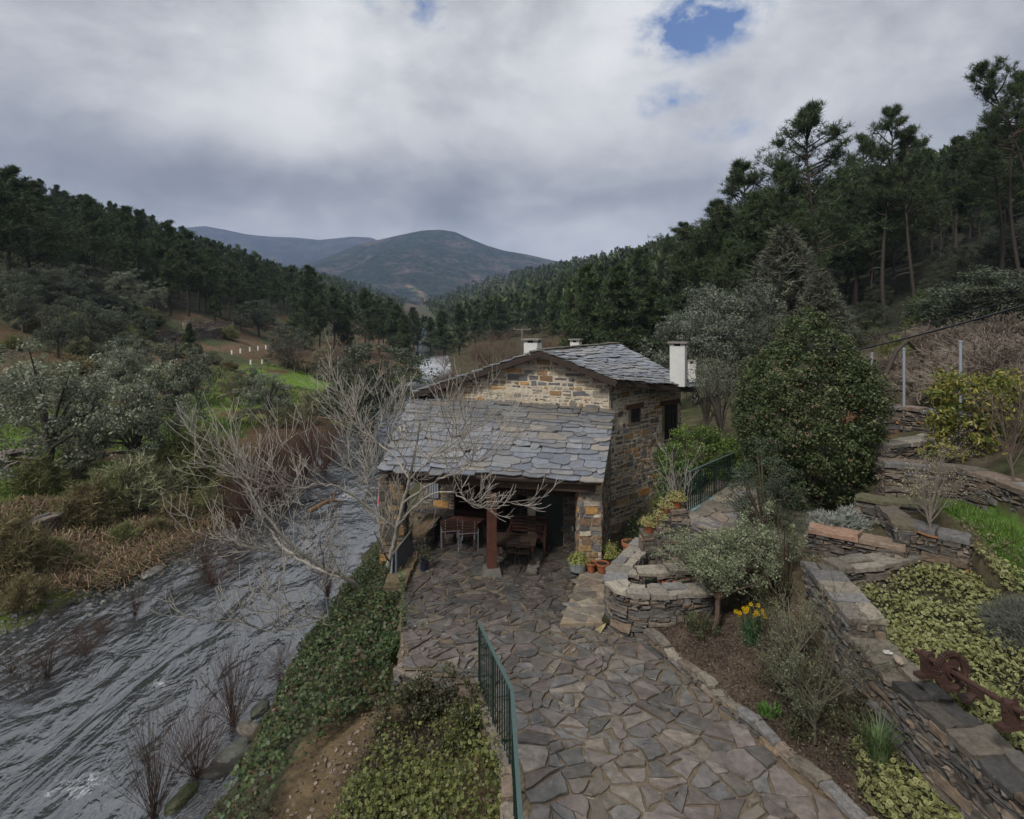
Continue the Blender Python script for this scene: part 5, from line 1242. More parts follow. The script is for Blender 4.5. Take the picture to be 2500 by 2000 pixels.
def pine_proto(seed, bare=.45, spread=.2, dens=1.0, lean=0.0, tuft=.36, k=9, topround=.5, trunk_r=.013, dead=5, wd=.08, airy=0, wob=.12):
    """a pine of height 10: returns trunk and crown meshes"""
    global RNG
    R.seed(seed); RNG = np.random.default_rng(seed)
    t = MB(); c = MB(); H = 10.0; n = 14
    ang = R.uniform(0, 6); P = []
    for i in range(n + 1):
        f = i / n; P.append((lean * f * f * H + wob * sin(f * 5 + ang), wob * cos(f * 4 + ang) - .1, f * H * .97))
    P = np.array(P); P -= P[0]
    t.tube(P, [H * trunk_r * (1 - .85 * i / n) for i in range(n + 1)], (.052, .043, .036), 8)
    tp, td = [], []
    nb = int(34 * dens)
    for i in range(nb):
        f = bare + (1 - bare) * (i + R.random()) / nb; f = min(f, .985)
        b = np.array([np.interp(f * n, range(n + 1), P[:, q]) for q in range(3)])
        g_ = (f - bare) / (1 - bare); Lb = H * spread * ((1 - g_) ** .7 * .9 + topround * .42 * sin(pi * min(1, g_ * 1.02)) + .08) * R.uniform(.6, 1.15)
        an = R.uniform(0, 2 * pi); el = R.uniform(-.05, .35) + .5 * g_; d = np.array([cos(an) * cos(el), sin(an) * cos(el), sin(el)])
        q = [b]; dd = d.copy()
        for s in range(5):
            dd = unit(dd + np.array([R.gauss(0, .12), R.gauss(0, .12), .10])); q.append(q[-1] + dd * Lb / 5)
            if airy and s < 2: continue
            for w in range((2 + s if airy else 3) if s >= 1 else 1):
                off = np.array([R.gauss(0, 1), R.gauss(0, 1), R.gauss(0, .5)]) * Lb * (.11 if airy else .13)
                tp.append(q[-1] + off); td.append(unit(dd * .7 + np.array([0, 0, .7]) + off * .4))
                tp.append(q[-1] + off * 1.7 + np.array([0, 0, .08])); td.append(unit(dd * .4 + np.array([0, 0, 1.0]) + off * .4))
        t.tube(q, [H * .0042 * (1 - .8 * s / 5) for s in range(6)], (.06, .046, .036), 4, False)
    for i in range(dead):       # bare dead branches lower on the stem
        f = bare * R.uniform(.35, 1); b = np.array([np.interp(f * n, range(n + 1), P[:, q]) for q in range(3)]); an = R.uniform(0, 6.28); d = np.array([cos(an), sin(an), R.uniform(-.3, .3)])
        t.tube([b, b + d * .5, b + d * R.uniform(.7, 1.2) + (0, 0, R.uniform(-.3, .1))], [.025, .016, .006], (.085, .075, .065), 3, False)
    tp.append(P[-1]); td.append((0, 0, 1))
    needle_tufts(c, tp, td, tuft, k, PINE_C, wd)
    return t.mesh('trunk', MAT['bark'], True), c.mesh('crown', MAT['needle'])
def make_tree(name, label, cat, meshes, loc, h, rz=0.0, group=None, wide=1.0, names=('trunk', 'crown'), lean=(0, 0)):
    o = thing(name, label, cat, loc, rz, group); s = h / 10.0; o.scale = (s * wide, s * wide, s); o.rotation_euler = (lean[0], lean[1], rz)
    for nm, me in zip(names, meshes):
        if me is None: continue
        c = bpy.data.objects.new(nm, me); COL.objects.link(c); c.parent = o
    return o
def oak_proto(seed, cols, nclump=150, per=70, rx=4.6, rz=3.9, zc=6.0, crad=.85, size=.24, trunk=True, low=-.5, lump=.3, bark=(.07, .062, .052)):
    """round-crowned broadleaf of height 10"""
    global RNG
    R.seed(seed); RNG = np.random.default_rng(seed); t = MB(); c = MB()
    C = crown_points(nclump, rx, rx, rz, zc, seed, lump, .55, low)
    if trunk:
        base = [(0, 0, -.4), (.15, .1, 1.2), (.1, -.1, 2.4), (-.1, 0, 3.4)]; t.tube(base, [.42, .34, .30, .26], bark, 9)
        for i in range(0, nclump, max(1, nclump // 16)):
            e = C[i]; mid = np.array([e[0] * .35, e[1] * .35, 3.2 + (e[2] - 3.2) * .45]); t.tube([(0, 0, 2.6), mid, e], [.16, .10, .03], bark, 5, False)
    clump_leaves(c, C, crad * RNG.uniform(.7, 1.35, len(C)), per, size, cols)
    return (t.mesh('trunk', MAT['bark'], True) if trunk else None), c.mesh('crown', MAT['leaf'])
def bare_proto(seed, h=10, lvl=4, col=(.11, .085, .068), n0=6, r=.16, up=.22, kids=(3, 4), ang=(.35, .8), L0=.34, stems=1, wig=.25, col2=None, rmin=.004, eln=(.75, 1.45)):
    R.seed(seed); t = MB(); b = MB(); tips = []
    if stems == 1:
        t.tube([(0, 0, -.3), (.05, 0, h * .12), (0, .05, h * .24)], [r * 1.2, r, r * .9], col, 8)
        for i in range(n0):
            an = i * 2 * pi / n0 + R.uniform(-.4, .4); el = R.uniform(.5, 1.25); branch(b, (0, .03, h * R.uniform(.14, .24)), (cos(an) * cos(el), sin(an) * cos(el), sin(el)), r * .55, h * L0 * R.uniform(.85, 1.2), lvl - 1, col, up, wig, kids, .68, ang, 6, tips, col2=col2, rmin=.006)
        return t.mesh('trunk', MAT['bark'], True), b.mesh('crown', MAT['twig'])
    for i in range(stems):
        an = R.uniform(0, 6.28); el = R.uniform(*eln); branch(b, (R.gauss(0, .15), R.gauss(0, .15), -.1), (cos(an) * cos(el), sin(an) * cos(el), sin(el)), r, h * R.uniform(.45, .95), lvl, col, up, wig, kids, .45, ang, 6, tips, rmin=rmin, spread0=.3, col2=col2)
    return None, b.mesh('stems', MAT['twig'])
def shrub_proto(seed, cols, kind='broom', n=900, stem=(.07, .055, .04)):
    """upright shrub of height 1 and width about 1.1"""
    global RNG
    R.seed(seed); RNG = np.random.default_rng(seed); t = MB(); c = MB()
    for i in range(26):
        an = R.uniform(0, 6.28); sp = R.uniform(.05, .5); t.tube([(0, 0, -.05), (cos(an) * sp * .5, sin(an) * sp * .5, .4), (cos(an) * sp, sin(an) * sp, R.uniform(.6, .92))], [.014, .009, .003], stem, 3, False)
    if kind == 'broom':
        d = RNG.normal(size=(n, 3)); d[:, 2] = np.abs(d[:, 2]) + .15; d /= np.linalg.norm(d, axis=1, keepdims=True); lob = 1 + .3 * np.sin(d[:, 0] * 7 + seed) * np.sin(d[:, 1] * 6)
        P = d * (RNG.uniform(.35, 1, (n, 1)) ** .5) * lob[:, None] * np.array([.52, .52, .85]); D = d * .6 + np.array([0, 0, 1.0]) + RNG.normal(size=(n, 3)) * .2; D /= np.linalg.norm(D, axis=1, keepdims=True)
        needle_tufts(c, P, D, .17, 7, cols, .045)
    else:
        C = crown_points(46, .5, .5, .42, .5, seed, .35, .55, -.8); clump_leaves(c, C, .12 * RNG.uniform(.7, 1.4, len(C)), n // 10, .035, cols)
    return t.mesh('stems', MAT['twig']), c.mesh('foliage', MAT['leaf' if kind != 'broom' else 'needle'])
def bracken(spots, cols=((.19, .125, .078), (.14, .088, .054), (.27, .20, .14), (.10, .07, .048), (.10, .105, .042))):
    """dead fern fronds, arching and broken; spots of (x, y, z, size); one mass"""
    m = MB()
    for (x0, y0, z0, s) in spots:
        n = 95; x = RNG.normal(0, .42, n); y = RNG.normal(0, .42, n); an = RNG.uniform(0, 6.28, n); l = RNG.uniform(.2, .75, n); h = RNG.uniform(.03, .42, n) * np.clip(1 - x * x - y * y, .2, 1)
        c, sn = np.cos(an), np.sin(an); q0 = np.stack([x, y, 0 * x], 1); q1 = np.stack([x + c * l * .4, y + sn * l * .4, h], 1); q2 = np.stack([x + c * l, y + sn * l, h * RNG.uniform(.1, .9, n)], 1)
        w = np.stack([-sn, c, 0 * c], 1) * RNG.uniform(.004, .016, n)[:, None]
        V = np.stack([q0 - w * .3, q0 + w * .3, q1 + w, q1 - w, q2 + w * .2, q2 - w * .2], 1) * s + np.array([x0, y0, z0])
        cc = np.asarray(cols)[RNG.integers(0, len(cols), n)] * RNG.uniform(.7, 1.3, (n, 1)); k = np.arange(n)[:, None, None] * 6
        m.add(V.reshape(-1, 3), (k + np.array([[0, 1, 2, 3], [3, 2, 4, 5]])[None]).reshape(-1, 4), np.repeat(cc, 6, 0))
    return m
def place(name, label, cat, meshes, px, pyb, pyt, names=('trunk', 'crown'), group=None, wide=1.0, Y=None, base_h=10.0, sink=0.0, rz=None):
    """by its foot and top in the photograph; Y forces the distance when the foot is hidden"""
    if Y is None: x, y, z = hit(px, pyb)
    else: x, y = (px - 1250) / F * Y, Y; z = g(x, y)
    top = CZ - (pyt - HZ) / F * y; h = max(.15, top - z)
    o = make_tree(name, label, cat, meshes, (x, y, z - sink), h * 10.0 / base_h, R.uniform(0, 6.28) if rz is None else rz, group, wide, names)
    return o
# ------------------------------------------------------------------ trees
PN = [pine_proto(101, .28, .22, 1.25, k=10), pine_proto(102, .34, .19, 1.15, k=10), pine_proto(103, .2, .24, 1.35, k=10), pine_proto(104, .42, .21, 1.0, k=10)]
PYG = [pine_proto(111, .06, .24, 1.6, tuft=.5, k=9, topround=.25, dead=0), pine_proto(112, .1, .2, 1.4, tuft=.46, k=9, topround=.3, dead=0)]
PTALL = [pine_proto(121, .50, .17, 1.0, tuft=.24, k=15, wd=.05, airy=1, wob=.2, trunk_r=.010), pine_proto(122, .55, .15, 1.0, tuft=.23, k=15, wd=.05, airy=1, wob=.22, trunk_r=.009), pine_proto(123, .40, .20, 1.25, tuft=.25, k=15, wd=.05, airy=1, wob=.15, trunk_r=.010), pine_proto(124, .62, .16, .85, tuft=.23, k=15, wd=.05, airy=1, wob=.25, trunk_r=.009)]
PLEAN = pine_proto(125, .66, .15, .8, lean=-.26, tuft=.22, k=14, dead=9, wd=.05, airy=1, trunk_r=.009)
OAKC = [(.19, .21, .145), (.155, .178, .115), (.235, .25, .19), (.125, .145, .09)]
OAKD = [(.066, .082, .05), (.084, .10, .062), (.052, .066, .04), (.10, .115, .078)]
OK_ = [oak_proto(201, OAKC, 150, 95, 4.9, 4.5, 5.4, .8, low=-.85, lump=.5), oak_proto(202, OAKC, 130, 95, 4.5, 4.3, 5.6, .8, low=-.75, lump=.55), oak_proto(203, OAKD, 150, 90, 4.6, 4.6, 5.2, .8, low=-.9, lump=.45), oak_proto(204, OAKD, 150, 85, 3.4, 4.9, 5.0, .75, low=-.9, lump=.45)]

# oaks and olives on the far bank
for k, px, yb, yt, Y, wide, lab in (
    (0, 120, 0, 868, 26, 1.05, 'grey green holm oak with broad pale crown at the left edge'),
    (1, 330, 0, 888, 27.5, .85, 'pale grey green holm oak leaning over the meadow wall'),
    (0, 225, 0, 905, 31, .85, 'grey green holm oak between the two nearest oaks'),
    (2, 430, 0, 836, 38, .72, 'dark green domed oak behind the pale oaks'),
    (1, 40, 0, 880, 33, .9, 'dim grey oak at the left edge behind the broad oak'),
    (0, 655, 0, 905, 44, .95, 'grey green oak at the right end of the bright meadow'),
    (2, 610, 0, 898, 47, .62, 'small dark oak behind the meadow oak'),
    (2, 905, 0, 838, 48, 1.1, 'wide dark round oak standing on the river bank'),
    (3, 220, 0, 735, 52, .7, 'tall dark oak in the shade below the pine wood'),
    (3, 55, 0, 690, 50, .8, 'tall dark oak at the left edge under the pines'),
    (2, 140, 0, 745, 47, .7, 'dusky oak left of the tall dark oak'),
    (2, 632, 0, 732, 96, 1.0, 'round dark oak beside the cleared soil'),
    (1, 588, 0, 764, 92, .9, 'smaller paler oak in front of the round oak by the clearing'),
    (0, 300, 0, 842, 42, .8, 'pale bushy oak above the near oaks'),
    (1, 480, 0, 862, 47, .55, 'low grey oak at the edge of the cleared soil'),
    (2, 700, 0, 795, 74, .9, 'low dark oak in the grey scrub by the pines')):
    place('holm_oak', lab, 'tree', OK_[k], px, 0, yt, Y=Y, wide=wide, group='oaks on the far river bank')

# pine wood on the left slope
R.seed(5); cnt = 0; pts = []
for row in range(26):
    for colm in range(24):
        Y = 80 + row * 8.2 + R.uniform(-3, 3); dl = 31 + colm * 5.6 + R.uniform(-2.6, 2.6)
        X = float(np.interp(Y, *RXL)) - dl; px = 1250 + F * X / Y
        if px < -90 or px > 1120: continue
        if Y > 215: continue
        pts.append((Y, X, px))
for Y0_, px0 in ((128, 925), (140, 960), (152, 985), (165, 1010), (120, 890), (112, 850), (108, 815), (135, 900), (150, 935), (178, 1020), (190, 1035), (170, 985), (160, 950), (118, 840), (104, 780), (100, 745)):
    pts.append((Y0_, (px0 - 1250) / F * Y0_, px0))
pts.sort()
for Y, X, px in pts[:190]:
    z = g(X, Y); h = R.uniform(9.5, 14.0) * (1.0 if Y > 95 else .95)
    make_tree('pine_tree', 'dark green pine of the wood on the left slope', 'pine', R.choice(PN + PN + PYG), (X, Y, z - .3), h, R.uniform(0, 6.28), 'pines of the left wood', R.uniform(.9, 1.25))
LEFTREST = pts[190:]
for px, yt, Y, lab, pr in ((20, 405, 62, 'tall dark pine at the left edge rising above the wood', 0), (75, 440, 66, 'second tall dark pine near the left edge', 2), (-20, 430, 58, 'pine cut by the left edge of the view', 1), (125, 505, 75, 'pine stepping down right of the two tall edge pines', 2), (285, 512, 100, 'pine with flat tufted head above the left wood', 3), (465, 790, 62, '', 0), (330, 745, 66, '', 0), (525, 720, 84, '', 1), (750, 648, 120, 'pine with rounded head standing above the lower wood', 2)):
    if not lab: lab = {465: 'small bright young pine before the terrace walls', 330: 'young light green pine in the scrub below the wood', 525: 'pine with bare forked stem at the edge of the wood'}[px]
    mesh = PYG[0] if 'young' in lab else PN[pr]
    place('pine_tree', lab, 'pine', mesh, px, 0, yt, Y=Y, wide=1.1 if 'young' in lab else 1.25, group='pines of the left wood')

# tall pines on the right
for px, yt, Y, k, wide, lab in (
    (1990, 258, 52, 2, 1.25, 'tallest broad pine rising left of the twin pines'),
    (2160, 258, 54, 0, 1.0, 'slender tall pine beside the broad pine'),
    (2235, 300, 52, 1, 1.1, 'tall pine with forked stem right of the slender pine'),
    (2090, 330, 60, 2, 1.1, 'tall pine between the broad and the slender pine'),
    (1905, 400, 50, 2, 1.2, 'dark bushy pine left of the tallest pine'),
    (1815, 398, 56, 0, 1.45, 'spreading pine with flat tufted crown at the left of the tall pines'),
    (1745, 490, 58, 2, 1.3, 'dark full pine at the left end of the tall pine row'),
    (1690, 540, 60, 3, 1.3, 'lower dark pine before the distant wooded hill'),
    (1850, 470, 48, 2, 1.3, 'dense pine below the spreading pine'),
    (2330, 375, 70, 1, 1.0, 'small topped pine on the skyline right of the tall pines'),
    (2290, 470, 60, 3, 1.0, 'thin pine with bare stem behind the leaning pine'),
    (2440, 285, 48, 0, 1.2, 'dark pine at the right edge behind the leaning stem'),
    (2495, 165, 45, 3, 1.0, 'pine cut by the right edge of the view'),
    (2390, 420, 62, 2, 1.1, 'dark middle pine near the right edge'),
    (2130, 430, 66, 3, 1.1, 'thin pine in the gap between tall pines'),
    (2035, 440, 70, 2, 1.1, 'dim pine deep behind the tall broad pine'),
    (2470, 420, 52, 2, 1.1, 'low crowned pine at the right edge'),
    (1950, 520, 45, 2, 1.2, 'dark lower pine behind the conical cedar'),
    (1780, 590, 47, 2, 1.2, 'dark pine above the grey oak behind the house')):
    place('pine_tree', lab, 'pine', PTALL[k], px, 0, yt, Y=Y, wide=wide, group='tall pines on the right slope', rz=R.uniform(0, 6.28))
o = place('pine_tree', 'tall thin pine leaning left at the right edge of the view', 'pine', PLEAN, 2535, 0, 150, Y=42, wide=1.0, rz=0.0, group='tall pines on the right slope')
# pines of the hillside behind the tall row
R.seed(9)
for i in range(70):
    Y = R.uniform(58, 125); s_ = R.uniform(.36, 1.0); X = s_ * Y; dr = X - float(np.interp(Y, *RXR))
    if dr < 32: continue
    make_tree('pine_tree', 'dark pine of the hillside behind the tall right pines', 'pine', R.choice(PN + PTALL), (X, Y, g(X, Y) - .3), R.uniform(8, 13), R.uniform(0, 6.28), 'pines of the right hillside', R.uniform(1.0, 1.35))
# bright young pines behind the house
for px, yt, Y, k, wide, lab in ((1435, 650, 62, 0, 1.1, 'bushy green pine with candle top behind the roof, left of its twin'), (1515, 652, 58, 0, 1.3, 'bushy green pine with candle top directly behind the roof'), (1390, 720, 66, 1, 1.2, 'low bushy pine at the left foot of the twin pines'), (1600, 690, 60, 0, 1.3, 'bushy pine between the twin pines and the tall dark row'),
                              (1120, 742, 130, 1, 1.3, 'rounded pine on the right river bank far down the valley'), (990, 770, 100, 1, 1.2, 'bushy pine at the left edge of the distant river'), (1080, 760, 142, 0, 1.4, 'pine closing the view at the far end of the river'), (1160, 762, 150, 1, 1.2, 'small pine right of the far river end'), (965, 745, 118, 1, 1.3, 'round pine left of the distant river'), (1050, 775, 175, 1, 1.6, 'distant pine above the river end'), (1220, 735, 170, 0, 1.3, 'pine at the foot of the right hill'), (1300, 730, 150, 1, 1.3, 'dark pine behind the power pole'), (1350, 735, 120, 1, 1.2, 'round headed pine near the brown bare tree'), (1650, 640, 75, 1, 1.2, 'pine filling the gap before the tall dark row'), (1560, 610, 95, 0, 1.1, 'pine rising behind the twin green pines')):
    place('pine_tree', lab, 'pine', PYG[k], px, 0, yt, Y=Y, wide=wide, group='green pines in the valley')
# cedar and oaks behind the house
def cedar_proto(seed):
    global RNG
    R.seed(seed); RNG = np.random.default_rng(seed); t = MB(); c = MB()
    t.tube([(0, 0, -.3), (0, 0, 5), (0, 0, 9.6)], [.22, .13, .03], (.06, .045, .035), 8)
    P, D = [], []
    for i in range(130):
        f = .05 + .93 * (i / 130); L_ = 3.4 * (1 - f) ** .85 + .25; an = i * 2.4 + R.uniform(-.3, .3); d = np.array([cos(an), sin(an), .22])
        for s in range(int(4 + L_ * 4)):
            q = (s + .5) / (4 + L_ * 4); w = R.gauss(0, .22) * L_ * .5
            P.append(np.array([0, 0, f * 9.7]) + d * L_ * q + np.array([-sin(an) * w, cos(an) * w, .16 * q * L_])); D.append(unit(d * .8 + np.array([R.gauss(0, .2), R.gauss(0, .2), .55])))
    needle_tufts(c, P, D, .5, 15, [(.095, .108, .078), (.115, .125, .09), (.07, .082, .058), (.125, .118, .085)], .075)
    return t.mesh('trunk', MAT['bark'], True), c.mesh('crown', MAT['needle'])
CED = cedar_proto(301)
OKM = oak_proto(207, [(.125, .14, .105), (.10, .118, .082), (.155, .168, .13), (.085, .10, .068)], 230, 85, 4.7, 4.5, 5.4, low=-.85)
place('cedar_tree', 'grey green conical cedar behind the house', 'cedar', CED, 1915, 0, 545, Y=36, wide=1.2)
place('cedar_tree', 'lower grey green cedar at the right foot of the conical cedar', 'cedar', CED, 2005, 0, 660, Y=33, wide=1.25)
place('holm_oak', 'large grey green holm oak right of the big chimney', 'tree', OKM, 1780, 0, 690, Y=31, wide=.9)
place('holm_oak', 'grey green holm oak behind the big chimney', 'tree', OKM, 1700, 0, 752, Y=29, wide=.9)
place('holm_oak', 'dim oak low behind the right end of the roof', 'tree', OK_[2], 1890, 0, 770, Y=26, wide=1.0)
place('holm_oak', 'dark bushy oak under the cedars beside the cables', 'tree', OK_[3], 2080, 0, 800, Y=27, wide=1.2)
place('holm_oak', 'bright green bushy tree under the tall pines', 'tree', oak_proto(205, [(.055, .085, .028), (.07, .10, .035)], 90, 70, 3.2, 4.4, 5.2, low=-.9), 2275, 0, 690, Y=38, wide=.9)
for px, yt, Y, lab in ((2420, 650, 34, 'dark green scrub tree on top of the red bank at the right'), (2340, 690, 36, 'dark scrub tree left on top of the red bank'), (2480, 660, 33, 'dark scrub tree on the red bank at the right edge')):
    place('scrub_tree', lab, 'tree', OK_[3], px, 0, yt, Y=Y, wide=1.5, group='scrub on the red bank')
# olive beside the house
OL = oak_proto(206, [(.13, .14, .095), (.10, .115, .075), (.16, .165, .12)], 100, 34, 4.2, 3.2, 6.6, 1.0, .18, low=-.2, lump=.5)
place('olive_tree', 'thin grey olive tree against the right end of the house', 'olive tree', OL, 1760, 0, 868, Y=18.6, wide=.62)
place('olive_tree', 'second thin olive behind the chimney corner of the house', 'olive tree', OL, 1725, 0, 880, Y=20.2, wide=.6)
# bare brown trees by the river
BT = [bare_proto(401, 10, 5, (.115, .085, .066), 8, .14, .2, (3, 4)), bare_proto(402, 10, 5, (.13, .085, .062), 9, .13, .2, (3, 4))]
for px, yt, Y, k, wide, lab in ((1195, 775, 66, 0, 1.25, 'round brown bare tree left of the small chimney'), (1125, 858, 56, 1, 1.15, 'low reddish bare tree right of the distant river'), (1150, 870, 48, 1, 1.3, 'low brown thicket tree behind the left roof edge'), (1365, 770, 64, 1, 1.1, 'brown bare tree behind the ridge of the roof'), (1250, 800, 58, 0, 1.1, 'brown bare tree behind the left chimney'), (800, 815, 70, 0, 1.4, 'grey bare scrub tree before the lower pine wood'), (720, 815, 72, 0, 1.5, 'grey bare scrub tree right of the cleared soil'), (860, 830, 76, 0, 1.4, 'grey bare tree behind the wide dark oak'), (1170, 800, 78, 1, 1.2, 'brown bare tree behind the round bare tree'), (1310, 795, 84, 0, 1.2, 'brown bare tree right of the power pole'), (1230, 785, 96, 1, 1.2, 'distant brown bare tree left of the power pole'), (1345, 800, 74, 1, 1.2, 'reddish bare tree left of the twin green pines'), (1085, 840, 100, 0, 1.0, 'slim bare tree on the right of the far river'), (480, 870, 50, 0, 1.1, 'bare fruit tree before the cleared soil'), (570, 885, 46, 0, .9, 'small bare tree with pale stem on the meadow'), (300, 800, 58, 0, 1.4, 'grey bare thicket under the pine wood'), (200, 770, 70, 0, 1.4, 'grey bare thicket at the foot of the left wood'), (380, 760, 76, 0, 1.4, 'grey bare thicket left of the terrace walls')):
    place('bare_tree', lab, 'tree', BT[k], px, 0, yt, Y=Y, wide=wide, group='leafless trees in the valley')

# undergrowth below the woods
R.seed(12)
for i in range(46):
    Y = R.uniform(46, 92); dl = R.uniform(17, 40); X = float(np.interp(Y, *RXL)) - dl; px = 1250 + F * X / Y
    if px < -60 or (400 < px < 730 and Y < 96): continue
    k = R.choice((0, 1, 2, 2, 3, 3))
    make_tree('scrub_oak', 'grey green scrub oak in the undergrowth below the left wood', 'tree', OK_[k], (X, Y, g(X, Y) - .2), R.uniform(2.2, 4.6), R.uniform(0, 6), 'scrub below the left wood', R.uniform(.9, 1.3))
for i in range(95):
    Y = R.uniform(38, 110); dr = R.uniform(26, 80); X = float(np.interp(Y, *RXR)) + dr; px = 1250 + F * X / Y
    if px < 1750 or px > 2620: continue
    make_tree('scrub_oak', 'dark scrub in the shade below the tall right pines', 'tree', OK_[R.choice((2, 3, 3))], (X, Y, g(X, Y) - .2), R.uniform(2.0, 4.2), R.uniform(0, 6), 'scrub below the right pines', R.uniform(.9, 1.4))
# far forest: beyond counting
def far_forest():
    rg = np.random.default_rng(77); n = 6500
    Y = np.exp(rg.uniform(np.log(88), np.log(900), n * 3)); s = rg.uniform(-.95, .95, n * 3); X = s * Y
    xr = np.interp(Y, *RXR); xl = np.interp(Y, *RXL); dl = xl - X; dr = X - xr
    ok = ((dl > 34) & (Y > 205)) | ((dr > 45) & (Y > 85)) | ((dl > 8) & (Y > 230)) | ((dr > 26) & (Y > 105)) | ((dr > 8) & (Y > 170))
    X, Y = X[ok][:n], Y[ok][:n]; Z = G(X, Y)
    ex = np.array([(q[1], q[0]) for q in LEFTREST]) if LEFTREST else np.zeros((0, 2))
    if len(ex): X = np.concatenate([X, ex[:, 0]]); Y = np.concatenate([Y, ex[:, 1]]); Z = G(X, Y)
    m = MB(); n = len(X); h = rg.uniform(8, 13.5, n); kk = np.where(Y < 160, 130, np.where(Y < 260, 56, 32)); fs = np.where(Y < 160, .6, np.where(Y < 260, .88, 1.12))
    idx = np.repeat(np.arange(n), kk); N_ = len(idx); f = rg.random(N_) ** .8; an = rg.uniform(0, 6.28, N_); rad = (1 - f) ** .7 * rg.uniform(.35, 1, N_) * .24
    P = np.stack([X[idx] + np.cos(an) * rad * h[idx], Y[idx] + np.sin(an) * rad * h[idx], Z[idx] + h[idx] * (.25 + .75 * f)], 1)
    d = np.stack([np.cos(an) * .8, np.sin(an) * .8, .5 + .6 * f], 1); d /= np.linalg.norm(d, axis=1, keepdims=True); L_ = h[idx] * rg.uniform(.10, .19, N_) * fs[idx]
    w = np.cross(d, rg.normal(size=(N_, 3))); w /= np.linalg.norm(w, axis=1, keepdims=True)
    V = np.stack([P - w * L_[:, None] * .42, P + w * L_[:, None] * .42, P + d * L_[:, None]], 1).reshape(-1, 3)
    c = np.asarray(PINE_C)[rg.integers(0, 4, N_)] * 1.05 * rg.uniform(.85, 1.15, (N_, 1)) * rg.uniform(.7, 1.35, n)[idx][:, None] * (1 + rg.uniform(-.12, .12, (n, 3)))[idx]
    m.add(V, np.arange(N_ * 3).reshape(-1, 3), np.repeat(c, 3, 0)); m.build('far_forest', MAT['needle'])['kind'] = 'stuff'
    o = bpy.data.objects['far_forest']; props(o, 'distant pine forest covering both valley slopes', 'forest')
far_forest()
# ------------------------------------------------------------------ garden plants near the house
def seed(n):
    global RNG
    R.seed(n); RNG = np.random.default_rng(n)
def bush(name, lab, loc, rx, ry, rz, cols, nclump, per, crad, size, cat='bush', sd=1, low=-.75, zc=None, lump=.22, twigs=24, flowers=None, aspect=.55, group=None, stemc=(.07, .055, .04), shell=.7, mat='leaf'):
    seed(sd); o = thing(name, lab, cat, loc, 0, group); zc = rz if zc is None else zc
    C = crown_points(nclump, rx, ry, rz, zc, sd, lump, shell, low); m = MB()
    clump_leaves(m, C, crad * RNG.uniform(.7, 1.3, len(C)), per, size, cols, aspect=aspect); m.build('foliage', MAT[mat], o)
    t = MB()
    for i in range(twigs):
        e = C[R.randrange(len(C))]; t.tube([(e[0] * .05, e[1] * .05, -.1), (e[0] * .4, e[1] * .4, e[2] * .45), e], [.03, .018, .005], stemc, 4, False)
    t.build('stems', MAT['twig'], o)
    if flowers:
        fc, fn, fs, fsize = flowers; d = C - np.array([0, 0, zc]); out = C[np.argsort(-(np.linalg.norm(d / np.array([rx, ry, rz]), axis=1) + .15 * RNG.random(len(C))))][:fn]; f = MB()
        dirs = (out - np.array([0, 0, zc])); dirs /= np.linalg.norm(dirs, axis=1, keepdims=True)
        P = out + dirs * crad * .95 + RNG.normal(size=out.shape) * crad * .5
        k = 10; Q = np.repeat(P, k, 0) + RNG.normal(size=(len(P) * k, 3)) * fs * np.array([1, 1, .4]); f.leaves(Q, fsize * RNG.uniform(.7, 1.3, len(Q)), np.asarray(fc)[RNG.integers(0, len(fc), len(Q))] * RNG.uniform(.8, 1.2, (len(Q), 1)), np.repeat(dirs, k, 0) + np.array([0, 0, .8]), .6, .9)
        f.build('flower_buds', MAT['leaf'], o)
    return o
VG = [(.052, .074, .027), (.068, .092, .033), (.092, .112, .043), (.038, .055, .021)]
bush('viburnum_bush', 'huge dense dome shaped evergreen bush dotted with pink flower buds', (7.72, 15.0, 4.1), 1.78, 1.75, 2.25, VG, 820, 88, .25, .075, sd=21, flowers=([(.20, .12, .08), (.24, .15, .10), (.26, .13, .10), (.16, .11, .06)], 420, .035, .026), zc=2.25, lump=.19, shell=.84, low=-.97)
bush('hedge_bush', 'bright green leafy hedge behind the side railing', (5.6, 17.3, 4.0), 1.25, .7, .85, [(.10, .16, .03), (.075, .13, .025), (.14, .19, .045), (.05, .09, .02)], 190, 70, .2, .065, sd=22, zc=.85, low=-.9)
bush('hedge_bush', 'green hedge end running down beside the house wall', (4.75, 16.2, 3.1), .7, .6, 1.0, [(.06, .11, .025), (.08, .13, .03), (.04, .075, .018)], 120, 60, .2, .065, sd=23, zc=1.0, low=-.9)
bush('trailing_shrub', 'blue green shrub with trailing twigs leaning on the big dome bush', (5.75, 13.05, 4.1), .85, .6, 1.05, [(.055, .075, .050), (.075, .095, .062), (.045, .062, .038)], 170, 46, .2, .05, sd=24, zc=.95, low=-.95, lump=.4, aspect=.35, twigs=60)
seed(25); o = thing('lavender_bush', 'low silver grey cushion shrub on the terrace wall', 'bush', (7.15, 12.35, 4.35)); m = MB(); n = 900
d = RNG.normal(size=(n, 3)); d[:, 2] = np.abs(d[:, 2]); d /= np.linalg.norm(d, axis=1, keepdims=True); P = d * RNG.uniform(.55, 1, (n, 1)) * (1 + .2 * np.sin(d[:, :1] * 9)) * np.array([.85, .5, .5])
needle_tufts(m, P, d + np.array([0, 0, .5]), .11, 12, [(.26, .28, .25), (.21, .235, .20), (.32, .335, .30)], .06); m.build('foliage', MAT['needle'], o)
seed(26); o = thing('lavender_bush', 'rounded grey lavender bush at the right edge above the variegated leaves', 'bush', (7.85, 8.7, 4.15)); m = MB(); n = 1000
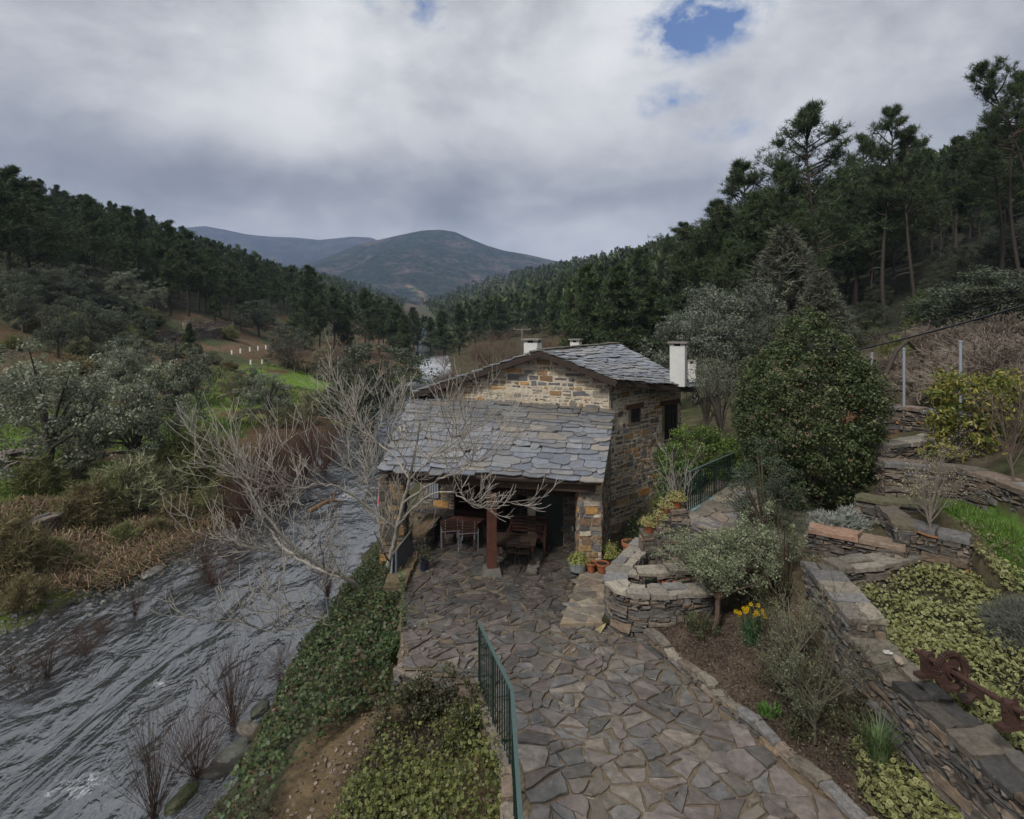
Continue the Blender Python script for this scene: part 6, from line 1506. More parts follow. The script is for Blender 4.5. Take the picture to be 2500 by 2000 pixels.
d = RNG.normal(size=(n, 3)); d[:, 2] = np.abs(d[:, 2]); d /= np.linalg.norm(d, axis=1, keepdims=True); P = d * RNG.uniform(.5, 1, (n, 1)) * np.array([.6, .6, .55])
needle_tufts(m, P, d + np.array([0, 0, .6]), .16, 12, [(.115, .125, .10), (.15, .16, .135), (.09, .10, .075)], .03); m.build('foliage', MAT['needle'], o)

def sage_tree():
    seed(27); b = PZ(1742, 1562, 2.85); o = thing('sage_shrub', 'pale grey green woody shrub spreading on a short trunk over the planter', 'shrub', b); O = np.array(b); t = MB()
    top = np.array(PY(1752, 1465, 11.1)) - O
    t.tube([(0, 0, -.2), (.03, 0, .25), top * .6 + (.03, 0, 0), top], [.06, .05, .05, .045], (.085, .062, .048), 8); t.build('trunk', MAT['bark'], o)
    br = MB(); tips = []; c = np.array(PY(1815, 1355, 11.7)) - O
    for i in range(26):
        e = c + np.array([R.uniform(-1.35, 1.35), R.uniform(-.9, 1.0), R.uniform(-.15, .35)]); d = e - top
        branch(br, top, d, .022, np.linalg.norm(d) * .8, 2, (.085, .055, .042), .15, .22, (3, 4), .42, (.3, .8), 6, tips, .003)
    br.build('branches', MAT['twig'], o)
    m = MB(); P = np.array([p for p, d in tips]); D = np.array([d for p, d in tips])
    C = P + RNG.normal(size=P.shape) * .04; clump_leaves(m, C, .11, 26, .05, [(.20, .225, .135), (.16, .19, .11), (.25, .27, .175), (.12, .15, .08)], aspect=.4)
    C2 = crown_points(330, 1.42, 1.0, .58, 0, 29, .3, .5, -.45) + c; clump_leaves(m, C2, .12, 24, .05, [(.20, .225, .135), (.16, .19, .11), (.25, .27, .175), (.12, .15, .08)], aspect=.4)
    m.build('foliage', MAT['leaf'], o)
sage_tree()
def sparse_shrub(name, lab, px, pyb, z, px2, py2, Y2, spread, n, leafc, sd, per=6, lsize=.03, rr=.014, col=(.13, .12, .09), cat='shrub', lvl=2, up=.2):
    seed(sd); b = np.array(PZ(px, pyb, z)); o = thing(name, lab, cat, b); br = MB(); tips = []; c = np.array(PY(px2, py2, Y2)) - b
    br.tube([(0, 0, -.1), c * .2, c * .45], [rr * 2, rr * 1.7, rr * 1.4], col, 6)
    for i in range(n):
        s = c * R.uniform(.1, .45); e = c + np.array([R.uniform(-1, 1) * spread[0], R.uniform(-1, 1) * spread[1], R.uniform(-1, 1) * spread[2]]); d = e - s
        branch(br, s, d, rr, np.linalg.norm(d), lvl, col, up, .25, (3, 5), .5, (.35, .9), 6, tips, .0028)
    br.build('branches', MAT['twig'], o)
    if leafc is not None:
        m = MB(); P = np.array([p for p, d in tips]); clump_leaves(m, P, .07, per, lsize, leafc, aspect=.35, shell=.1); m.build('foliage', MAT['leaf'], o)
sparse_shrub('olive_sapling', 'thin grey green sapling with open twigs in the mulched bed', 1990, 1800, 3.0, 1985, 1600, 8.4, (.75, .5, .6), 16, [(.13, .145, .085), (.10, .12, .065), (.17, .18, .11)], 31, 8, .03, .012, (.075, .07, .05))
sparse_shrub('olive_sapling', 'fine twigged grey green sapling beside the daffodils', 1950, 1640, 3.15, 1940, 1520, 9.9, (.6, .4, .4), 13, [(.14, .15, .09), (.19, .19, .10)], 32, 6, .03)
sparse_shrub('rose_shrub', 'bare twiggy shrub with small pale leaves before the grass strip', 2270, 1300, 4.95, 2275, 1150, 11.3, (.55, .5, .55), 15, [(.30, .29, .17), (.36, .34, .22), (.22, .19, .11)], 33, 4, .036, .012, (.13, .11, .095))
sparse_shrub('bare_sapling', 'small bare sapling with pale curved twigs beside the side railing', 1668, 1285, 3.9, 1672, 1165, 13.7, (.75, .45, .45), 8, None, 34, rr=.017, col=(.22, .205, .185), lvl=2, up=.45)
sparse_shrub('bare_shrub', 'bare brown twiggy shrub in front of the yellow bush', 2478, 1180, 5.7, 2440, 980, 11.8, (.9, .6, .7), 10, None, 35, rr=.013, col=(.11, .085, .07))
bush('yellow_bush', 'yellow green leathery bush at the right edge above the wall', (11.1, 13.4, 5.6), 1.15, .8, 1.15, [(.20, .19, .035), (.12, .15, .03), (.26, .23, .05), (.08, .11, .025)], 150, 46, .24, .12, sd=36, zc=1.1, low=-.8, aspect=.35, lump=.3)
bush('dark_ivy', 'dark ivy bush in the shaded gully by the house', (3.75, 15.6, 2.3), .55, .5, .75, [(.03, .05, .018), (.045, .065, .025)], 60, 50, .18, .06, sd=37, low=-.9)

bush('overgrown_shrub', 'dark overgrown shrub hiding the steps at the patio corner', (-1.55, 10.05, 1.9), .75, .35, .42, [(.045, .055, .022), (.075, .07, .03), (.035, .045, .018), (.09, .075, .05)], 90, 46, .16, .055, sd=38, low=-.9, lump=.5, twigs=40)
bush('overgrown_shrub', 'dark leafy shrub at the foot of the foreground railing', (-.65, 9.45, 1.95), .4, .5, .4, [(.055, .065, .022), (.085, .09, .03), (.04, .05, .018)], 60, 46, .15, .05, sd=39, low=-.9, lump=.5, twigs=30)
for i, (x, y, r, h, lab) in enumerate(((4.55, 9.3, .4, .45, 'dark low shrub in the middle of the mulched bed'), (5.0, 8.4, .32, .5, 'dark shrub against the foot of the gear wall'), (4.75, 10.4, .4, .5, 'dusky green shrub behind the daffodils'), (4.9, 7.7, .3, .4, 'dark green weeds beside the grass tuft'), (3.75, 11.1, .3, .25, 'low grey herb below the sage trunk'), (4.35, 8.5, .3, .3, 'dry stalky herb near the stone edging'), (5.3, 11.45, .5, 1.15, 'dark twiggy shrub between the sage and the slab-capped wall'), (4.7, 11.75, .5, .8, 'dark twiggy growth under the spreading sage'), (5.28, 11.05, .42, 1.7, 'tall dusky shrub at the back corner of the mulched bed'))):
    bush('bed_shrub', lab, (x, y, g(x, y) - .03), r, r, h / 2 + .05, [(.05, .06, .026), (.075, .085, .036), (.04, .048, .022), (.10, .095, .05)], 46, 34, .11, .04, sd=140 + i, low=-.9, lump=.5, twigs=34, aspect=.35)
# daffodils and grass tufts
def blades(m, c, n, h, spread, cols, w=.012, bend=.35):
    for i in range(n):
        an = R.uniform(0, 6.28); r = R.random() ** .5 * spread; x, y = c[0] + cos(an) * r, c[1] + sin(an) * r; a2 = an + R.gauss(0, .6); L_ = h * R.uniform(.65, 1.1); be = bend * R.uniform(.2, 1.2) * L_
        q = np.array([(x, y, c[2]), (x + cos(a2) * be * .25, y + sin(a2) * be * .25, c[2] + L_ * .55), (x + cos(a2) * be, y + sin(a2) * be, c[2] + L_ * R.uniform(.75, 1))]); ww = np.array([-sin(a2), cos(a2), 0]) * w
        m.add(np.array([q[0] - ww, q[0] + ww, q[1] + ww * .9, q[1] - ww * .9, q[2]]), [(0, 1, 2, 3), (3, 2, 4)], np.array(R.choice(cols)) * R.uniform(.75, 1.25))
def daffodils():
    seed(41); b = np.array(PZ(1838, 1582, 2.95)); o = thing('daffodil_clump', 'clump of yellow daffodils with tall dark green leaves in the bed', 'flowers', b); m = MB(); blades(m, (0, 0, 0), 170, .62, .16, [(.035, .085, .04), (.05, .11, .045), (.025, .065, .035)], .009, .22); m.build('leaves', MAT['leaf'], o)
    for i in range(15):
        x, y, z = R.uniform(-.32, .2), R.uniform(-.15, .12), R.uniform(.58, .8); m = MB(); m.tube([(x * .5, y * .5, 0), (x * .9, y * .9, z * .8), (x, y, z)], .005, (.06, .12, .04), 4, False); m.build('stem', MAT['twig'], o)
        f = MB(); 
        for k in range(6):
            an = k * pi / 3; f.add(np.array([(x, y, z), (x + cos(an - .35) * .03, y - .012, z + sin(an - .35) * .03), (x + cos(an) * .048, y - .02, z + sin(an) * .048), (x + cos(an + .35) * .03, y - .012, z + sin(an + .35) * .03)]), [(0, 1, 2, 3)], (.62, .46, .02))
        f.lathe([(.012, 0), (.02, .04), (.024, .045)], (x, y - .01, z), (.62, .36, .01), 8, M=np.array([[1, 0, 0], [0, 0, -1], [0, 1, 0]])); f.build('flower', MAT['leaf'], o)
daffodils()
for i, (px, py, z, h, n, sp, lab, c) in enumerate(((2145, 1875, 3.0, .75, 90, .10, 'tall green grass tuft by the gear wall', [(.07, .12, .04), (.10, .14, .06)]), (1700, 1545, 2.8, .5, 40, .22, 'arching grass tuft at the foot of the planter wall', [(.09, .13, .05), (.16, .17, .09)]), (952, 1612, 2.1, .5, 60, .14, 'green leaf tuft at the edge of the ivy', [(.06, .14, .03), (.08, .17, .04)]), (1650, 1440, 3.1, .2, 60, .2, 'light green weeds inside the curved planter', [(.10, .18, .04)]), (1870, 1600, 2.95, .16, 60, .16, 'bright green low leaves below the daffodils', [(.09, .18, .03)]), (1878, 1745, 2.85, .16, 50, .16, 'green sorrel tuft beside the stone edging', [(.07, .15, .03)]))):
    seed(50 + i); o = thing('grass_tuft', lab, 'plant', PZ(px, py, z)); m = MB(); blades(m, (0, 0, 0), n, h, sp, c, .010 if h > .3 else .018, .5); m.build('leaves', MAT['leaf'], o)

groundcover_late = []
# variegated ground cover, ivy, litter, grass: beyond counting
def scatter(poly, n, sd, yb=None):
    rg = np.random.default_rng(sd); P = np.array(poly); lo, hi = P.min(0), P.max(0); Q = rg.uniform(lo, hi, (n * 4, 2)); Q = Q[in_poly(Q[:, 0], Q[:, 1], poly)][:n]; return Q
def groundcover(name, lab, cat, poly, n, cols, rim, size, hgt, sd, mask=None, stems=0, aspect=.7, stemc=(.08, .07, .035)):
    seed(sd); Q = scatter(poly, n, sd)
    bump_ = .5 + .5 * fbm(Q[:, 0] * 1.8, Q[:, 1] * 1.8, 3, sd)
    if mask is not None: k = mask(Q[:, 0], Q[:, 1]) > RNG.random(len(Q)); Q = Q[k]; bump_ = bump_[k]
    z = np.maximum(G(Q[:, 0], Q[:, 1]), .02) + hgt * (.25 + bump_) * RNG.uniform(.3, 1.15, len(Q)); P = np.stack([Q[:, 0], Q[:, 1], z], 1); m = MB()
    cc = np.asarray(cols)[RNG.integers(0, len(cols), len(P))] * RNG.uniform(.7, 1.25, (len(P), 1)); nn = np.tile([0, -.25, 1.0], (len(P), 1))
    rr = None if rim is None else np.asarray(rim)[RNG.integers(0, len(rim), len(P))] * RNG.uniform(.75, 1.2, (len(P), 1))
    m.leaves(P, size * RNG.uniform(.4, 1.55, len(P)), cc, nn, 1.1, aspect, rr, .06)
    for i in range(stems):
        p = P[R.randrange(len(P))]; d = np.array([R.gauss(0, .25), R.gauss(0, .25), R.uniform(0, .15)]); m.tube([p - (0, 0, hgt * .6), p + d * .5, p + d], [.004, .003, .002], stemc, 3, False)
    o = m.build(name, MAT['leaf']); props(o, lab, cat, kind='stuff'); return o
VC, VR = [(.09, .125, .045), (.07, .11, .04), (.13, .155, .055)], [(.29, .285, .11), (.34, .33, .15), (.22, .23, .08)]
groundcover('variegated_periwinkle', 'cream edged periwinkle carpet on the terrace behind the gear wall', 'ground cover', [(5.85, 4.6), (5.8, 8.9), (6.1, 10.5), (8.2, 11.0), (8.6, 9.6), (8.5, 8.0), (8.2, 4.6)], 27000, VC, VR, .050, .28, 61, lambda x, y: .12 + 1.3 * (fbm(x * .9, y * .9, 4, 4) + .38), 400)
groundcover('variegated_periwinkle', 'cream edged periwinkle trailing over the lower bed beside the stone edging', 'ground cover', [(4.35, 7.6), (5.1, 8.3), (5.3, 6.5), (5.5, 4.6), (5.35, 4.6), (4.9, 5.95)], 7500, VC, VR, .06, .42, 62, lambda x, y: .35 + 1.2 * (fbm(x * 1.6, y * 1.6, 3, 8) + .4), 400)
groundcover('variegated_periwinkle', 'yellow green periwinkle thicket left of the foreground railing', 'ground cover', [(-.05, 5.2), (-.08, 8.1), (-.55, 9.75), (-1.3, 10.1), (-2.0, 9.9), (-2.35, 8.9), (-2.6, 7.4), (-2.7, 5.2)], 26000, [(.085, .11, .03), (.115, .14, .035), (.055, .085, .024), (.04, .06, .018)], [(.18, .19, .05), (.24, .235, .085), (.12, .14, .035), (.08, .10, .028)], .05, .55, 63, lambda x, y: (.2 + 1.2 * (fbm(x * 1.3, y * 1.3, 4, 14) + .35)) * (1 - .6 * (y > 8.7)), 1200)
groundcover('ivy', 'dark green ivy covering the river bank below the patio', 'ivy', [(-2.15, 10.4), (-2.2, 12), (-2.6, 13.6), (-2.95, 15.4), (-3.2, 16.4), (-3.4, 18.5), (-3.6, 20.5), (-5.1, 20.5), (-5.2, 15.0), (-5.1, 13), (-5.0, 11), (-4.8, 9.3), (-4.5, 7.6), (-3.7, 7.9), (-3.3, 9.4), (-2.7, 10.3)], 34000, [(.035, .062, .022), (.05, .085, .028), (.07, .105, .038), (.026, .046, .018), (.085, .095, .035), (.075, .055, .03)], None, .066, .55, 64, lambda x, y: (.5 + 1.2 * fbm(x * 1.1, y * 1.1, 4, 5) + .3 * (y > 11)) * (1 - .75 * (y < 9.2 + .8 * np.sin(x * 3))) * (x < -2.2 + .22 * np.sin(y * 4.3)), 400, .85)
groundcover('dry_brush', 'dry brown stalks and ivy scraps on the lower river bank', 'brush', [(-3.3, 5.2), (-3.3, 8.2), (-4.4, 9.2), (-5.3, 10.2), (-5.5, 5.2)], 5000, [(.09, .065, .045), (.06, .055, .03), (.05, .07, .028)], None, .06, .22, 65, None, 900, .5, (.10, .075, .055))
groundcover('leaf_litter', 'dead brown leaves scattered on the dirt path and patio edge', 'leaves', LOWL, 3200, [(.20, .15, .12), (.13, .09, .065), (.26, .21, .18)], None, .075, .03, 66, lambda x, y: .3 + fbm(x, y, 2, 3), 0, .8)
groundcover('leaf_litter', 'dead leaves blown along the left edge of the patio', 'leaves', [(-2.3, 10.6), (-2.3, 12.2), (-1.9, 12.2), (-1.5, 10.4)], 260, [(.20, .15, .12), (.26, .20, .17)], None, .06, .1, 67, None, 0, .8)
groundcover('bark_mulch', 'bark chips and dead leaves covering the garden bed', 'mulch', BED, 12000, [(.075, .05, .037), (.045, .034, .026), (.105, .075, .058), (.085, .056, .042), (.14, .11, .085)], None, .045, .04, 68, None, 160, .4, (.12, .09, .07))
groundcover('bed_weeds', 'dark weeds and dry stalks growing through the mulch by the gear wall', 'weeds', [(4.0, 9.6), (5.2, 10.6), (5.3, 8.0), (4.4, 7.8)], 3600, [(.05, .062, .024), (.075, .085, .03), (.20, .19, .08), (.09, .07, .04)], None, .045, .32, 74, lambda x, y: .3 + 1.2 * (fbm(x * 1.5, y * 1.5, 3, 9) + .3), 700, .5, (.10, .08, .06))
groundcover('dry_undergrowth', 'dark dead stalks and leaves between dirt path and periwinkle', 'undergrowth', [(-.6, 9.6), (-1.2, 10.1), (-2.2, 10.1), (-2.55, 9.0), (-2.6, 7.8), (-1.8, 8.2)], 5200, [(.05, .042, .028), (.08, .06, .042), (.055, .065, .022), (.16, .12, .10), (.10, .11, .035)], None, .05, .30, 75, None, 900, .6, (.075, .055, .042))
groundcover('garden_weeds', 'low green weeds and stalks on the bank between the walls', 'weeds', [(8.0, 8.0), (8.3, 11.0), (8.9, 11.3), (9.4, 9.4), (9.6, 6.0), (8.4, 6.0)], 2600, [(.08, .12, .035), (.15, .13, .07), (.19, .17, .10)], None, .06, .16, 69, None, 300, .4)
def grass(name, lab, poly, n, h, cols, sd, w=.008, wz=None):
    seed(sd); Q = scatter(poly, n, sd); z = G(Q[:, 0], Q[:, 1]); k = len(Q); an = RNG.uniform(0, 6.28, k); L_ = h * RNG.uniform(.5, 1.3, k) * (1 + .5 * fbm(Q[:, 0] * 1.5, Q[:, 1] * 1.5, 2, sd)); ww = np.stack([-np.sin(an), np.cos(an), 0 * an], 1) * w; B_ = np.stack([Q[:, 0], Q[:, 1], z - .01], 1); T_ = B_ + np.stack([np.cos(an) * L_ * .5, np.sin(an) * L_ * .5, L_], 1)
    V = np.stack([B_ - ww, B_ + ww, T_], 1).reshape(-1, 3); cc = np.asarray(cols)[RNG.integers(0, len(cols), k)] * RNG.uniform(.7, 1.3, (k, 1)); m = MB(); m.add(V, np.arange(k * 3).reshape(-1, 3), np.repeat(cc, 3, 0)); props(m.build(name, MAT['leaf']), lab, 'grass', kind='stuff')
GC = [(.09, .18, .02), (.12, .23, .03), (.07, .14, .02), (.15, .22, .05)]
grass('grass', 'bright green grass strip between the garden walls', GRASS_IN, 26000, .10, GC, 71)
def left_meadow():
    seed(72); n = 60000; Y = RNG.uniform(17, 62, n); dl = RNG.uniform(3.5, 17, n); X = np.interp(Y, *RXL) - dl; k = (fbm(X * .35, Y * .35, 4, 21) > -.12); X, Y = X[k], Y[k]; z = G(X, Y); k = len(X); an = RNG.uniform(0, 6.28, k); L_ = .12 * RNG.uniform(.5, 1.6, k) * (1 + Y / 60); ww = np.stack([-np.sin(an), np.cos(an), 0 * an], 1) * (.012 * (1 + Y / 30))[:, None]; B_ = np.stack([X, Y, z - .02], 1); T_ = B_ + np.stack([np.cos(an) * L_ * .6, np.sin(an) * L_ * .6, L_], 1)
    cc = np.asarray([(.10, .165, .028), (.13, .19, .035), (.10, .12, .035), (.15, .15, .06)])[RNG.integers(0, 4, k)] * RNG.uniform(.7, 1.25, (k, 1)); m = MB(); m.add(np.stack([B_ - ww, B_ + ww, T_], 1).reshape(-1, 3), np.arange(k * 3).reshape(-1, 3), np.repeat(cc, 3, 0)); props(m.build('meadow_grass', MAT['leaf']), 'short meadow grass on the far river bank', 'grass', kind='stuff')
left_meadow()
# mossy rocks: gravel along the far waterline
def gravel():
    seed(73); n = 2600; Y = RNG.uniform(14, 36, n); X = np.interp(Y, *RXL) + RNG.normal(0, .55, n) - .1; z = G(X, Y); m = MB(); s = RNG.uniform(.03, .10, n) * RNG.uniform(.4, 1.1, n)
    T = np.array([(-1, -.6, 0), (.9, -.8, 0), (1.1, .6, 0), (-.7, .9, 0), (-.5, -.3, .6), (.5, -.35, .7), (.5, .35, .5), (-.35, .4, .65)]); an = RNG.uniform(0, 6.28, n)
    V = np.einsum('nij,kj->nki', np.stack([np.stack([np.cos(an), -np.sin(an), 0 * an], 1), np.stack([np.sin(an), np.cos(an), 0 * an], 1), np.tile([0, 0, 1.], (n, 1))], 1), T) * s[:, None, None] + np.stack([X, Y, np.maximum(z, -.02)], 1)[:, None]
    f = np.array([(0, 1, 5, 4), (1, 2, 6, 5), (2, 3, 7, 6), (3, 0, 4, 7), (4, 5, 6, 7)]); c = np.asarray([(.11, .108, .10), (.085, .082, .075), (.15, .145, .13), (.07, .066, .055)])[RNG.integers(0, 4, n)]
    m.add(V.reshape(-1, 3), (np.arange(n)[:, None, None] * 8 + f[None]).reshape(-1, 4), np.repeat(c, 8, 0)); props(m.build('gravel', MAT['boulder']), 'grey gravel along the far waterline', 'gravel', kind='stuff')
gravel()
# ------------------------------------------------------------------ fig tree, river bushes, bank scrub, small things
def fig_tree():
    seed(81); b = np.array(PY(908, 1462, 15.6)); o = thing('fig_tree', 'large bare fig tree with pale curving branches spreading over the river', 'tree', b); t = MB(); br = MB(); tips = []
    PALE = (.27, .25, .215); DK = (.17, .15, .125)
    def limb(pts, r0, r1, kids=11, ln=1.35, lvl=2, up=.34):
        P = np.array([np.array(PY(*p)) - b for p in pts]); s = np.linspace(0, 1, len(P)); u = np.linspace(0, 1, len(P) * 4); Q = np.stack([np.interp(u, s, P[:, k]) for k in range(3)], 1)
        for _ in range(3): Q[1:-1] = (Q[:-2] + 2 * Q[1:-1] + Q[2:]) / 4
        Q[1:-1] += np.array([[R.gauss(0, .02) for _ in range(3)] for _ in range(len(Q) - 2)])
        r0, r1 = r0 * .78, r1 * .8; rr = r0 + (r1 - r0) * u; t.tube(Q, rr, PALE, 8, False)
        for k in range(int(kids * .85)):
            f = R.uniform(.28, 1.0); i = min(len(Q) - 2, int(f * (len(Q) - 1))); d = unit(Q[i + 1] - Q[i]); sd = np.array([R.gauss(0, 1), R.gauss(0, 1), R.uniform(-.2, .8)]); nd = unit(d * .7 + sd * .75)
            branch(br, Q[i], nd, max(.010, rr[i] * .38), ln * R.uniform(.6, 1.35), lvl, DK, up, .24, (3, 4), .58, (.35, .85), 9, tips, .0056, sides=(6, 5, 4, 3, 3), col2=PALE)
        branch(br, Q[-1], Q[-1] - Q[-2], r1 * .9, ln * 1.2, lvl, DK, up, .24, (3, 4), .58, (.35, .8), 9, tips, .0058, sides=(6, 5, 4, 3, 3), col2=PALE)
    limb([(908, 1468, 15.6), (880, 1440, 15.3), (830, 1402, 14.9), (745, 1362, 14.4), (690, 1310, 14.0), (640, 1250, 13.8), (600, 1200, 13.6)], .08, .028, 19)
    limb([(745, 1362, 14.4), (680, 1350, 14.0), (620, 1335, 13.6), (560, 1330, 13.2)], .04, .016, 13)
    limb([(905, 1465, 15.6), (860, 1415, 15.9), (760, 1385, 16.0), (690, 1340, 16.2), (640, 1270, 16.5), (610, 1190, 16.6), (560, 1130, 16.8)], .07, .022, 16)
    limb([(908, 1468, 15.6), (940, 1405, 15.5), (958, 1340, 15.4), (968, 1290, 15.3), (985, 1230, 15.0), (1000, 1170, 14.7)], .10, .055, 9)
    limb([(968, 1290, 15.3), (900, 1240, 15.0), (850, 1200, 14.7), (800, 1180, 14.3), (745, 1190, 13.9), (700, 1195, 13.5)], .05, .018, 17)
    limb([(1000, 1170, 14.7), (985, 1120, 14.4), (955, 1070, 14.2), (950, 1040, 14.0)], .034, .014, 12, 1.0)
    limb([(985, 1230, 15.0), (1030, 1195, 14.3), (1075, 1165, 13.8), (1130, 1150, 13.4), (1180, 1120, 13.2)], .04, .015, 15)
    limb([(968, 1290, 15.3), (1010, 1235, 14.2), (1065, 1200, 13.5), (1110, 1200, 13.1), (1150, 1235, 12.9), (1215, 1225, 12.7)], .034, .014, 12, 1.0)
    limb([(1000, 1170, 14.7), (960, 1110, 15.0), (905, 1070, 15.2), (865, 1030, 15.4)], .036, .014, 15)
    limb([(1000, 1170, 14.7), (1040, 1130, 14.2), (1080, 1090, 13.9), (1120, 1060, 13.6)], .032, .012, 13)
    limb([(900, 1470, 15.5), (850, 1492, 14.8), (790, 1510, 14.2), (720, 1500, 13.8), (650, 1490, 13.5), (600, 1510, 13.2)], .035, .013, 11, 1.2, 2, .45)
    limb([(790, 1510, 14.2), (740, 1530, 13.7), (680, 1545, 13.2), (620, 1530, 12.9)], .022, .010, 8, .8, 2, .5)
    limb([(908, 1468, 15.6), (930, 1420, 16.2), (935, 1350, 16.6), (925, 1270, 16.9), (905, 1200, 17.0), (870, 1150, 17.0)], .045, .015, 15)
    t.build('trunk', MAT['bark'], o, True); br.build('branches', MAT['twig'], o)
fig_tree()

# osiers standing in the water
WIL = [bare_proto(501, 10, 1, (.055, .036, .030), stems=85, r=.026, up=.03, kids=(2, 6), ang=(.12, .5), wig=.3, col2=(.06, .038, .032), rmin=.010, eln=(.7, 1.5)), bare_proto(502, 10, 1, (.07, .038, .030), stems=75, r=.026, up=.02, kids=(3, 6), ang=(.15, .55), wig=.36, rmin=.010, eln=(.6, 1.5))]
WIL += [bare_proto(504, 10, 1, (.06, .04, .032), stems=60, r=.028, up=.06, kids=(2, 5), ang=(.12, .5), wig=.28, rmin=.010, eln=(.9, 1.55)), bare_proto(505, 10, 2, (.052, .036, .03), stems=30, r=.03, up=.0, kids=(3, 5), ang=(.15, .6), wig=.4, rmin=.010, eln=(.5, 1.45))]
def in_water(lab, px, py, h, k, wide=1.0, name='osier_bush', group='bare osier bushes in the river', z=0.0):
    x, y, _ = PZ(px, py, z); make_tree(name, lab, 'bush', WIL[k], (x, y, z - .05), h, R.uniform(0, 6), group, wide, ('stem', 'stems'))
seed(82)
in_water('bare dark osier bush with fanned stems beside the flat river stones', 570, 1765, 2.1, 0, .8)
in_water('bare reddish osier bush nearest the big river boulder', 478, 1895, 2.1, 1, .75)
in_water('bare osier bush cut by the lower edge of the view', 375, 1995, 2.3, 2, .75)
in_water('small dark osier stump in midstream', 683, 1622, .9, 3, 1.3)
in_water('thin osier shoots below the midstream stump', 690, 1668, .8, 1, 1.2)
in_water('sparse osier shoots under the fig tree', 800, 1450, 1.5, 0, .9)
for i, (px, py, h) in enumerate(((115, 1655, 1.3), (70, 1690, 1.2), (205, 1600, 1.2), (190, 1560, 1.0), (330, 1500, 1.1), (420, 1465, 1.3), (520, 1430, 1.4), (30, 1640, 1.2), (500, 1395, 1.5), (560, 1370, 1.6), (250, 1545, .9), (140, 1520, 1.2))):
    in_water(('thin bare osier shoots in the shallows near the left edge', 'sparse osier shoots at the far waterline')[px > 200] + ', ' + ('first', 'second', 'third', 'fourth', 'fifth', 'sixth', 'seventh', 'eighth', 'ninth', 'tenth', 'eleventh', 'twelfth')[i] + ' of the row', px, py, h * R.uniform(.7, 1.2), (2, 3, 1, 3)[i % 4], R.uniform(.8, 1.4), 'osier_shoot', 'osier shoots in the shallows')
# brown thicket along the far bank under the fig tree
TH = bare_proto(503, 10, 2, (.075, .045, .036), stems=34, r=.05, up=.2, kids=(4, 6), ang=(.2, .6), wig=.15)
for i, (px, py, yt) in enumerate(((640, 1225, 1075), (690, 1200, 1040), (740, 1180, 1030), (610, 1262, 1100), (790, 1150, 1020), (580, 1290, 1160), (700, 1235, 1080), (760, 1130, 1000), (660, 1180, 1050))):
    place('willow_thicket', 'reddish brown willow thicket on the far bank behind the fig tree', 'bush', TH, px, py, yt, ('stem', 'stems'), 'willow thickets on the far bank', 1.2)
# broom and other shrubs of the far bank
BR = [shrub_proto(601, [(.155, .165, .065), (.19, .20, .085), (.12, .13, .05)]), shrub_proto(602, [(.20, .21, .115), (.25, .245, .15), (.165, .175, .09)]), shrub_proto(603, [(.155, .135, .065), (.19, .155, .085), (.115, .11, .05)]), shrub_proto(604, [(.05, .07, .03), (.065, .085, .036)], 'leafy', 900)]
for px, py, yt, k, wide, lab in ((470, 1190, 1040, 0, 1.1, 'large olive green broom bush in the middle of the far bank'), (540, 1175, 1060, 2, 1.0, 'brownish broom bush right of the large one'), (400, 1180, 1070, 0, 1.1, 'olive broom bush left of the large one'), (330, 1240, 1110, 1, 1.3, 'pale broom bush under the leaning oak'), (210, 1290, 1170, 2, 1.0, 'brown green broom beside the dry stone wall'), (250, 1270, 1150, 0, .9, 'green broom behind the wall end'), (510, 1245, 1180, 0, 1.2, 'small green broom above the waterline'), (430, 1275, 1205, 2, 1.3, 'low brown broom above the waterline'), (120, 1370, 1310, 0, 1.4, 'green broom between the wall and the waterline'), (300, 1330, 1275, 0, 1.3, 'small green broom amid the bracken'), (60, 1480, 1400, 2, 1.2, 'brown broom on the bank at the left edge'), (380, 1310, 1262, 2, 1.3, 'low brown broom amid the bracken'), (200, 1400, 1350, 2, 1.3, 'small broom above the gravel'), (700, 1040, 985, 1, 1.4, 'pale green broom before the wide dark oak'), (770, 1010, 950, 1, 1.3, 'pale broom left of the wide dark oak'), (30, 1420, 1250, 2, .9, 'tall brown green broom at the left edge'), (90, 1200, 1110, 0, 1.2, 'broom below the broad oak at the left edge'), (180, 1165, 1090, 1, 1.2, 'pale broom under the near oaks'), (350, 830, 800, 3, 1.4, 'green scrub below the pine wood'), (470, 858, 832, 2, 1.6, 'brown scrub left of the white tree guards'), (515, 885, 855, 1, 1.6, 'pale scrub below the terrace wall'), (690, 858, 825, 2, 1.6, 'brown scrub right of the white tree guards'), (735, 850, 815, 1, 1.6, 'pale scrub before the lower wood'), (560, 905, 880, 2, 1.6, 'russet scrub below the lone tree guards'), (705, 895, 865, 2, 1.5, 'russet scrub above the bright meadow'), (790, 880, 845, 1, 1.5, 'pale scrub behind the wide dark oak'), (420, 880, 850, 3, 1.5, 'dark scrub at the left of the clearing'), (250, 830, 790, 0, 1.4, 'yellow green scrub under the left wood'), (560, 830, 795, 0, 1.2, 'yellow scrub by the round oak'), (720, 795, 765, 0, 1.4, 'yellow green scrub at the foot of the lower wood'), (660, 990, 950, 3, 1.4, 'dark shrub under the meadow oak'), (835, 1000, 935, 2, 1.2, 'brown shrub on the bank by the dark oak'), (880, 1030, 960, 3, 1.1, 'dark shrub overhanging the river'), (950, 960, 905, 3, 1.3, 'dark shrub on the bank left of the roof'), (1000, 930, 890, 2, 1.4, 'brown shrub at the river before the left roof edge')):
    place('broom_bush' if k < 3 else 'shrub', lab, 'bush', BR[k], px, py, yt, ('stems', 'foliage'), 'shrubs of the far bank', wide, base_h=1.0)
seed(86)
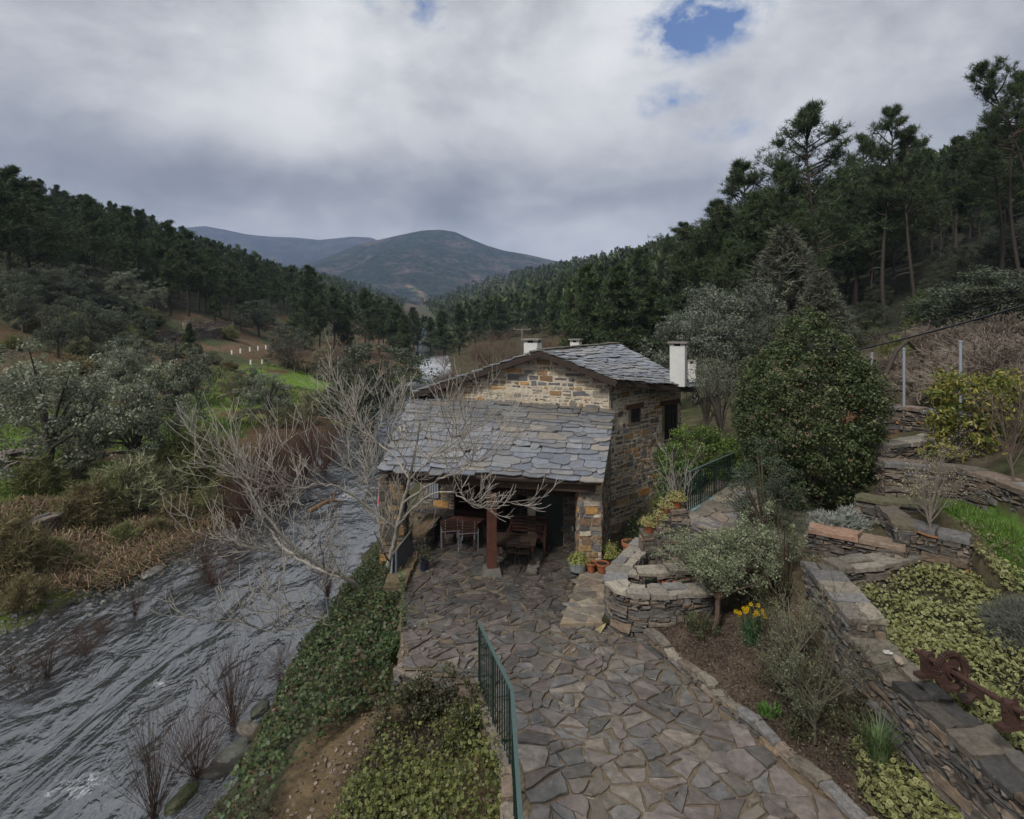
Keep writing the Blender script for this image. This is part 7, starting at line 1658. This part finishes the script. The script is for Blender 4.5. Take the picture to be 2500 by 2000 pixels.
for i in range(80):
    Y = R.uniform(30, 84); dl = R.uniform(7, 31); X = float(np.interp(Y, *RXL)) - dl; px = 1250 + F * X / Y
    if px < -40 or (4 < dl < 18 and Y < 62) or (400 < px < 730 and Y > 55): continue
    make_tree('heath_shrub', 'low heath shrub scattered over the far bank slope', 'bush', BR[R.choice((0, 1, 1, 2, 3))], (X, Y, g(X, Y) - .05), R.uniform(.9, 2.2) * 10, R.uniform(0, 6), 'heath shrubs on the far slope', R.uniform(1.2, 2.0), ('stems', 'foliage'))
# dead bracken
seed(83); SP = []
for _ in range(1500):
    px, py = R.uniform(-10, 680), R.uniform(1120, 1530); x, y, z = hit(px, py); dl = float(np.interp(y, *RXL)) - x
    if .5 < dl < 8.5 and float(fbm(np.array([x * .5]), np.array([y * .5]), 3, 44)[0]) > -.08 + .07 * max(0, dl - 4): SP.append((x, y, z, R.uniform(.6, 1.3)))
props(bracken(SP[:460]).build('bracken', MAT['twig']), 'dead brown bracken covering the far river bank', 'bracken', kind='stuff')
# dry brambles on the right slope
BM = [bare_proto(701, 10, 2, (.115, .085, .066), stems=40, r=.10, up=-.02, kids=(5, 8), ang=(.3, .9), wig=.4, col2=(.19, .16, .13), rmin=.04, eln=(.2, 1.4)), bare_proto(702, 10, 2, (.13, .105, .085), stems=40, r=.10, up=.0, kids=(5, 8), ang=(.3, .9), wig=.45, rmin=.04, eln=(.2, 1.4))]
seed(84)
for i, (px, py, yt, w) in enumerate(((2250, 960, 880, 1.6), (2300, 930, 860, 1.6), (2380, 970, 850, 1.5), (2450, 960, 820, 1.5), (2420, 900, 800, 1.6), (2360, 880, 810, 1.7), (2490, 890, 790, 1.5), (2290, 880, 830, 1.7), (2180, 905, 850, 1.6), (2220, 860, 810, 1.7), (2330, 840, 780, 1.7), (2470, 830, 760, 1.6), (2400, 840, 770, 1.6), (2270, 990, 940, 1.5), (2440, 1010, 900, 1.3), (2150, 960, 900, 1.2), (2330, 985, 930, 1.4), (2500, 1000, 880, 1.3), (2260, 830, 785, 1.6), (2160, 850, 805, 1.6), (2210, 940, 890, 1.4), (2350, 935, 880, 1.5))):
    place('bramble_thicket', 'dry grey brown bramble tangle on the slope behind the fence posts', 'bramble', BM[i % 2], px, py, yt, ('stem', 'stems'), 'brambles on the right slope', w)
seed(87)
for i in range(16):
    x, y = R.uniform(12.5, 20), R.uniform(9, 19)
    if x / y < .86: continue
    make_tree('bramble_thicket', 'dry grey brown bramble tangle on the slope behind the fence posts', 'bramble', BM[i % 2], (x, y, g(x, y) - .05), R.uniform(.9, 1.5), R.uniform(0, 6), 'brambles on the right slope', 1.5, ('stem', 'stems'))
for px, py, yt, k, lab in ((2190, 880, 820, 0, 'olive green broom behind the first fence post'), (2150, 850, 790, 3, 'green shrub below the cables'), (2420, 1060, 1010, 3, 'low green plant under the yellow bush'), (2240, 820, 770, 0, 'yellow green broom under the tall pines'), (2100, 830, 770, 3, 'dark shrub under the cables beside the big dome bush')):
    place('broom_bush' if k < 3 else 'shrub', lab, 'bush', BR[k], px, py, yt, ('stems', 'foliage'), 'shrubs of the right slope', 1.3, base_h=1.0)

# boulders
def boulder(lab, px, py, z, s, col=(.15, .14, .12), sc=(1.3, .9, .6), sd=1, cat='boulder', group='boulders at the river edge', mat='boulder'):
    seed(sd); x, y, _ = PZ(px, py, z); n, k = 22, 14; th = np.linspace(0, pi, k)[:, None]; ph = np.arange(n)[None] * 2 * pi / n; d = np.stack([np.sin(th) * np.cos(ph), np.sin(th) * np.sin(ph), np.cos(th) + 0 * ph], -1)
    r = 1 + .34 * fbm(d[..., 0] * 1.7 + sd * 3, d[..., 1] * 1.7 + d[..., 2] * 1.3, 4, sd); V = (d * r[..., None]).reshape(-1, 3); i = np.arange(k - 1)[:, None] * n; j = np.arange(n)[None]
    m = MB(); m.add(V, np.stack([i + j, i + n + j, i + n + (j + 1) % n, i + (j + 1) % n], -1).reshape(-1, 4), col); o = m.build('boulder' if cat == 'boulder' else 'loose_stone', MAT[mat]); o.location = (x, y, z); o.scale = tuple(s * q for q in sc); o.rotation_euler = (0, 0, R.uniform(0, 6)); props(o, lab, cat, group)
boulder('large grey green boulder at the right river edge', 570, 1842, .05, .33, (.12, .125, .105), sd=1)
boulder('smooth brown oval stone beside the dark osier bush', 607, 1780, .03, .28, (.13, .115, .095), (1.2, .7, .5), 2)
boulder('flat dark stone behind the oval stone', 635, 1728, .02, .26, (.10, .10, .075), (1.2, .7, .45), 3)
boulder('mossy sloping rock at the lower river edge', 445, 1950, .0, .3, (.06, .065, .03), (1.3, .6, .5), 4)
boulder('dark wet rock below the large boulder', 560, 1872, -.02, .33, (.045, .04, .033), (1.5, .7, .5), 5)
boulder('small grey stone near the far waterline', 375, 1396, .05, .3, (.2, .2, .19), (1.4, .7, .4), 6)
boulder('pale flat stone by the far waterline gravel', 360, 1402, .05, .25, (.26, .25, .23), (1.3, .8, .4), 7)
boulder('small pale stone lying on the gear wall', 2192, 1610, 4.13, .075, (.26, .215, .16), (1.5, .8, .6), 8, 'stone', None, 'plain')
boulder('white stone chip on the gear wall near its broken end', 2167, 1593, 4.12, .05, (.42, .41, .39), (1.3, .9, .5), 9, 'stone', None, 'plain')
for i in range(34):
    px, py = R.uniform(5, 110), R.uniform(1105, 1165); x, y, z = hit(px, py); m = MB(); s = R.uniform(.15, .34); m.lathe([(0, -s * .4), (s * .8, -s * .3), (s, 0), (s * .6, s * .4), (0, s * .45)], (0, 0, 0), pick([(.13, .10, .085), (.17, .14, .12), (.10, .085, .075)]), 6); o = m.build('rubble_stone', MAT['boulder']); o.location = (x, y, z + .12 + R.uniform(0, .25)); o.scale = (1.5, .7, .6); o.rotation_euler = (R.uniform(-.4, .4), R.uniform(-.4, .4), R.uniform(0, 6)); props(o, 'loose stone of the rubble heap under the left oaks', 'stone', 'rubble heap under the oaks')
# dead branches and logs
def log(lab, p, q, r, col=(.2, .16, .12), name='dead_branch', cat='branch'):
    a, b = np.array(hit(*p)), np.array(hit(*q)); m = MB(); mid = (a + b) / 2 + np.array([.1, .1, .25]); m.tube([(0, 0, r), mid - a + (0, 0, r), b - a + (0, 0, r)], [r, r * .8, r * .35], col, 6)
    for i in range(4):
        f = R.uniform(.3, .9); s = (b - a) * f + (0, 0, .2); m.tube([s, s + np.array([R.gauss(0, .5), R.gauss(0, .5), R.uniform(.2, .8)])], [r * .4, r * .12], col, 4)
    o = m.build(name, MAT['bark']); o.location = a; props(o, lab, cat)
log('fallen dead branch lying on the bright meadow', (530, 975), (605, 962), .09)
log('forked dead branch at the right end of the meadow', (565, 1035), (618, 1018), .08)
log('brown log lying at the far waterline behind the fig tree', (752, 1255), (835, 1230), .10, (.15, .095, .055), 'driftwood_log', 'log')
log('thin dead branch on the grass near the left edge', (55, 1280), (105, 1255), .05)
# broken dead pine trunk on the right slope
a, b, c = PY(2160, 885, 19.5), PY(2215, 832, 19.8), PY(2262, 880, 20.3); m = MB(); O = np.array(a); m.tube([np.array(a) - O - (0, 0, .5), (np.array(a) + np.array(b)) / 2 - O, np.array(b) - O], [.075, .07, .06], (.06, .05, .042), 6); m.tube([np.array(b) - O, (np.array(b) + np.array(c)) / 2 - O, np.array(c) - O - (0, 0, .3)], [.06, .065, .075], (.065, .053, .045), 6)
o = m.build('broken_trunk', MAT['bark']); o.location = a; props(o, 'broken dead trunk bent into an angle behind the fence posts', 'trunk')
# white tree guards on the cleared soil
for i, (px, py) in enumerate(((566, 866), (587, 863), (610, 859), (630, 856), (649, 853), (640, 890), (612, 891), (433, 833))):
    x, y, z = hit(px, py); m = MB(); m.lathe([(.10, -.1), (.10, .6), (.085, .6), (.085, .4)], (0, 0, 0), (.72, .73, .72), 10); o = m.build('tree_guard', MAT['plain']); o.location = (x, y, z)
    props(o, 'white tree guard ' + ('leftmost of the row on the cleared soil', 'second from the left of the row on the cleared soil', 'in the middle of the row on the cleared soil', 'fourth from the left of the row on the cleared soil', 'rightmost of the row on the cleared soil', 'standing alone below the row at its right', 'standing alone below the row at its left', 'on the dark terrace wall left of the clearing')[i], 'tree guard', 'white tree guards')
# far power pole and the two cables
o = thing('power_pole', 'distant wooden power pole with crossarm behind the left chimney', 'pole', (*PY(1275, 0, 95)[:2], g(*PY(1275, 0, 95)[:2]))); tz = CZ - (803 - HZ) / F * 95 - o.location[2]
m = MB(); m.tube([(0, 0, 0), (0, 0, tz)], .16, (.16, .15, .14), 7); m.build('pole', MAT['wood'], o)
m = MB(); m.bar((-1.4, 0, tz - .1), (1.4, 0, tz - .1), .14, .14, (.17, .16, .15)); m.build('crossarm', MAT['wood'], o)
for s in (-1.3, 0, 1.3):
    m = MB(); m.lathe([(.06, 0), (.08, .1), (.05, .25)], (s, 0, tz - .05), (.2, .2, .2), 8); m.build('insulator', MAT['plain'], o)
for lab, p0, p1, r in (('thick black cable sagging across the right slope', PY(1700, 905, 33), PY(2580, 722, 13), .028), ('thin cable above the thick one on the right slope', PY(1700, 880, 33), PY(2580, 700, 13), .012)):
    a, b = np.array(p0), np.array(p1); q = [a + (b - a) * t - np.array([0, 0, .5 * 4 * t * (1 - t)]) for t in np.linspace(0, 1, 24)]; m = MB(); m.tube(np.array(q) - a, r, (.02, .02, .022), 6); o = m.build('cable', MAT['paint'], smooth=True); o.location = a; props(o, lab, 'cable')
# washing by the river wall
seed(85); p = np.array(PY(930, 1235, 17.5)); m = MB(); xs = np.linspace(-.13, .13, 8); zs = np.linspace(0, .75, 9); X, Z = np.meshgrid(xs, zs); Yy = .04 * np.sin(X * 40 + Z * 3) ; W_ = X * (.45 + .55 * (1 - Z / .75)); i = np.arange(8)[:, None] * 8; j = np.arange(7)[None]
V = np.stack([W_, Yy, Z], -1); V2 = V + np.array([0, .008, 0]); f = np.stack([i + j, i + j + 1, i + 8 + j + 1, i + 8 + j], -1).reshape(-1, 4); col = np.where((Z.ravel() * 14).astype(int)[:, None] % 3 == 0, (.5, .4, .4), (.5, .09, .13)); m.add(V.reshape(-1, 3), f, col); m.add(V2.reshape(-1, 3), f[:, ::-1], col)
o = m.build('pink_cloth', MAT['plain']); o.location = p; props(o, 'pink and white striped cloth hanging beside the porch over the river', 'cloth')
m = MB(); m.bar(np.array((-.9, .05, .76)), np.array((.7, .3, .78)), .02, .02, (.2, .18, .15)); o = m.build('drying_pole', MAT['wood']); o.location = p; props(o, 'thin pole holding the pink cloth beside the porch', 'pole')
# ------------------------------------------------------------------ haze and the cloud on the ridge
def build_haze():
    m = MB(); m.box((0, 2500, 350), (9000, 5400, 705), (1, 1, 1)); mat = bpy.data.materials.new('valley_haze'); mat.use_nodes = True; nt = mat.node_tree; nt.nodes.clear()
    v = N(nt, 'ShaderNodeVolumePrincipled'); v.inputs['Color'].default_value = (.50, .65, 1.0, 1); v.inputs['Density'].default_value = HAZE_DENSITY; v.inputs['Anisotropy'].default_value = 0.0
    out = N(nt, 'ShaderNodeOutputMaterial'); L(nt, v.outputs[0], out.inputs['Volume'])
    o = m.build('haze', mat); props(o, kind='stuff'); o.display_type = 'WIRE'
HAZE_DENSITY = 0.00016
build_haze()
